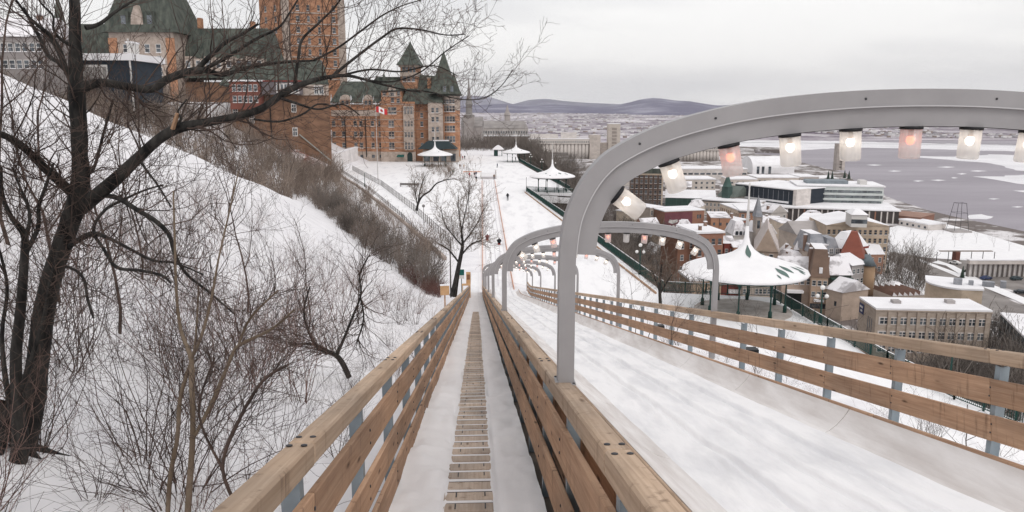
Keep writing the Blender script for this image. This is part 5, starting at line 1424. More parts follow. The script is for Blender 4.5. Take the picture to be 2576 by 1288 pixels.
# lean-to with rusty patchy roof at the foot of the side wing
b = MB(); PR_ = mat('rusty_snow_roof', (.24, .085, .06), (.68, .62, .62), scale=.35, rough=.9, contrast=(.42, .58))
xa, xb = XG(668), XG(832); b.add([(xa, yg - 9, ZG(418)), (xb, yg - 9, ZG(418)), (XG(748), yg - .5, ZG(376)), (XG(690), yg - .5, ZG(376)), (xb, yg - .5, ZG(416))], [(0, 1, 2, 3), (1, 4, 2)], PR_); b.build('lean_to_roof', castle)
cb('lean_to_wall', xa + .3, xb - .3, yg - 8.7, yg - .5, 0, ZG(418), wallmat('#6d4a38'))
# tall central tower H: two faces
d2 = 342; yh = d2 - 312
def XH(px): return at_d(px, 100, d2).x - ox
def ZH(py): return at_d(1000, py, d2).z
b = MB(); xa, xm, xb = XH(640), XH(722), XH(860)
zt = ZH(-60)
b.prism([(xm, yh), (xb, yh + 6), (xb - 6, yh + 36), (xa + 6, yh + 30), (xa, yh + 9)], 0, zt, BRK); b.build('tower_wall', castle)
b = MB(); b.prism([(xm - 1.6, yh - .8), (xm + 1.6, yh - .4), (xm + 1.2, yh + 2), (xm - 1.2, yh + 2)], 0, zt, CST); b.prism([(xb - 2.6, yh + 5.3), (xb + .4, yh + 5.5), (xb, yh + 8), (xb - 2, yh + 8)], 0, zt, CST); b.build('tower_stone', castle)
t_ = (xb - xm); sl = 6 / t_; ang = math.atan2(6, t_)
for r in range(7):
    py = 18 + 28 * r
    for px in (750, 775, 800, 835):
        x = XH(px); win(castle, x, ZH(py), 1.3 if px in (750, 835) else 1.0, 2.2, yh + (x - xm) * sl - .02, ang, 'sash', CST)
    z = ZH(py + 13); m_ = MB(); m_.bar((xm + .2, yh - .12, z), (xb - .2, yh + 5.9, z), .35, .5, CST); m_.build('stone_band', castle)
    for px in (660, 690):
        x = XH(px); k = (x - xa) / (xm - xa); win(castle, x, ZH(py), 1.1, 2.2, yh + 9 * (1 - k) - .05, -math.atan2(9, xm - xa), 'sash', CST)
pyr('tower_roof', xa, xb, yh, yh + 36, zt, zt + 22, COPPER, .4, 0)
# shoulder roof in front of the tower, px 735..860, py 150..215
mansard(XG(640), XG(815), yg + 8, yg + 50, ZG(205), ZG(142), 10, sk=GS * .7)
# far left wing: long green roof, pavilion I with tall roof
d3 = 285; yi = d3 - 312
def XI(px): return at_d(px, 100, d3).x - ox
def ZI(py): return at_d(1000, py, d3).z
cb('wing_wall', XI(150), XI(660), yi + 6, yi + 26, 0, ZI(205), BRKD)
mansard(XI(120), XI(280), yi + 4, yi + 30, ZI(165), ZI(52), 7); mansard(XI(425), XI(668), yi + 4, yi + 30, ZI(195), ZI(63), 8)
cb('pavilion_wall', XI(278), XI(440), yi - 1, yi + 24, 0, ZI(82), CST); cb('brick_strip', XI(276), XI(298), yi - 1.3, yi - 1.005, 0, ZI(96), BRK); cb('brick_strip', XI(420), XI(442), yi - 1.3, yi - 1.005, 0, ZI(96), BRK)
for py in (122, 152, 180, 212):
    for px in (318, 345, 372, 400): win(castle, XI(px), ZI(py), 1.5, 2.6, yi - 1.02, 0, 'sash', TRIM)
pyr('pavilion_roof', XI(268), XI(448), yi - 2, yi + 25, ZI(82), ZI(-70), COPPER, .5, 0)
b = MB(); v = [(XI(334), yi - 1.6, ZI(90)), (XI(372), yi - 1.6, ZI(90)), (XI(366), yi - 1.6, ZI(40)), (XI(357), yi - 1.6, ZI(14)), (XI(350), yi - 1.6, ZI(14)), (XI(340), yi - 1.6, ZI(40))]
v += [(p[0], yi + 8, p[2]) for p in v]; b.add(v, [tuple(range(6)), tuple(reversed(range(6, 12)))] + [(i, 6 + i, 6 + (i + 1) % 6, (i + 1) % 6) for i in range(6)], CST); b.build('stone_gable', castle)
for px in (320, 385): cb('dormer', XI(px) - 1.8, XI(px) + 1.8, yi - 1.5, yi + 6, ZI(80), ZI(30), COPPER); win(castle, XI(px), ZI(58), 1.7, 5, yi - 1.52, 0, 'dark')
cb('chimney', XI(466), XI(474), yi + 12, yi + 15, ZI(75), ZI(35), BRK); cb('chimney', XI(603), XI(612), yi + 12, yi + 15, ZI(75), ZI(44), BRK)
for k in range(8):
    px = 460 + 26 * k; cb('dormer', XI(px) - 1.4, XI(px) + 1.4, yi + 3, yi + 12, ZI(178), ZI(140 + (k % 2) * 6), CST); win(castle, XI(px), ZI(160), 1.4, 2.2, yi + 2.98, 0, 'sash', TRIM)
# ---- pale pavilion building at the far left with white windows -------------------------------
b = Bld('glass_pavilion', 'low navy pavilion with white framed windows and thick snowy roof behind the big tree trunk', 'pavilion', (150, 152), (330, 156), 0, 16, z0=22.5, d=190)
b.body(wallmat('#2d3844')); b.flat(t=1.6, over=.8)
cb_ = b.box('window_wall', b.W * .25, b.W * .66, -.25, -.01, b.H - 4.6, b.H - 1.0, TRIM)
for k in range(6):
    x = b.W * (.265 + .066 * k); b.box('pane', x, x + b.W * .052, -.3, -.255, b.H - 4.5, b.H - 1.5, wallmat('#8f8a86'))
b.box('mast', b.W * .985, b.W * .985 + .3, -.6, -.3, -2, b.H + 5, TRIM)
b = Bld('white_stair_tower', 'narrow white stair tower behind the pavilion roof', 'tower', (318, 108), (329, 108), 0, 4, z0=8, d=200); b.body(TRIM); b.flat(t=.4)
b = Bld('grey_house', 'grey stone house with snowy roof at the upper left edge of the picture', 'house', (-40, 92), (105, 92), 0, 14, z0=12, d=170)
b.body(wallmat('#8f8784')); b.gable(PATCHY, 4.5, 'x'); b.grid(8, 2, 1, 1.6, b.H - 2.2, -3.5); b.chimney(8, 6, 5); b.chimney(16, 6, 5)
b = Bld('silver_turret', 'pale round turret with green cone roof just left of the big trunk', 'tower', (118, 88), (150, 88), 0, 6, z0=8, d=180)
m_ = MB(); m_.lathe([(b.W / 2, 0), (b.W / 2, b.H)], wallmat('#b9b9bd'), 14, (b.W / 2, 3, 0)); m_.build('wall', b.e)
m_ = MB(); m_.lathe([(b.W / 2 + .5, b.H), (.8, b.H + 5), (.05, b.H + 9)], COPPER, 14, (b.W / 2, 3, 0)); m_.build('roof', b.e)
# ================================================================== TERRACE OBJECTS
# kiosks -------------------------------------------------------------------------
def kiosk(px, py, scale, label, spots=(), d=None, npost=8, z0=0.0):
    c = at_z(px, py, z0)
    e = empty('garden_kiosk', tuple(c), 0, label, 'kiosk', 'tent roofed kiosks on the terrace')
    k = scale
    prof = [(6.50, 4.10), (6.62, 4.25), (6.5, 4.45), (5.7, 4.80), (4.5, 5.18), (3.3, 5.50), (2.3, 5.80), (1.5, 6.15), (.88, 6.58), (.45, 7.15), (.25, 7.9), (.17, 9.1)]
    b = MB(); b.lathe([(r * k, z * k) for r, z in prof], SNOW, 24); roof = b.build('roof', e)
    b = MB(); b.lathe([(6.1 * k, 3.92 * k), (6.35 * k, 4.09 * k)], GREEN, 24); b.build('eaves', e)
    b = MB(); b.lathe([(.19 * k, 9.1 * k), (.10 * k, 11.5 * k), (.07 * k, 13.2 * k), (.11 * k, 13.3 * k), (.11 * k, 13.5 * k), (.02 * k, 13.7 * k)], TRIM, 8); b.build('spire', e)
    # bare copper showing through the snow
    for (a, r0, r1, wd) in spots:
        b = MB(); n = 8; v = []
        for i in range(n + 1):
            t = i / n; r = r0 + (r1 - r0) * t; wv = wd * math.sin(math.pi * min(.97, max(.03, t)))
            z = np.interp(r, [p[0] for p in reversed(prof)], [p[1] for p in reversed(prof)]) + .035
            for s_ in (-1, 1):
                an = R(a) + s_ * wv / max(r, .5); v.append((r * math.cos(an) * k, r * math.sin(an) * k, z * k))
        b.add(v, [(2 * i, 2 * i + 1, 2 * i + 3, 2 * i + 2) for i in range(n)], wallmat('#5d7a72')); b.build('bare_patch', roof)
    for i in range(npost):
        a = 2 * math.pi * (i + .5) / npost; x, y = 4.3 * k * math.cos(a), 4.3 * k * math.sin(a)
        b = MB(); b.lathe([(.20 * k, 0), (.20 * k, .7 * k), (.09 * k, .85 * k), (.075 * k, 3.0 * k), (.16 * k, 3.3 * k), (.38 * k, 4.1 * k)], GREEN, 8); b.build('post', e, (x, y, 0))
    return e
kiosk(1868, 777, 1.0, 'nearest kiosk with wide white tent roof, tall spire and bare green patches on one slope', [(-62, 6.1, 4.2, .42), (-48, 5.6, 3.9, .36), (-30, 6.2, 4.6, .22), (-72, 6.2, 5.4, .12), (-35, 6.3, 5.6, .2), (-20, 6.0, 5.0, .15), (-95, 1.9, .5, .3), (-10, 2.2, .9, .2)])
kiosk(1389, 481, .90, 'second nearest kiosk standing on the bulge of the terrace with a few bare green patches', [(-60, 4.5, 3.2, .4), (-35, 5.2, 4.0, .3), (-120, 4.2, 3.6, .3), (-100, 5.5, 5.1, .25), (-80, 5.0, 4.7, .2)])
kiosk(1298, 407, .86, 'distant kiosk at the far end of the green railing, people gathered beneath it', [(-50, 4.4, 3.6, .3)])
kiosk(1095, 418, .98, 'kiosk with plain white roof just in front of the right end of the brick castle', [(-60, 3.6, 3.0, .25)])
# small hut with four posts
c = at_z(1253, 392); e = empty('small_pavilion', tuple(c), 0, 'small square snow roofed pavilion left of the distant kiosk', 'pavilion')
for i, j in ((-1, -1), (1, -1), (1, 1), (-1, 1)): b = MB(); b.box(i * 1.7 - .12, i * 1.7 + .12, j * 1.7 - .12, j * 1.7 + .12, 0, 2.8, GREEN); b.build('post', e)
b = MB(); b.box(-1.5, -.1, -1.6, 1.6, 0, 2.5, GREEN); b.build('cabin', e)
b = MB(); b.lathe([(3.5, 2.8), (3.5, 3.0), (1.6, 4.2), (.1, 4.8)], ROOFSNOW, 4, smooth=False); b.build('roof', e)
# trodden bare floor under the nearest kiosk and wooden kerbs
fl = MB(); c = at_z(1868, 780); fl.lathe([(5.1, 0.0), (5.0, .02)], mat('trodden_boards', (.40, .345, .31), (.58, .53, .50), scale=.8, rough=.9), 24, (c.x, c.y, .008)); tag(fl.build('kiosk_floor'), kind='structure')
# green railings -----------------------------------------------------------------
def green_rail(pts, label, h=1.22, step=2.6, balu=True, snow=True, kerb=True):
    o = Vector(pts[0]); e = empty('terrace_railing', tuple(o), 0, label, 'railing', 'green iron railings of the terrace')
    L = [Vector(p) - o for p in pts]
    m1, m2, m3, m4, mk = MB(), MB(), MB(), MB(), MB()
    for a, b_ in zip(L, L[1:]):
        z = Vector((0, 0, 1)); n = (b_ - a).normalized().cross(z)
        m1.bar(a + z * h, b_ + z * h, .09, .08, GREEN); m2.bar(a + z * .18, b_ + z * .18, .06, .06, GREEN)
        m2.bar(a + z * (h - .16), b_ + z * (h - .16), .05, .05, GREEN)
        if snow: m4.bar(a + z * (h + .05), b_ + z * (h + .05), .09, .035, ROOFSNOW)
        if kerb: mk.bar(a - n * -.35 + z * .08, b_ - n * -.35 + z * .08, .16, .16, WOOD_PLK)
        ln = (b_ - a).length; k = max(1, int(ln / .16))
        for i in range(k):
            p = a.lerp(b_, i / k); m3.bar(p + z * .18, p + z * (h - .1), .035, .035, GREEN, up=(0, 1, 0))
        kk = max(1, round(ln / step))
        for i in range(kk + 1):
            p = a.lerp(b_, i / kk); q = MB(); q.bar(p + z * 0, p + z * (h + .12), .12, .12, GREEN, up=(0, 1, 0)); q.build('post', e)
    m1.build('top_rail', e); m2.build('lower_rail', e)
    x = m3.build('balusters', e); x['kind'] = 'stuff'
    if snow: m4.build('rail_snow', e)
    return e
def off(p, d): return Vector((p.x + d, p.y, 0))
green_rail([off(at_z(1325, 482), 0), at_z(1430, 556), at_z(1500, 607), at_z(1670, 734)], 'green railing along the right edge of the snowy terrace running down to its corner')
green_rail([at_z(1671, 734), at_z(1938, 748)], 'green railing standing crosswise behind the nearest kiosk')
green_rail([at_z(1939, 749), at_z(2080, 832), at_z(2230, 920), at_z(2400, 1005), at_z(2640, 1100)], 'green railing running from the nearest kiosk down behind the timber railing at right')
green_rail([at_z(1326, 481), at_z(1441, 487)], 'short dark railing at the near side of the second kiosk', snow=True)
green_rail([at_z(1434, 480), at_z(1370, 442), at_z(1308, 407)], 'green railing behind the second kiosk running away to the distant kiosk')
# timber kerb below the first railing
KB = [at_z(1325, 484), at_z(1427, 561), at_z(1496, 612), at_z(1664, 742)]
kb = empty('timber_kerb', tuple(KB[0]), 0, 'low reddish timber kerb on the snow at the foot of the long green railing', 'kerb')
for a, b_ in zip(KB, KB[1:]):
    k = max(1, int((b_ - a).length / 6))
    for i in range(k):
        m_ = MB(); m_.bar(a.lerp(b_, i / k) - KB[0] + Vector((-.5, 0, .12)), a.lerp(b_, (i + .93) / k) - KB[0] + Vector((-.5, 0, .12)), .16, .22, WOOD_PLK); m_.build('beam', kb)
# lamps ---------------------------------------------------------------------------
GLOBE = mat('milk_glass_globe', (0.80, 0.79, 0.77), rough=.3)
def lamp(px, py, h, label, three=True, z=0.0, d=None):
    c = at_z(px, py, z) if d is None else Vector((at_d(px, py, d).x, d, z)); e = empty('street_lamp', tuple(c), 0, label, 'street lamp', 'green globe lamps of the terrace')
    b = MB(); b.lathe([(.20, 0), (.20, .5), (.10, .75), (.065, h * .8), (.05, h - .1)], GREEN, 8); b.build('post', e)
    b = MB(); b.ball((0, 0, h + .16), .25, GLOBE, 12); b.build('globe', e)
    if three:
        for s_ in (-1, 1):
            b = MB(); b.bar((0, 0, h - 1.15), (s_ * .42, -.1 * s_, h - 1.0), .05, .05, GREEN); b.build('arm', e)
            b = MB(); b.ball((s_ * .42, -.1 * s_, h - .72), .22, GLOBE, 12); b.build('globe', e)
    return e
lamp(1609, 690, 3.7, 'three-globed green lamp on the long railing, seen under the second arch')
lamp(2063, 812, 3.5, 'three-globed green lamp right of the nearest kiosk in front of the old houses')
lamp(2386, 985, 3.3, 'single-globed lamp showing its globe over the timber railing before the office block', three=False)
lamp(1480, 505, 3.6, 'three-globed lamp just left of the nearest arch post in the trees', z=-1)
lamp(1397, 436, 3.2, 'small globe lamp beyond the roof of the second kiosk', three=False)
lamp(1363, 425, 3.2, 'twin globe lamp far behind the second kiosk, on its left', three=True)
lamp(1335, 412, 3.4, 'globe lamp beside the distant kiosk', three=True)
lamp(862, 432, 4.0, 'dark lamp post at the white wall corner in front of the castle', three=False)
lamp(918, 470, 4.0, 'cross-armed dark post on the snow below the castle', three=False)
for (x, y0, y1) in ((1324, 440, 482),):
    c = at_z(x, y1); e = empty('railing_post', tuple(c), 0, 'thin dark post at the corner of the terrace railing by the second kiosk', 'post'); b = MB(); b.lathe([(.07, 0), (.05, 3.4), (.1, 3.5), (.02, 3.7)], BLACK, 6); b.build('pole', e)
# flag ------------------------------------------------------------------------------
c = at_z(951, 452); e = empty('flagpole', tuple(c), 0, 'tall white flagpole with red and white maple leaf flag in front of the brick castle', 'flagpole')
hp = (452 - 262) / ppm(c.y); b = MB(); b.lathe([(.13, 0), (.06, hp), (.12, hp + .1), (.02, hp + .3)], TRIM, 8); b.build('pole', e)
FW, FH = 3.2, 1.75; fr = mat('flag_red', (.50, .03, .035), rough=.8); fw = mat('flag_white', (.82, .80, .80), rough=.8)
def fpt(u, v): return (.1 + u * FW, .25 * math.sin(u * 7) * u, hp * .955 - .9 * u + (v - 1) * FH * (1 - .1 * u) + .1 * math.sin(u * 6))
b = MB(); n = 12
for i in range(n):
    u0, u1 = i / n, (i + 1) / n; m_ = fr if (u1 <= .26 or u0 >= .74) else fw
    b.add([fpt(u0, 0), fpt(u1, 0), fpt(u1, 1), fpt(u0, 1)], [(0, 1, 2, 3)], m_)
fl = b.build('flag', e)
leaf = [(.5, .12), (.51, .32), (.60, .29), (.585, .36), (.655, .50), (.63, .53), (.645, .62), (.59, .60), (.58, .64), (.535, .57), (.55, .76), (.52, .74), (.5, .86)]
leaf = leaf + [(1 - u, v) for u, v in reversed(leaf[:-1])]
b = MB(); lp = [fpt(u, v) for u, v in leaf]
for dy in (-.03, .03): b.add([(p[0], p[1] + dy, p[2]) for p in lp] + [(fpt(.5, .5)[0], fpt(.5, .5)[1] + dy, fpt(.5, .5)[2])], [(i, (i + 1) % len(lp), len(lp)) for i in range(len(lp))], fr)
b.build('maple_leaf', fl)
# fence left of the terrace, white wall corner -------------------------------------------
def iron_fence(px, label, h=1.3, m=BLACK, step=2.4):
    P = [at_z(x, y) for x, y in px]; e = empty('iron_fence', tuple(P[0]), 0, label, 'fence')
    r_, bl = MB(), MB()
    for a, b_ in zip(P, P[1:]):
        a = a - P[0]; b_ = b_ - P[0]; z = Vector((0, 0, 1))
        r_.bar(a + z * h, b_ + z * h, .05, .04, m); r_.bar(a + z * .2, b_ + z * .2, .03, .03, m); r_.bar(a + z * .75, b_ + z * .75, .025, .025, m)
        n = int((b_ - a).length / .85)
        for i in range(n): p = a.lerp(b_, i / n); bl.bar(p, p + z * (h + .05), .025, .025, m, up=(0, 1, 0))
        k = max(1, int((b_ - a).length / step))
        for i in range(k + 1): q = MB(); p = a.lerp(b_, i / k); q.bar(p, p + z * (h + .2), .12, .12, m, up=(0, 1, 0)); q.build('post', e)
    r_.build('rails', e); x = bl.build('pickets', e); x['kind'] = 'stuff'
FG = mat('fence_grey', (.20, .19, .185), rough=.7)
iron_fence([(887, 428), (960, 468), (1040, 530), (1128, 612)], 'dark iron fence slanting across the snow below the castle', 1.4, FG)
iron_fence([(848, 425), (930, 478), (1010, 545), (1100, 640)], 'lower fence of thin grey pickets along the brushy slope', .7, FG)
c = at_z(836, 432); e = empty('white_wall', tuple(c), 0, 'white painted wall end at the foot of the castle side wing', 'wall')
b = MB(); b.box(0, 1.0, -1, 40, 0, 6.0, wallmat('#ddd6d4')); b.build('wall', e); b = MB(); b.box(-.1, 1.1, -1.1, 40.1, 6.0, 6.4, ROOFSNOW); b.build('coping', e)
KS = wallmat('#a8968a')
def kerbline(px, label, h=.5, wd=.5, m=KS):
    P = [at_z(x, y) for x, y in px]; e = empty('stone_kerb', tuple(P[0]), 0, label, 'kerb')
    for a, b_ in zip(P, P[1:]):
        n = max(1, int((b_ - a).length / 5))
        for i in range(n): q = MB(); q.bar(a.lerp(b_, i / n) - P[0] + Vector((0, 0, h / 2)), a.lerp(b_, (i + .97) / n) - P[0] + Vector((0, 0, h / 2)), wd, h, m); q.build('kerb_stone', e)
kerbline([(838, 432), (900, 470), (1000, 548), (1060, 600), (1120, 655)], 'stone kerb with reddish stripe between the brush and the snowy terrace')
# bench-like dark rail on the snow
c = at_z(1030, 470); e = empty('park_bench', tuple(c), R(-12), 'dark park bench standing alone on the snow left of the leaning tree', 'bench')
b = MB(); b.box(-2.8, 2.8, -.25, .25, .42, .5, FG); b.build('seat', e); b = MB(); b.box(-2.8, 2.8, .22, .28, .5, 1.0, FG); b.build('backrest', e)
for x in (-2.5, 0, 2.5): b = MB(); b.box(x - .05, x + .05, -.22, .22, 0, .42, FG); b.build('leg', e)
# lanes on the terrace ---------------------------------------------------------------------
OR = mat('orange_board', (.50, .20, .10), (.60, .30, .19), scale=.5, rough=.8)
for (x, lb) in ((0.64, 'thin orange board edging the left side of the sled run out across the terrace'), (4.36, 'orange board edging the right side of the sled run out, kerb to the wide snowfield')):
    e = empty('lane_board', tuple(SP(x, 92, 0)), 0, lb, 'board')
    s = 92.0
    while s < 232:
        piece('board', x, s, s + 3.9, .10, .07, .24, OR, e, bev=0); s += 4
GRV = mat('packed_snow', (.62, .60, .62), (.74, .72, .74), scale=.6, rough=.8)
for x in (1.15, 1.9, 2.55, 3.3, 3.95):
    V = []; F = []
    for i, s in enumerate(np.arange(95, 234, 3.0)):
        for dx_ in (-.07, .07): V.append(tuple(SP(x + dx_ + .05 * math.sin(s * .2), float(s), .0) + Vector((0, 0, .012))))
    n = len(V) // 2
    me = bpy.data.meshes.new('sled_track'); me.from_pydata(V, [], [(2 * i, 2 * i + 1, 2 * i + 3, 2 * i + 2) for i in range(n - 1)]); me.materials.append(GRV)
    tag(link('sled_track', me), kind='structure')
# snow pad and stop box at the end of the lanes
p = SP(2.5, 237, 0); e = empty('stop_bank', (p.x, p.y, 0), R(2), 'white snow covered stopping bank at the end of the sled lanes', 'snow bank')
b = MB(); b.box(-2.0, 2.2, 0, 6, 0, 1.9, SNOW); b.build('bank', e); b = MB(); b.box(-2.1, 2.3, -.15, -.01, 0, .7, wallmat('#b8b2b4')); b.build('front_board', e)
b = MB(); b.box(-2.3, -2.1, -.3, 6, 0, 2.2, TRIM); b.box(2.3, 2.5, -.3, 6, 0, 2.2, TRIM); b.build('side_board', e)
p = at_z(1190, 437); e = empty('orange_barrier', tuple(p), 0, 'low orange barrier where sledders wait beside the snow bank', 'barrier')
for x in (-3.2, 0.0): b = MB(); b.box(x, x + 3.1, -.06, .06, .5, .8, OR); b.build('panel', e)
for x in (-3.1, 0, 3.0): b = MB(); b.box(x, x + .08, -.04, .04, 0, .8, OR); b.build('leg', e)
# wooden things at the foot of the slide --------------------------------------------------------
def near(px, py, d): return at_d(px, py, d)
p = near(1119, 741, 62); e = empty('wooden_box', (p.x, p.y, p.z), R(8), 'light orange wooden box on a post left of the walkway end', 'box')
b = MB(); b.box(-.36, .36, -.2, .2, 0, .78, mat('fresh_ply', (.50, .30, .15), (.60, .38, .21), scale=1.5, rough=.8)); b.build('crate', e); b = MB(); b.box(-.06, .06, -.06, .06, -1.6, 0, WOOD_PLK); b.build('leg', e); b = MB(); b.box(-.38, .38, -.22, .22, .78, .83, ROOFSNOW); b.build('snow_cap', e)
p = near(1174, 716, 80); e = empty('wooden_stand', (p.x, p.y, p.z), 0, 'tall wooden stand with platform beside the walkway foot', 'stand')
FP = MATS['fresh_ply']
b = MB(); b.box(-.05, .42, .0, .12, .1, 1.35, FP); b.build('panel', e); b = MB(); b.box(-.5, .42, -.5, .0, .0, .12, FP); b.build('platform', e)
for x in (-.45, .35): b = MB(); b.box(x, x + .08, -.45, -.37, -1.4, 0, FP); b.build('leg', e)
b = MB(); b.box(.02, .35, -.02, -.002, .55, 1.1, wallmat('#8a5a34')); b.build('inner_panel', e)
p = near(1161, 700, 84); e = empty('info_sign', (p.x, p.y, p.z), 0, 'small dark green and white sign beside the tree trunk at the walkway foot', 'sign')
b = MB(); b.box(-.3, .3, -.03, .03, .35, 1.0, mat('sign_green', (.01, .10, .085), rough=.6)); b.build('board', e); b = MB(); b.box(-.3, .3, -.035, .035, -.05, .345, TRIM); b.build('notice', e); b = MB(); b.box(-.04, .04, -.02, .02, -1.6, -.05, GREEN); b.build('post', e)
def pole(px, pyb, pyt, d, label, r=.09):
    p = near(px, pyb, d); t = near(px, pyt, d); e = empty('utility_pole', (p.x, p.y, p.z - .5), 0, label, 'pole'); b = MB(); b.lathe([(r, 0), (r * .7, t.z - p.z + .5)], mat('dark_pole', (.06, .05, .045), rough=.8), 8); b.build('shaft', e); return e, t.z - p.z
e, hh = pole(1134, 735, 600, 70, 'slim dark pole standing just left of the bare tree at the slide foot', .07)
e, hh = pole(1180, 600, 455, 135, 'tall thin mast rising behind the bare tree crown', .06)
b = MB(); b.box(-.5, .5, -.04, .04, hh - 1.8, hh - 1.7, FG); b.build('crossbar', e)
e, hh = pole(1067, 590, 518, 120, 'short dark pole with a round head on the brushy slope', .05)
b = MB(); b.ball((0, 0, hh + .5), .25, FG, 8); b.build('head', e)
# low loudspeaker-like black boxes on rail posts (electrical)
for s_ in (17.6, 26.5):
    p = SP(6.25, s_, .28); e = empty('junction_box', tuple(p), YAW, 'small black box outside the outer railing ' + ('beyond the second arch leg' if s_ > 20 else 'on the near side of the second arch leg'), 'box')
    b = MB(); b.box(-.16, .16, -.12, .12, -.14, .14, BLACK); b.build('case', e)
# people ------------------------------------------------------------------------------------
def person_mesh(name, J, rad, edges, coat, legs, skin, hair, sit=False):
    bm = bmesh.new(); vs_ = [bm.verts.new(j) for j in J]
    for a, b_ in edges: bm.edges.new((vs_[a], vs_[b_]))
    me = bpy.data.meshes.new(name); bm.to_mesh(me); bm.free()
    o = bpy.data.objects.new(name, me); COL.objects.link(o)
    md = o.modifiers.new('skin', 'SKIN')
    if not me.skin_vertices: 
        bpy.context.view_layer.objects.active = o
    for i, r in enumerate(rad):
        me.skin_vertices[0].data[i].radius = (r, r)
    me.skin_vertices[0].data[0].use_root = True
    sb = o.modifiers.new('sub', 'SUBSURF'); sb.levels = 1
    dg = bpy.context.evaluated_depsgraph_get(); nm = bpy.data.meshes.new_from_object(o.evaluated_get(dg))
    bpy.data.objects.remove(o)
    for m in (coat, legs, skin, hair): nm.materials.append(m)
    hd = Vector(J[2]); hip = J[0][2]
    for p in nm.polygons:
        c = p.center; d_ = (c - hd).length
        if d_ < .17: p.material_index = 2 if (c.y < hd.y - .03 and c.z < hd.z + .05) else 3
        elif not sit and c.z < hip - .08: p.material_index = 1
        elif sit and (c.y < J[0][1] - .16 and c.z < hip + .12): p.material_index = 1
        else: p.material_index = 0
        p.use_smooth = True
    return nm
JS = [(0, 0, .95), (0, 0, 1.42), (0, -.01, 1.64), (-.10, 0, .92), (-.12, -.06, .50), (-.12, .02, .06), (-.12, -.14, .04), (.10, 0, .92), (.12, .10, .50), (.12, .20, .08), (.12, .05, .04), (-.20, 0, 1.38), (-.27, .06, 1.08), (-.24, -.10, .88), (.20, 0, 1.38), (.27, -.04, 1.08), (.24, -.20, .92), (0, 0, 1.2), (0, 0, 1.52)]
RS = [.16, .13, .105, .10, .075, .055, .045, .10, .075, .055, .045, .075, .06, .045, .075, .06, .045, .165, .06]
ES = [(0, 17), (17, 1), (1, 18), (18, 2), (0, 3), (3, 4), (4, 5), (5, 6), (0, 7), (7, 8), (8, 9), (9, 10), (1, 11), (11, 12), (12, 13), (1, 14), (14, 15), (15, 16)]
JT = [(0, .1, .28), (0, .28, .72), (0, .26, .94), (-.12, 0, .26), (-.16, -.38, .40), (-.14, -.72, .20), (-.14, -.82, .26), (.12, 0, .26), (.16, -.38, .40), (.14, -.72, .20), (.14, -.82, .26), (-.21, .26, .68), (-.28, .02, .48), (-.22, -.25, .42), (.21, .26, .68), (.28, .02, .48), (.22, -.25, .42), (0, .2, .52), (0, .27, .82)]
SKIN_ = mat('skin', (.50, .30, .22), rough=.6); HAIR = mat('dark_hair_hat', (.03, .025, .022), rough=.8)
cloth = {k: mat('cloth_' + k, v, rough=.9) for k, v in dict(black=(.015, .015, .02), red=(.40, .03, .035), navy=(.03, .04, .09), maroon=(.20, .04, .05), grey=(.18, .18, .2), green=(.05, .10, .07), brown=(.16, .09, .05), beige=(.5, .4, .32)).items()}
_pc = {}
def person(px, py, coat, legs, label, rz=0, sit=False, z=0.0, loc=None, s=1.0):
    key = (coat, legs, sit)
    if key not in _pc: _pc[key] = person_mesh('person', JT if sit else JS, RS, ES, cloth[coat], cloth[legs], SKIN_, HAIR, sit)
    p = at_z(px, py, z) if loc is None else loc
    o = link('person', _pc[key], None, tuple(p), (0, 0, R(rz)), (s, s, s)); tag(o, label, 'person', 'people on the terrace'); return o
person(1277, 505, 'black', 'black', 'person in black walking alone over the wide snowfield right of the lanes', 190, s=1.1)
person(1181, 447, 'red', 'maroon', 'person in red left of a pair at the orange barrier', 20); person(1194, 446, 'black', 'maroon', 'person in black coat at the orange barrier, right of the one in red', -30); person(1198, 444, 'navy', 'navy', 'person in navy close behind the black coat at the barrier', 60)
person(1198, 457, 'black', 'brown', 'person in dark clothes standing in front of the orange barrier', 200)
person(1247, 440, 'maroon', 'black', 'person in maroon at the right end of the snow bank', 90); person(1251, 422, 'navy', 'black', 'person in navy behind the right end of the snow bank', 120); person(1243, 452, 'brown', 'black', 'person in brown bending by the right orange lane board', 30)
person(1157, 424, 'brown', 'brown', 'person in brown walking near the leafless hedge by the castle kiosk', 45); person(1167, 425, 'beige', 'brown', 'person in beige walking right of the one in brown', 0)
for i, (x, y, c_, lb) in enumerate(((1148, 402, 'black', 'person in black leftmost of the group at the castle corner'), (1155, 398, 'red', 'person in red in the group at the castle corner'), (1160, 396, 'maroon', 'person in maroon farthest back in the castle corner group'), (1164, 402, 'red', 'person in red nearest in the castle corner group'), (1169, 401, 'black', 'person in black rightmost of the castle corner group'),
    (1289, 404, 'black', 'person in black under the left side of the distant kiosk'), (1297, 405, 'navy', 'person in navy under the middle of the distant kiosk'), (1306, 404, 'black', 'person in black under the right side of the distant kiosk'), (1140, 440, 'green', 'person in green beside the brushy bank below the castle kiosk'), (1134, 444, 'black', 'person in black left of the one in green'))): person(x, y, c_, 'black', lb, i * 50)
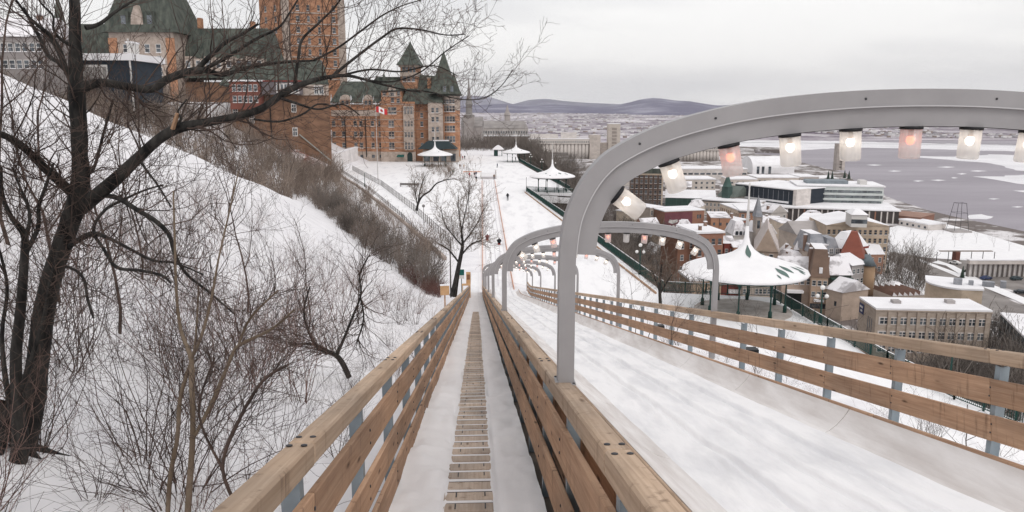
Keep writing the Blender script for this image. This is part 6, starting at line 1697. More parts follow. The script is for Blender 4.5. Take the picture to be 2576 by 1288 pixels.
# sleds with riders in the lanes
def sled(s, x, coat, label, plabel):
    p = SP(x, s, .02); e = empty('toboggan', tuple(p), YAW, label, 'toboggan')
    b = MB()
    for i in range(5): b.box(-.22 + i * .09, -.14 + i * .09, -1.0, .9, .03, .06, SLAT)
    v = []; n = 7
    for i in range(n):
        a = math.pi * .9 * i / (n - 1)
        for xx in (-.22, .22): v.append((xx, .9 + .2 * math.sin(a), .045 + .2 - .2 * math.cos(a)))
    b.add(v, [(2 * i, 2 * i + 1, 2 * i + 3, 2 * i + 2) for i in range(n - 1)], SLAT)
    b.build('board', e); b = MB(); b.box(-.2, .2, -.8, .5, .06, .14, cloth['red']); b.build('cushion', e)
    person(0, 0, coat, coat, plabel, 180 + 2.6, True, loc=tuple(p + Vector((0, -.2, .0))), s=1.15)
sled(128, 1.45, 'maroon', 'wooden toboggan in the left lane of the run out', 'person in maroon riding the toboggan in the left lane')
sled(124, 3.3, 'black', 'wooden toboggan in the right lane of the run out', 'person in black riding the toboggan in the right lane, beside the maroon rider')
person(0, 0, 'black', 'black', 'second person in black sitting behind the first on the right toboggan', 182.6, True, loc=tuple(SP(3.3, 123.3, .03)), s=1.1)
# ================================================================== TREES AND BRUSH
BARK = mat('dark_bark', (0.008, 0.0075, 0.0075), (0.050, 0.046, 0.042), scale=9, rough=0.95, stretch=(1, 1, 0.25), bump=1.0, bscale=26, bdist=0.02)
TWIG = mat('twig_bark', (0.030, 0.022, 0.019), (0.12, 0.082, 0.068), scale=3, rough=0.95)
TWIGR = mat('reddish_twig', (0.095, 0.055, 0.046), (0.26, 0.165, 0.14), scale=2, rough=0.95)
TWIGB = mat('tan_twig', (0.12, 0.09, 0.07), (0.24, 0.185, 0.15), scale=2, rough=0.95)
SAP = mat('sapling_bark', (0.13, 0.095, 0.065), (0.22, 0.17, 0.125), scale=6, rough=0.9, stretch=(1, 1, .3))
def nrm(v): return v / (np.linalg.norm(v) + 1e-9)
def grow(paths, p, d, L, r, lvl, rr, up=0.25, wig=0.22, nseg=6, ch=(3, 5), ang=(25, 60), shrink=0.62, rmin=0.0015, twist=None):
    pts = [p]; rad = [r]; q = np.array(p, float); dd = nrm(np.array(d, float))
    for i in range(nseg):
        dd = nrm(dd + np.array([rr.gauss(0, wig), rr.gauss(0, wig), rr.gauss(0, wig) + up * 0.25]))
        q = q + dd * (L / nseg); pts.append(q.copy()); rad.append(max(rmin, r * (1 - 0.72 * (i + 1) / nseg)))
    paths.append((np.array(pts), np.array(rad)))
    if lvl <= 0: return
    n = rr.randint(*ch)
    for k in range(n):
        t = 0.22 + 0.78 * (k + rr.random() * .8) / n; i = min(nseg - 1, int(t * nseg)); base = pts[i] + (pts[i + 1] - pts[i]) * (t * nseg - i if t < 1 else 1)
        tn = nrm(pts[i + 1] - pts[i]); a = R(rr.uniform(*ang))
        o = nrm(np.cross(tn, nrm(np.array([rr.gauss(0, 1), rr.gauss(0, 1), rr.gauss(0, 1)]))))
        nd = tn * math.cos(a) + o * math.sin(a)
        grow(paths, base, nd, L * shrink * rr.uniform(.65, 1.1), max(rmin, rad[i] * rr.uniform(.5, .7)), lvl - 1, rr, up, wig, max(3, nseg - 1), ch, ang, shrink, rmin)
def wpath(pts, n=5):
    """pts: (px, py, width_px, distance) -> smooth world path"""
    P = [];
    for (x, y, w_, d) in pts:
        q = at_d(x, y, d); P.append((q.x, q.y, q.z, w_ / 2 / ppm(d, q.z)))
    P2 = [P[0]] + P + [P[-1]]; o = []
    for i in range(1, len(P2) - 2):
        p0, p1, p2, p3 = [np.array(q) for q in P2[i - 1:i + 3]]
        for k in range(n):
            t = k / n; o.append(0.5 * ((2 * p1) + (-p0 + p2) * t + (2 * p0 - 5 * p1 + 4 * p2 - p3) * t * t + (-p0 + 3 * p1 - 3 * p2 + p3) * t ** 3))
    o.append(np.array(P[-1])); o = np.array(o)
    return o[:, :3], np.maximum(o[:, 3], .0015)
rt_ = random.Random(11)
D = 8.4
trunk = [(40, 1250, 170, D - .1), (50, 1165, 122, D), (60, 1120, 92, D), (84, 1000, 78, D), (98, 880, 74, D), (115, 760, 70, D), (142, 660, 68, D), (170, 575, 66, D), (196, 500, 68, D), (203, 440, 50, D), (200, 380, 44, D), (197, 300, 46, D), (192, 225, 44, D), (190, 140, 36, D + .1), (188, 40, 30, D + .1), (186, -60, 26, D + .2), (183, -160, 20, D + .3)]
limbs = [
 [(205, 525, 46, D), (245, 490, 46, D - .1), (290, 452, 44, D - .2), (345, 400, 38, D - .2), (400, 350, 34, D - .3), (450, 322, 34, D - .3), (520, 308, 28, D - .2), (600, 292, 25, D - .1), (660, 272, 24, D), (712, 235, 24, D), (760, 212, 20, D + .1), (810, 197, 15, D + .2), (870, 190, 11, D + .3), (925, 202, 9, D + .4), (1000, 222, 6, D + .5), (1060, 232, 4, D + .6)],
 [(205, 225, 24, D), (228, 213, 24, D), (262, 208, 21, D + .1), (320, 218, 20, D + .2), (380, 224, 20, D + .3), (420, 200, 20, D + .4), (465, 183, 19, D + .5), (510, 175, 15, D + .6), (560, 188, 12, D + .7), (620, 170, 9, D + .8), (700, 158, 7, D + .9), (790, 152, 5, D + 1)],
 [(495, 175, 14, D + .6), (530, 140, 13, D + .6), (570, 105, 10, D + .7), (610, 85, 8, D + .8), (650, 60, 6, D + .9)],
 [(510, 176, 10, D + .6), (570, 145, 9, D + .5), (640, 100, 8, D + .4), (700, 70, 6, D + .3), (730, 30, 5, D + .3), (760, -20, 4, D + .3)],
 [(195, 498, 26, D), (165, 470, 24, D - .1), (120, 430, 22, D - .3), (70, 380, 19, D - .5), (20, 345, 17, D - .7), (-40, 325, 14, D - .9)],
 [(190, 210, 18, D), (170, 185, 14, D), (150, 130, 15, D - .1), (125, 90, 13, D - .2), (100, 68, 9, D - .3), (70, 40, 7, D - .4), (40, 0, 6, D - .5)],
 [(190, 120, 10, D), (155, 100, 8, D - .1), (135, 75, 6, D - .2), (133, 40, 5, D - .2), (105, 10, 5, D - .3), (80, -30, 4, D - .3)],
 [(183, 200, 12, D), (150, 160, 10, D + .1), (122, 140, 11, D + .2), (100, 95, 9, D + .3), (80, 60, 8, D + .3), (60, 20, 6, D + .4)],
 [(215, 70, 13, D), (250, 60, 10, D + .1), (290, 30, 8, D + .2), (330, 5, 6, D + .3), (370, -20, 5, D + .3)],
 [(268, 492, 13, D - .1), (300, 500, 13, D - .3), (345, 528, 12, D - .5), (390, 555, 12, D - .6), (425, 590, 11, D - .7), (440, 640, 9, D - .8), (470, 690, 7, D - .9), (520, 730, 6, D - 1), (590, 790, 4, D - 1.1)],
 [(172, 622, 15, D), (195, 605, 14, D - .2), (235, 588, 14, D - .4), (275, 600, 9, D - .6), (330, 628, 8, D - .7), (385, 655, 7, D - .8), (440, 662, 5, D - .9), (510, 690, 4, D - 1)],
 [(235, 588, 9, D - .4), (240, 560, 8, D - .4), (268, 525, 8, D - .3), (305, 505, 7, D - .3), (360, 480, 5, D - .2), (410, 465, 4, D - .2)],
 [(235, 590, 9, D - .4), (260, 625, 8, D - .6), (293, 672, 9, D - .8), (350, 680, 8, D - 1), (405, 692, 7, D - 1.1), (430, 712, 5, D - 1.2)],
 [(150, 665, 9, D), (190, 680, 7, D - .2), (212, 705, 8, D - .4), (220, 750, 7, D - .6), (235, 800, 5, D - .7)],
 [(830, 198, 8, D + .2), (850, 180, 8, D + .3), (900, 140, 7, D + .4), (960, 95, 6, D + .5), (1000, 72, 5, D + .6), (1060, 75, 4, D + .7), (1120, 88, 3, D + .8), (1170, 86, 2.5, D + .9)],
 [(740, 222, 10, D + .1), (750, 150, 8, D + .1), (760, 100, 7, D + .2), (800, 60, 6, D + .2), (840, 20, 5, D + .3), (870, -20, 4, D + .3)],
 [(790, 152, 6, D + 1), (850, 120, 5, D + 1), (905, 80, 5, D + 1.1), (960, 40, 4, D + 1.2), (1010, 15, 3, D + 1.2), (1060, 0, 2.5, D + 1.2)],
 [(860, 190, 6, D + .3), (930, 175, 5, D + .5), (1010, 180, 4, D + .7), (1090, 165, 3, D + .8), (1150, 190, 2.5, D + .9)],
 [(925, 202, 5, D + .4), (990, 205, 4, D + .5), (1060, 180, 3.5, D + .6), (1120, 130, 3, D + .7), (1180, 90, 2.3, D + .8)],
 [(700, 245, 8, D), (740, 258, 7, D - .1), (800, 275, 5, D - .2), (860, 262, 4, D - .2), (905, 290, 3, D - .2)],
 [(430, 335, 9, D - .3), (455, 300, 7, D - .4), (448, 280, 5, D - .4), (470, 250, 4, D - .4)],
 [(640, 300, 6, D), (700, 306, 5, D - .2), (760, 288, 5, D - .2), (800, 262, 4, D - .2), (850, 270, 3, D - .2)],
 [(205, 440, 12, D), (235, 425, 8, D), (262, 330, 7, D + .2), (285, 250, 5, D + .3)],
 [(350, 400, 7, D - .2), (370, 430, 6, D - .3), (400, 470, 5, D - .4), (430, 520, 4, D - .5)],
 [(960, 232, 3.5, D + .5), (1060, 228, 3, D + .7), (1160, 250, 2.6, D + .9), (1220, 245, 2.4, D + 1), (1262, 215, 2.2, D + 1.1), (1290, 175, 2, D + 1.2)]]
tree = empty('bare_tree', tuple(at_d(55, 1150, D)), 0, 'big dark leafless tree with a leaning trunk and long branches reaching across the castle', 'tree')
o_ = -Vector(tree.location)
trunk = [(x, y, w_ * (.70 if y > 470 else .86), d) for x, y, w_, d in trunk]
limbs[0] = [(x, y, w_ * .76, d) for x, y, w_, d in limbs[0]]
tp_, tr_ = wpath(trunk, 6)
mt = tubes_mesh('trunk', [(tp_, tr_)], BARK, 14)
# rough bark: push the surface in and out
vv = np.empty(len(mt.vertices) * 3, np.float32); mt.vertices.foreach_get('co', vv); vv = vv.reshape(-1, 3)
for i in range(len(vv)):
    q = Vector([float(x) for x in vv[i]]); vv[i] += np.array(mnoise.noise_vector(q * 6)) * .012
mt.vertices.foreach_set('co', vv.ravel()); mt.update()
link('trunk', mt, tree, o_)
LP = [wpath(l, 5) for l in limbs]
for i, (p, r) in enumerate(LP): link('branch', tubes_mesh('branch', [(p, r)], BARK, 8), tree, o_)
tw = []
for p, r in LP + [(tp_[len(tp_) // 2:], tr_[len(tp_) // 2:])]:
    n = len(p); ln = float(np.sum(np.linalg.norm(np.diff(p, axis=0), axis=1)))
    m = int(ln * 11)
    for k in range(m):
        i = min(n - 2, int(n * (0.10 + .88 * rt_.random()))); tn = nrm(p[i + 1] - p[i])
        o = nrm(np.cross(tn, np.array([rt_.gauss(0, .4), 1, rt_.gauss(0, .4)]))) * rt_.choice((-1, 1)) + np.array([0, rt_.gauss(0, .35), 0])
        a = R(rt_.uniform(25, 65)); nd = tn * math.cos(a) + nrm(o) * math.sin(a) + np.array([0, 0, .12])
        L_ = rt_.uniform(.3, 1.0) * (1.15 if r[i] > .01 else .75)
        grow(tw, p[i], nd, L_, min(.010, max(.0035, r[i] * .35)), 2, rt_, up=.3, wig=.20, nseg=6, ch=(2, 4), shrink=.55, rmin=.0019)
xt = link('twigs', tubes_mesh('twigs', tw, TWIG, 3), tree, o_); xt['kind'] = 'stuff'
b = MB(); b.bar(at_d(434, 325, D - .40), at_d(447, 285, D - .42), .040, .025, mat('broken_wood', (.34, .21, .13), rough=.9)); pp = b.build('broken_stub', tree, o_)
# second slender trunk at the far left
sl = [[(40, 1180, 44, 7.9), (52, 1120, 42, 7.9), (45, 1030, 30, 7.9), (40, 900, 27, 7.9), (52, 780, 24, 7.9), (62, 640, 20, 7.85), (60, 590, 16, 7.85), (28, 545, 12, 7.8), (6, 490, 10, 7.8), (2, 420, 8, 7.8)],
      [(62, 640, 14, 7.85), (95, 575, 11, 7.85), (98, 520, 9, 7.85), (118, 460, 8, 7.85), (135, 410, 6, 7.8)], [(62, 610, 10, 7.85), (75, 540, 8, 7.8), (50, 470, 6, 7.8), (30, 420, 5, 7.8)], [(45, 1000, 14, 7.9), (80, 900, 12, 7.9), (110, 800, 9, 7.85), (128, 700, 8, 7.8), (160, 590, 6, 7.8)], [(40, 1080, 16, 7.9), (15, 960, 13, 7.9), (5, 840, 10, 7.9), (18, 720, 8, 7.9), (-10, 600, 6, 7.8)]]
t2 = empty('bare_tree', tuple(at_d(42, 1180, 7.9)), 0, 'slender many-stemmed bare tree just left of the big trunk at the picture edge', 'tree'); o2 = -Vector(t2.location)
tw = []
for i, l in enumerate(sl):
    p, r = wpath(l, 5); link('trunk' if i == 0 else 'branch', tubes_mesh('branch', [(p, r)], BARK, 8), t2, o2)
    for k in range(24):
        j = min(len(p) - 2, int(len(p) * (.1 + .88 * rt_.random()))); tn = nrm(p[j + 1] - p[j]); o = nrm(np.cross(tn, np.array([0, 1, 0]))) * rt_.choice((-1, 1)) + np.array([0, rt_.gauss(0, .5), 0])
        grow(tw, p[j], tn * .7 + o * .7, rt_.uniform(.4, 1.2), .006, 2, rt_, nseg=6, ch=(2, 4), shrink=.58, rmin=.0018)
x = link('twigs', tubes_mesh('twigs', tw, TWIG, 3), t2, o2); x['kind'] = 'stuff'
# roots spreading into the snow
for (dx_r, dy_r, r_r) in ((.34, -.12, .07), (-.30, -.2, .06), (.1, -.38, .07), (-.42, .1, .06), (.4, .2, .06)):
    q = tp_[2]; gx, gy = q[0] + dx_r, q[1] + dy_r; g_ = ground_z(gx, gy)
    link('root', tubes_mesh('root', [(np.array([[q[0], q[1], g_ + .35], [q[0] + dx_r * .5, q[1] + dy_r * .5, g_ + .12], [gx, gy, g_ - .02], [gx + dx_r * .5, gy + dy_r * .5, g_ - .12]]), np.array([r_r * 1.5, r_r, r_r * .7, r_r * .4]))], BARK, 8), tree, o_)
# tan saplings in the foreground centre-left
def sapling(lines, d, label, m=SAP, ntw=26, name='sapling', cat='tree', tl=(.3, .9), ws=1.0):
    e = empty(name, tuple(at_d(lines[0][0][0], lines[0][0][1], d)), 0, label, cat); o_ = -Vector(e.location); tw = []
    for i, l in enumerate(lines):
        p, r = wpath([(x, y, w_ * ws, d + dd) for x, y, w_, dd in l], 5); link('stem', tubes_mesh('stem', [(p, r)], m, 7), e, o_)
        for k in range(ntw):
            j = min(len(p) - 2, int(len(p) * (.15 + .84 * rt_.random()))); tn = nrm(p[j + 1] - p[j]); o = nrm(np.cross(tn, np.array([0, 1, 0]))) * rt_.choice((-1, 1)) + np.array([0, rt_.gauss(0, .5), 0])
            grow(tw, p[j], tn * .85 + o * .5, rt_.uniform(*tl) * d / 8, .0045 * d / 8, 1, rt_, nseg=6, ch=(1, 3), shrink=.6, rmin=.0016)
    x = link('twigs', tubes_mesh('twigs', tw, TWIG, 3), e, o_); x['kind'] = 'stuff'; return e
sapling([[(470, 1320, 17, 0), (478, 1200, 16, 0), (485, 1080, 14, 0), (482, 960, 14, 0), (480, 900, 12, 0), (455, 830, 9, .1), (444, 740, 7, .1), (440, 620, 6, .2), (436, 480, 4, .3)],
         [(480, 905, 9, 0), (505, 850, 8, -.1), (530, 760, 7, -.1), (550, 650, 5, -.2), (580, 520, 4, -.3), (600, 430, 3, -.3)], [(420, 1320, 12, .1), (428, 1200, 12, .1), (446, 1100, 11, .1), (452, 1010, 11, .1), (470, 940, 9, .1), (490, 870, 6, .1), (500, 720, 4, .1)],
         [(488, 1100, 9, 0), (530, 1020, 11, 0), (575, 915, 9, -.1), (600, 870, 9, -.1), (680, 830, 7, -.2), (740, 780, 5, -.3)], [(600, 868, 7, -.1), (630, 800, 6, -.2), (700, 730, 4, -.3)]], 7.0, 'tan barked sapling with several stems left of the walkway railing')
sapling([[(610, 1300, 10, 0), (560, 1180, 9, 0), (600, 1060, 9, 0), (660, 960, 8, 0), (720, 920, 7, 0)], [(560, 1180, 7, 0), (500, 1040, 6, 0), (540, 900, 5, 0)]], 6.0, 'dark twiggy sapling leaning right close to the left railing', TWIG, 40)
sapling([[(878, 950, 20, 0), (862, 915, 20, 0), (842, 892, 17, 0), (800, 875, 12, 0), (775, 830, 9, 0), (765, 780, 7, 0), (780, 720, 5, 0)], [(848, 890, 14, 0), (866, 850, 10, 0), (890, 790, 8, 0), (908, 740, 7, 0), (905, 690, 5, 0), (930, 640, 4, 0)], [(905, 740, 6, 0), (915, 800, 6, 0), (898, 860, 6, 0)], [(842, 893, 12, 0), (790, 866, 9, 0), (730, 868, 5, 0)]], 17.4, 'small crooked dark tree with a cut stump end near the left railing', BARK, 34, 'crooked_tree', 'tree', (.25, .7), .72)
# ---- generic shrubs, shared meshes
def shrub_mesh(seed, n, H, r0, lvl, m, spread=.5, ch=(2, 4), sides=3, rmin=.0018, up=.3, wig=.16):
    rr = random.Random(seed); P = []
    for k in range(n):
        a = rr.uniform(0, 6.283); t = rr.uniform(.05, spread)
        grow(P, np.array([math.cos(a) * .15 * rr.random(), math.sin(a) * .15 * rr.random(), -.1]), np.array([math.cos(a) * t, math.sin(a) * t, 1]), H * rr.uniform(.6, 1.1), r0, lvl, rr, up=up, wig=wig, nseg=7, ch=ch, shrink=.55, rmin=rmin)
    return tubes_mesh('shrub', P, m, sides)
SH = [shrub_mesh(s, 11, 2.0, .008, 2, m_, .75) for s, m_ in ((1, TWIGR), (2, TWIG), (3, TWIGR), (4, TWIG))]
SHL = [shrub_mesh(s + 20, 10, 1.4, .006, 2, TWIG, 1.3, up=.0, wig=.2) for s in range(2)]
rs = random.Random(21); placed = 0
spots_ = []
def sll(xr, yl):
    return xr * math.cos(YAW) - yl * math.sin(YAW), xr * math.sin(YAW) + yl * math.cos(YAW)
shr_grp = 'bare shrubs scattered over the snowy hillside'
where = ['low twiggy shrub on the snowy hillside between the big tree and the left railing']
for i in range(252):
    if i < 185: yl = rs.uniform(2.5, 24); xr = -rs.uniform(1.9, 4 + yl * .75)
    else: yl = rs.uniform(20, 62); xr = -rs.uniform(2.5, 7 + yl * .22)
    x, y = sll(xr, yl); z = ground_z(x, y)
    u = CX + FPX * x / (y * _c)          # rough screen place, to thin the snow seen at the top
    px = CX + x / (y * _c + (HC - z) * _s) * FPX
    pyv = CY - FPX * ((z - HC) * _c + y * _s) / (y * _c + (HC - z) * _s)
    if px > 560 and pyv < 640 and rs.random() < .65: continue
    if px > 250 and px < 900 and pyv < 520 and rs.random() < .8: continue
    m_ = rs.choice(SH + SHL) if yl < 25 else rs.choice(SH)
    s_ = rs.uniform(.55, 1.15) * (.9 if yl < 8 else 1.15)
    if yl < 5: s_ *= .7
    if xr > -3: s_ *= .6
    o = link('bare_shrub', m_, None, (x, y, z - .03), (rs.uniform(-.2, .2), rs.uniform(-.1, .35), rs.uniform(0, 6.28)), (s_, s_, s_ * rs.uniform(.85, 1.15)))
    dn = ('lowest in the picture' if pyv > 1080 else 'low on the slope' if pyv > 900 else 'halfway up the slope' if pyv > 740 else 'high on the slope')
    ln = ('at the left edge, beneath the big tree' if px < 160 else 'just right of the big trunk' if px < 330 else 'round the tan saplings' if px < 620 else 'round the crooked dark tree' if px < 860 else 'close to the railing')
    tag(o, 'leafless %s shrub %s, %s' % ('spreading' if m_ in SHL else 'upright', dn, ln), 'shrub', shr_grp)
# small trees on the upper hillside at left
STM = [shrub_mesh(40 + s, 1, 5.5, .05, 4, TWIG, .15, ch=(3, 4), up=.35, wig=.13, rmin=.004) for s in range(2)]
for (px, py, d, s_, lb) in ((262, 480, 15, .8, 'thin dark sapling standing on the hillside right of the big trunk'), (20, 560, 17, 1.0, 'thin bare tree on the hill at the far left edge'), (90, 330, 27, 1.0, 'bare tree on the upper hill left of the big trunk, among low brush'), (350, 640, 20, .7, 'thin bare tree in the middle of the snowy slope'),
                            (620, 760, 24, .8, 'bare young tree on the slope above the crooked dark tree'), (770, 760, 26, .7, 'bare young tree nearest the brush on the right part of the slope'), (900, 760, 33, .75, 'bare young tree at the lower end of the snowy slope'), (150, 760, 15, .8, 'bare young tree directly behind the big trunk')):
    p = at_d(px, py, d); z = ground_z(p.x, p.y)
    o = link('young_tree', STM[int(px) % 2], None, (p.x, p.y, z - .1), (0, 0, px), (s_, s_, s_)); tag(o, lb, 'tree')
# ---- trees by the foot of the slide
def big_bare(label, lines, d, m=BARK, ntw=30, tl=(.8, 2.4), r=.02, lvl=2, rmin=.012):
    e = empty('bare_tree', tuple(at_d(lines[0][0][0], lines[0][0][1], d)), 0, label, 'tree'); o_ = -Vector(e.location); tw = []
    for i, l in enumerate(lines):
        p, r_ = wpath([(x, y, w_, d + dd) for x, y, w_, dd in l], 5); link('trunk' if i == 0 else 'branch', tubes_mesh('branch', [(p, r_)], m, 7), e, o_)
        for k in range(ntw if i else ntw // 2):
            j = min(len(p) - 2, int(len(p) * ((.45 if i == 0 else .12) + (.5 if i == 0 else .84) * rt_.random()))); tn = nrm(p[j + 1] - p[j]); o = nrm(np.cross(tn, np.array([rt_.gauss(0, .3), 1, 0]))) * rt_.choice((-1, 1)) + np.array([0, rt_.gauss(0, .5), 0])
            grow(tw, p[j], tn * .9 + o * .5 + np.array([0, 0, .25]), rt_.uniform(*tl), r, lvl, rt_, nseg=6, ch=(2, 4), shrink=.55, rmin=rmin)
    x = link('twigs', tubes_mesh('twigs', tw, TWIGB, 3), e, o_); x['kind'] = 'stuff'; return e
big_bare('bare tree with dark trunk and fan of thin branches at the foot of the walkway', [[(1140, 745, 20, 0), (1146, 715, 15, 0), (1152, 680, 12, 0), (1160, 640, 10, 0), (1164, 612, 7, 0), (1160, 575, 4, 0), (1154, 530, 2.5, 0), (1152, 490, 1.5, 0)], [(1164, 612, 4.5, 0), (1182, 590, 3.5, .3), (1200, 562, 2.5, .5), (1218, 525, 1.5, .6)], [(1162, 618, 4.5, 0), (1142, 595, 3.5, -.3), (1120, 565, 2.5, -.5), (1108, 520, 1.5, -.5)], [(1160, 600, 3.5, 0), (1166, 555, 3, 0), (1178, 500, 2, 0), (1182, 460, 1.2, 0)], [(1154, 660, 5, 0), (1130, 630, 4, 0), (1108, 615, 3, 0)], [(1158, 645, 5, 0), (1185, 615, 4, 0), (1210, 605, 3, 0)]], 70, BARK, 42, (.8, 2.6), .013, 2, .009)
big_bare('leaning dark tree with one long bough bending right over the snow below the castle', [[(1048, 530, 7, 0), (1052, 512, 5.5, 0), (1062, 494, 5, 0), (1082, 480, 4.5, 0), (1098, 462, 3.6, 0), (1125, 452, 2.6, 0), (1150, 450, 1.6, 0)], [(1052, 512, 4, 0), (1055, 488, 3.4, 0), (1062, 462, 2.6, 0), (1070, 440, 1.8, 0)], [(1050, 515, 3, 0), (1045, 485, 2, 0), (1042, 455, 1.5, 0)]], 132, BARK, 30, (1, 3.0), .028, 2, .014)
big_bare('bare tree growing behind the nearest arch post on the slope above the kiosk', [[(1662, 770, 9, 0), (1660, 735, 8, 0), (1661, 700, 6, 0), (1665, 665, 4, 0)], [(1660, 735, 5, 0), (1648, 700, 4, 0), (1638, 675, 3, 0)], [(1660, 740, 5, 0), (1676, 712, 4, 0), (1690, 690, 3, 0)]], 43, BARK, 20, (.5, 1.6), .016, rmin=.007)
# right bank young trees
for (px, py, d, s_, lb) in ((1600, 770, 36, .50, 'bare sapling left of the forked tree behind the outer railing'), (1635, 775, 33, .42, 'short bare sapling between two taller ones behind the outer railing'), (1715, 775, 36, .55, 'bare sapling right of the forked tree and left of the second arch leg'), (1560, 745, 48, .5, 'bare sapling seen through the third arch'),
                            (1740, 790, 32, .4, 'small bare sapling near the railing corner post'), (1900, 860, 28, .5, 'tall thin sapling in front of the nearest kiosk'), (1960, 870, 26, .42, 'thin sapling right of the kiosk posts'), (1690, 860, 20, .35, 'thin twiggy sapling seen between the planks of the outer railing'), (2480, 1010, 34, 1.15, 'bare tree with reaching twigs in front of the office block at the right edge')):
    p = at_d(px, py, d); z = min(ground_z(p.x, p.y), p.z)
    o = link('young_tree', STM[int(px) % 2], None, (p.x, p.y, z - .1), (0, 0, px), (s_, s_, s_)); tag(o, lb, 'tree')
for i in range(46):
    yl = rs.uniform(6, 34); xr = rs.uniform(7.2, 11); x, y = sll(xr, yl); z = ground_z(x, y); s_ = rs.uniform(.25, .5)
    o = link('bare_shrub', rs.choice(SH), None, (x, y, z - .03), (0, rs.uniform(-.3, .3), rs.uniform(0, 6.28)), (s_, s_, s_)); tag(o, 'short leafless twigs poking from the snow bank outside the outer railing', 'shrub', 'twigs on the snow bank right of the slide')
# ---- masses of brush: nobody could count these
def mass(name, protos, sites, m, seed):
    rr = random.Random(seed); Vs = []; Fs = []; k0 = 0
    P = []
    for me in protos:
        v = np.empty(len(me.vertices) * 3, np.float32); me.vertices.foreach_get('co', v); v = v.reshape(-1, 3)
        f = np.empty(len(me.polygons) * 4, np.int32); me.polygons.foreach_get('vertices', f); P.append((v, f.reshape(-1, 4)))
    for (x, y, z, s_) in sites:
        v, f = rr.choice(P); a = rr.uniform(0, 6.28); c, sn = math.cos(a), math.sin(a)
        q = v @ np.array([[c, sn, 0], [-sn, c, 0], [0, 0, 1]]); q = q * np.array([s_, s_, s_ * rr.uniform(.8, 1.25)]) + np.array([x, y, z])
        Vs.append(q); Fs.append(f + k0); k0 += len(v)
    o = link(name, quads_mesh(name, np.concatenate(Vs), np.concatenate(Fs), m)); tag(o, kind='stuff'); return o
def brushproto(seed, n, H, r0, rmin, m, lvl=1, ch=(4, 6), spread=.5):
    rr = random.Random(seed); P = []
    for k in range(n):
        a = rr.uniform(0, 6.283); t = rr.uniform(.05, spread)
        grow(P, np.array([rr.gauss(0, .35) * H * .3, rr.gauss(0, .35) * H * .3, -.1]), np.array([math.cos(a) * t, math.sin(a) * t, 1]), H * rr.uniform(.6, 1.1), r0, lvl, rr, nseg=4, ch=ch, shrink=.5, rmin=rmin, wig=.16)
    return tubes_mesh('brush', P, m, 3)
def inpoly(x, y, P):
    c = False
    for i in range(len(P)):
        x1, y1 = P[i]; x2, y2 = P[i - 1]
        if (y1 > y) != (y2 > y) and x < (x2 - x1) * (y - y1) / (y2 - y1) + x1: c = not c
    return c
def pxsites(poly, n, zf, srange, rr):
    P = [at_z(x, y, 0) for x, y in poly]; P = [(p.x, p.y) for p in P]; xs = [p[0] for p in P]; ys = [p[1] for p in P]; o = []
    k = 0
    while len(o) < n and k < n * 60:
        k += 1; x, y = rr.uniform(min(xs), max(xs)), rr.uniform(min(ys), max(ys))
        if inpoly(x, y, P): o.append((x, y, zf(x, y), rr.uniform(*srange)))
    return o
BP1 = [brushproto(60 + s, 9, 2.6, .022, .011, TWIGB) for s in range(3)]
BP2 = [brushproto(70 + s, 8, 4.2, .05, .022, TWIGB) for s in range(3)]
BRB = mat('brown_brush', (0.14, 0.105, 0.085), (0.33, 0.265, 0.22), scale=.25, rough=1)
DKB_ = mat('dark_brush', (0.075, 0.062, 0.054), (0.25, 0.215, 0.19), scale=.2, rough=1)
RDB = mat('red_brush', (0.09, 0.042, 0.036), (0.19, 0.10, 0.085), scale=.4, rough=1)
r7 = random.Random(77)
gz = lambda x, y: max(ground_z(x, y), 0) - .05
mass('brown_brush', BP1 + BP2[:1], pxsites([(700, 455), (838, 436), (900, 478), (1000, 556), (1060, 608), (1124, 668), (1118, 740), (1060, 745), (1000, 705), (900, 630), (800, 530)], 460, gz, (.5, 1.1), r7), BRB, 1)
mass('dark_brush', BP2, pxsites([(790, 500), (860, 520), (960, 600), (1080, 680), (1110, 735), (1060, 745), (990, 700), (890, 625), (800, 530)], 150, gz, (.5, .95), r7), DKB_, 2)
mass('castle_hedge', BP1, pxsites([(1062, 414), (1150, 412), (1146, 436), (1128, 452), (1090, 440)], 90, gz, (.5, .85), r7), BRB, 8)
mass('red_brush', BP1, pxsites([(985, 692), (1040, 690), (1118, 730), (1110, 775), (1060, 760)], 75, gz, (.4, .7), r7), RDB, 3)
# brush on the bank between the hill crest and the castle
st = []
while len(st) < 520:
    x, y = r7.uniform(-135, -50), r7.uniform(158, 238)
    st.append((x, y, gz(x, y), r7.uniform(.9, 1.7)))
mass('brown_brush', BP2, st, BRB, 4)
# wooded cliff below the terrace, trees of the lower town
def cliff_z(x, y):
    e = edge_x(min(max(y, -20), 200)) if y < 200 else 14
    x0 = max(e, -50); x1 = max(x0, 14) + 34
    k = (x - x0) / max(1, (x1 - x0)); return max(ZC, ZC * k)
st = []
while len(st) < 620:
    y = r7.uniform(40, 330); x = (edge_x(y) if y < 200 else 8) + r7.uniform(2.5, 42)
    z = cliff_z(x, y); s_ = r7.uniform(.7, 1.7)
    # keep crowns near the edge below the railing
    if z > -6: s_ *= .55
    st.append((x, y, z, s_))
mass('cliff_wood', BP2, st, DKB_, 5)
st = []
for (x0, y0, x1, y1, n) in ((1430, 520, 1640, 640, 150), (1560, 560, 1740, 700, 120), (1340, 395, 1470, 450, 60), (2205, 655, 2330, 745, 40), (2130, 610, 2230, 650, 18), (2380, 860, 2576, 1000, 60), (2230, 960, 2576, 1090, 70)):
    for k in range(n):
        p = at_z(r7.uniform(x0, x1), r7.uniform(y0, y1), ZC); st.append((p.x, p.y, ZC, r7.uniform(1.2, 2.3)))
mass('town_trees', BP2, st, DKB_, 6)
st = []
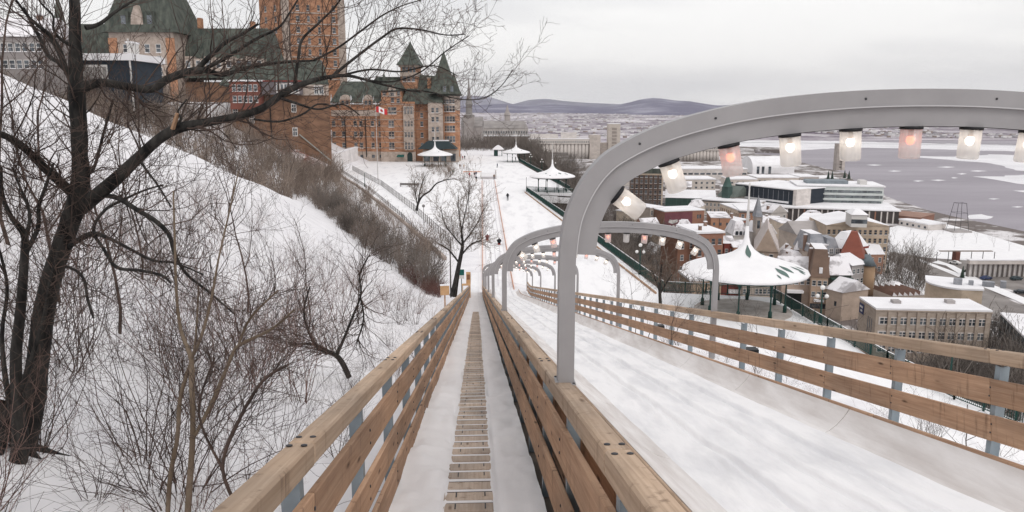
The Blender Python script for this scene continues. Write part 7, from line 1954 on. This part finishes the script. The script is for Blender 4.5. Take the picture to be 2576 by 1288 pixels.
for k in range(300):
    x = at_d(r7.uniform(1158, 1345), 380, 400).x; y = 400 + r7.uniform(-15, 60); st.append((x, y, -9 + r7.uniform(-2, 2), r7.uniform(1.6, 2.8)))
for k in range(110):
    x = at_d(r7.uniform(1345, 1430), 400, 330).x; y = 330 + r7.uniform(-15, 40); st.append((x, y, -12 + 5 * math.sin((x + 3) * .2), r7.uniform(2.0, 3.0)))
mass('rampart_wood', BP2, st, DKB_, 7)
mb = MB(); mb.prism([(at_d(1150, 380, 385).x, 385), (at_d(1440, 380, 385).x, 385), (at_d(1440, 380, 480).x, 520), (at_d(1150, 380, 480).x, 520)], -45, -8.5, CLIFF); tag(mb.build('wooded_hill'), kind='structure')
# conifers in the port
CON = mat('conifer', (.012, .03, .022), (.04, .06, .045), scale=1, rough=1)
cm = MB(); rc = random.Random(4)
for k in range(7): 
    r_ = 1.9 * (1 - k / 7.5); z = .8 + k * 1.0; cm.lathe([(r_, z), (r_ * .45, z + .9), (r_ * .2, z + 1.3)], CON, 9, smooth=False)
CM_ = cm.mesh('conifer')
for i, (px, py, d, lb) in enumerate(((2083, 452, 690, 'dark conifer left of a pair by the mint office roof'), (2093, 452, 692, 'dark conifer second from the left above the mint office'), (2124, 450, 690, 'dark conifer in front of the conveyor tower'), (2135, 452, 694, 'dark conifer at the foot of the conveyor tower, right side'), (2232, 690, 250, 'dark conifer in the park beside the bare trees'), (2312, 706, 235, 'dark conifer by the road, left of the round fronted building'), (2420, 700, 225, 'small dark conifer near the fork of the road'))):
    p = at_z(px, py, ZC); o = link('conifer', CM_, None, tuple(p), (0, 0, i), (1, 1, 1) if d > 400 else (.55, .55, .6)); tag(o, lb, 'tree')
# bare trees of the park, each its own
for i, (px, py) in enumerate(((2215, 690), (2240, 705), (2262, 690), (2285, 700), (2300, 680), (2270, 735), (2225, 735), (2190, 720))):
    p = at_z(px, py, ZC); o = link('park_tree', STM[i % 2], None, tuple(p), (0, 0, i * 1.3), (1.5, 1.5, 1.4)); tag(o, 'bare tree of the little snowy park between the turret house and the road', 'tree', 'bare trees of the little park')
for i, (px, py) in enumerate(((2290, 590), (2330, 602), (2372, 588), (2420, 604), (2455, 612), (2500, 622), (2350, 626), (2310, 634), (2538, 632), (2275, 612), (2400, 622), (2250, 600))):
    p = at_z(px, py, ZC); s_ = .9 + .2 * (i % 3)
    o = link('park_tree', STM[i % 2], None, tuple(p), (0, 0, i * 2.1), (s_, s_, s_)); tag(o, 'thin bare tree standing alone on the wide snowy riverside field', 'tree', 'young trees on the riverside field')
# ================================================================== AIR
hz = MB(); hz.box(-9800, 15000, -40, 18200, ZR - 8, 640, mat('haze_placeholder', (1, 1, 1)))
hzo = hz.build('haze'); hm = bpy.data.materials.new('haze_air'); hm.use_nodes = True
hn, hl = hm.node_tree.nodes, hm.node_tree.links; hn.clear(); ho = hn.new('ShaderNodeOutputMaterial'); hv = hn.new('ShaderNodeVolumePrincipled')
hv.inputs['Color'].default_value = (0.97, 0.97, 1.0, 1); hv.inputs['Density'].default_value = 0.000042; hv.inputs['Anisotropy'].default_value = 0.0
hl.new(hv.outputs[0], ho.inputs['Volume']); hzo.data.materials.clear(); hzo.data.materials.append(hm); tag(hzo, kind='stuff')
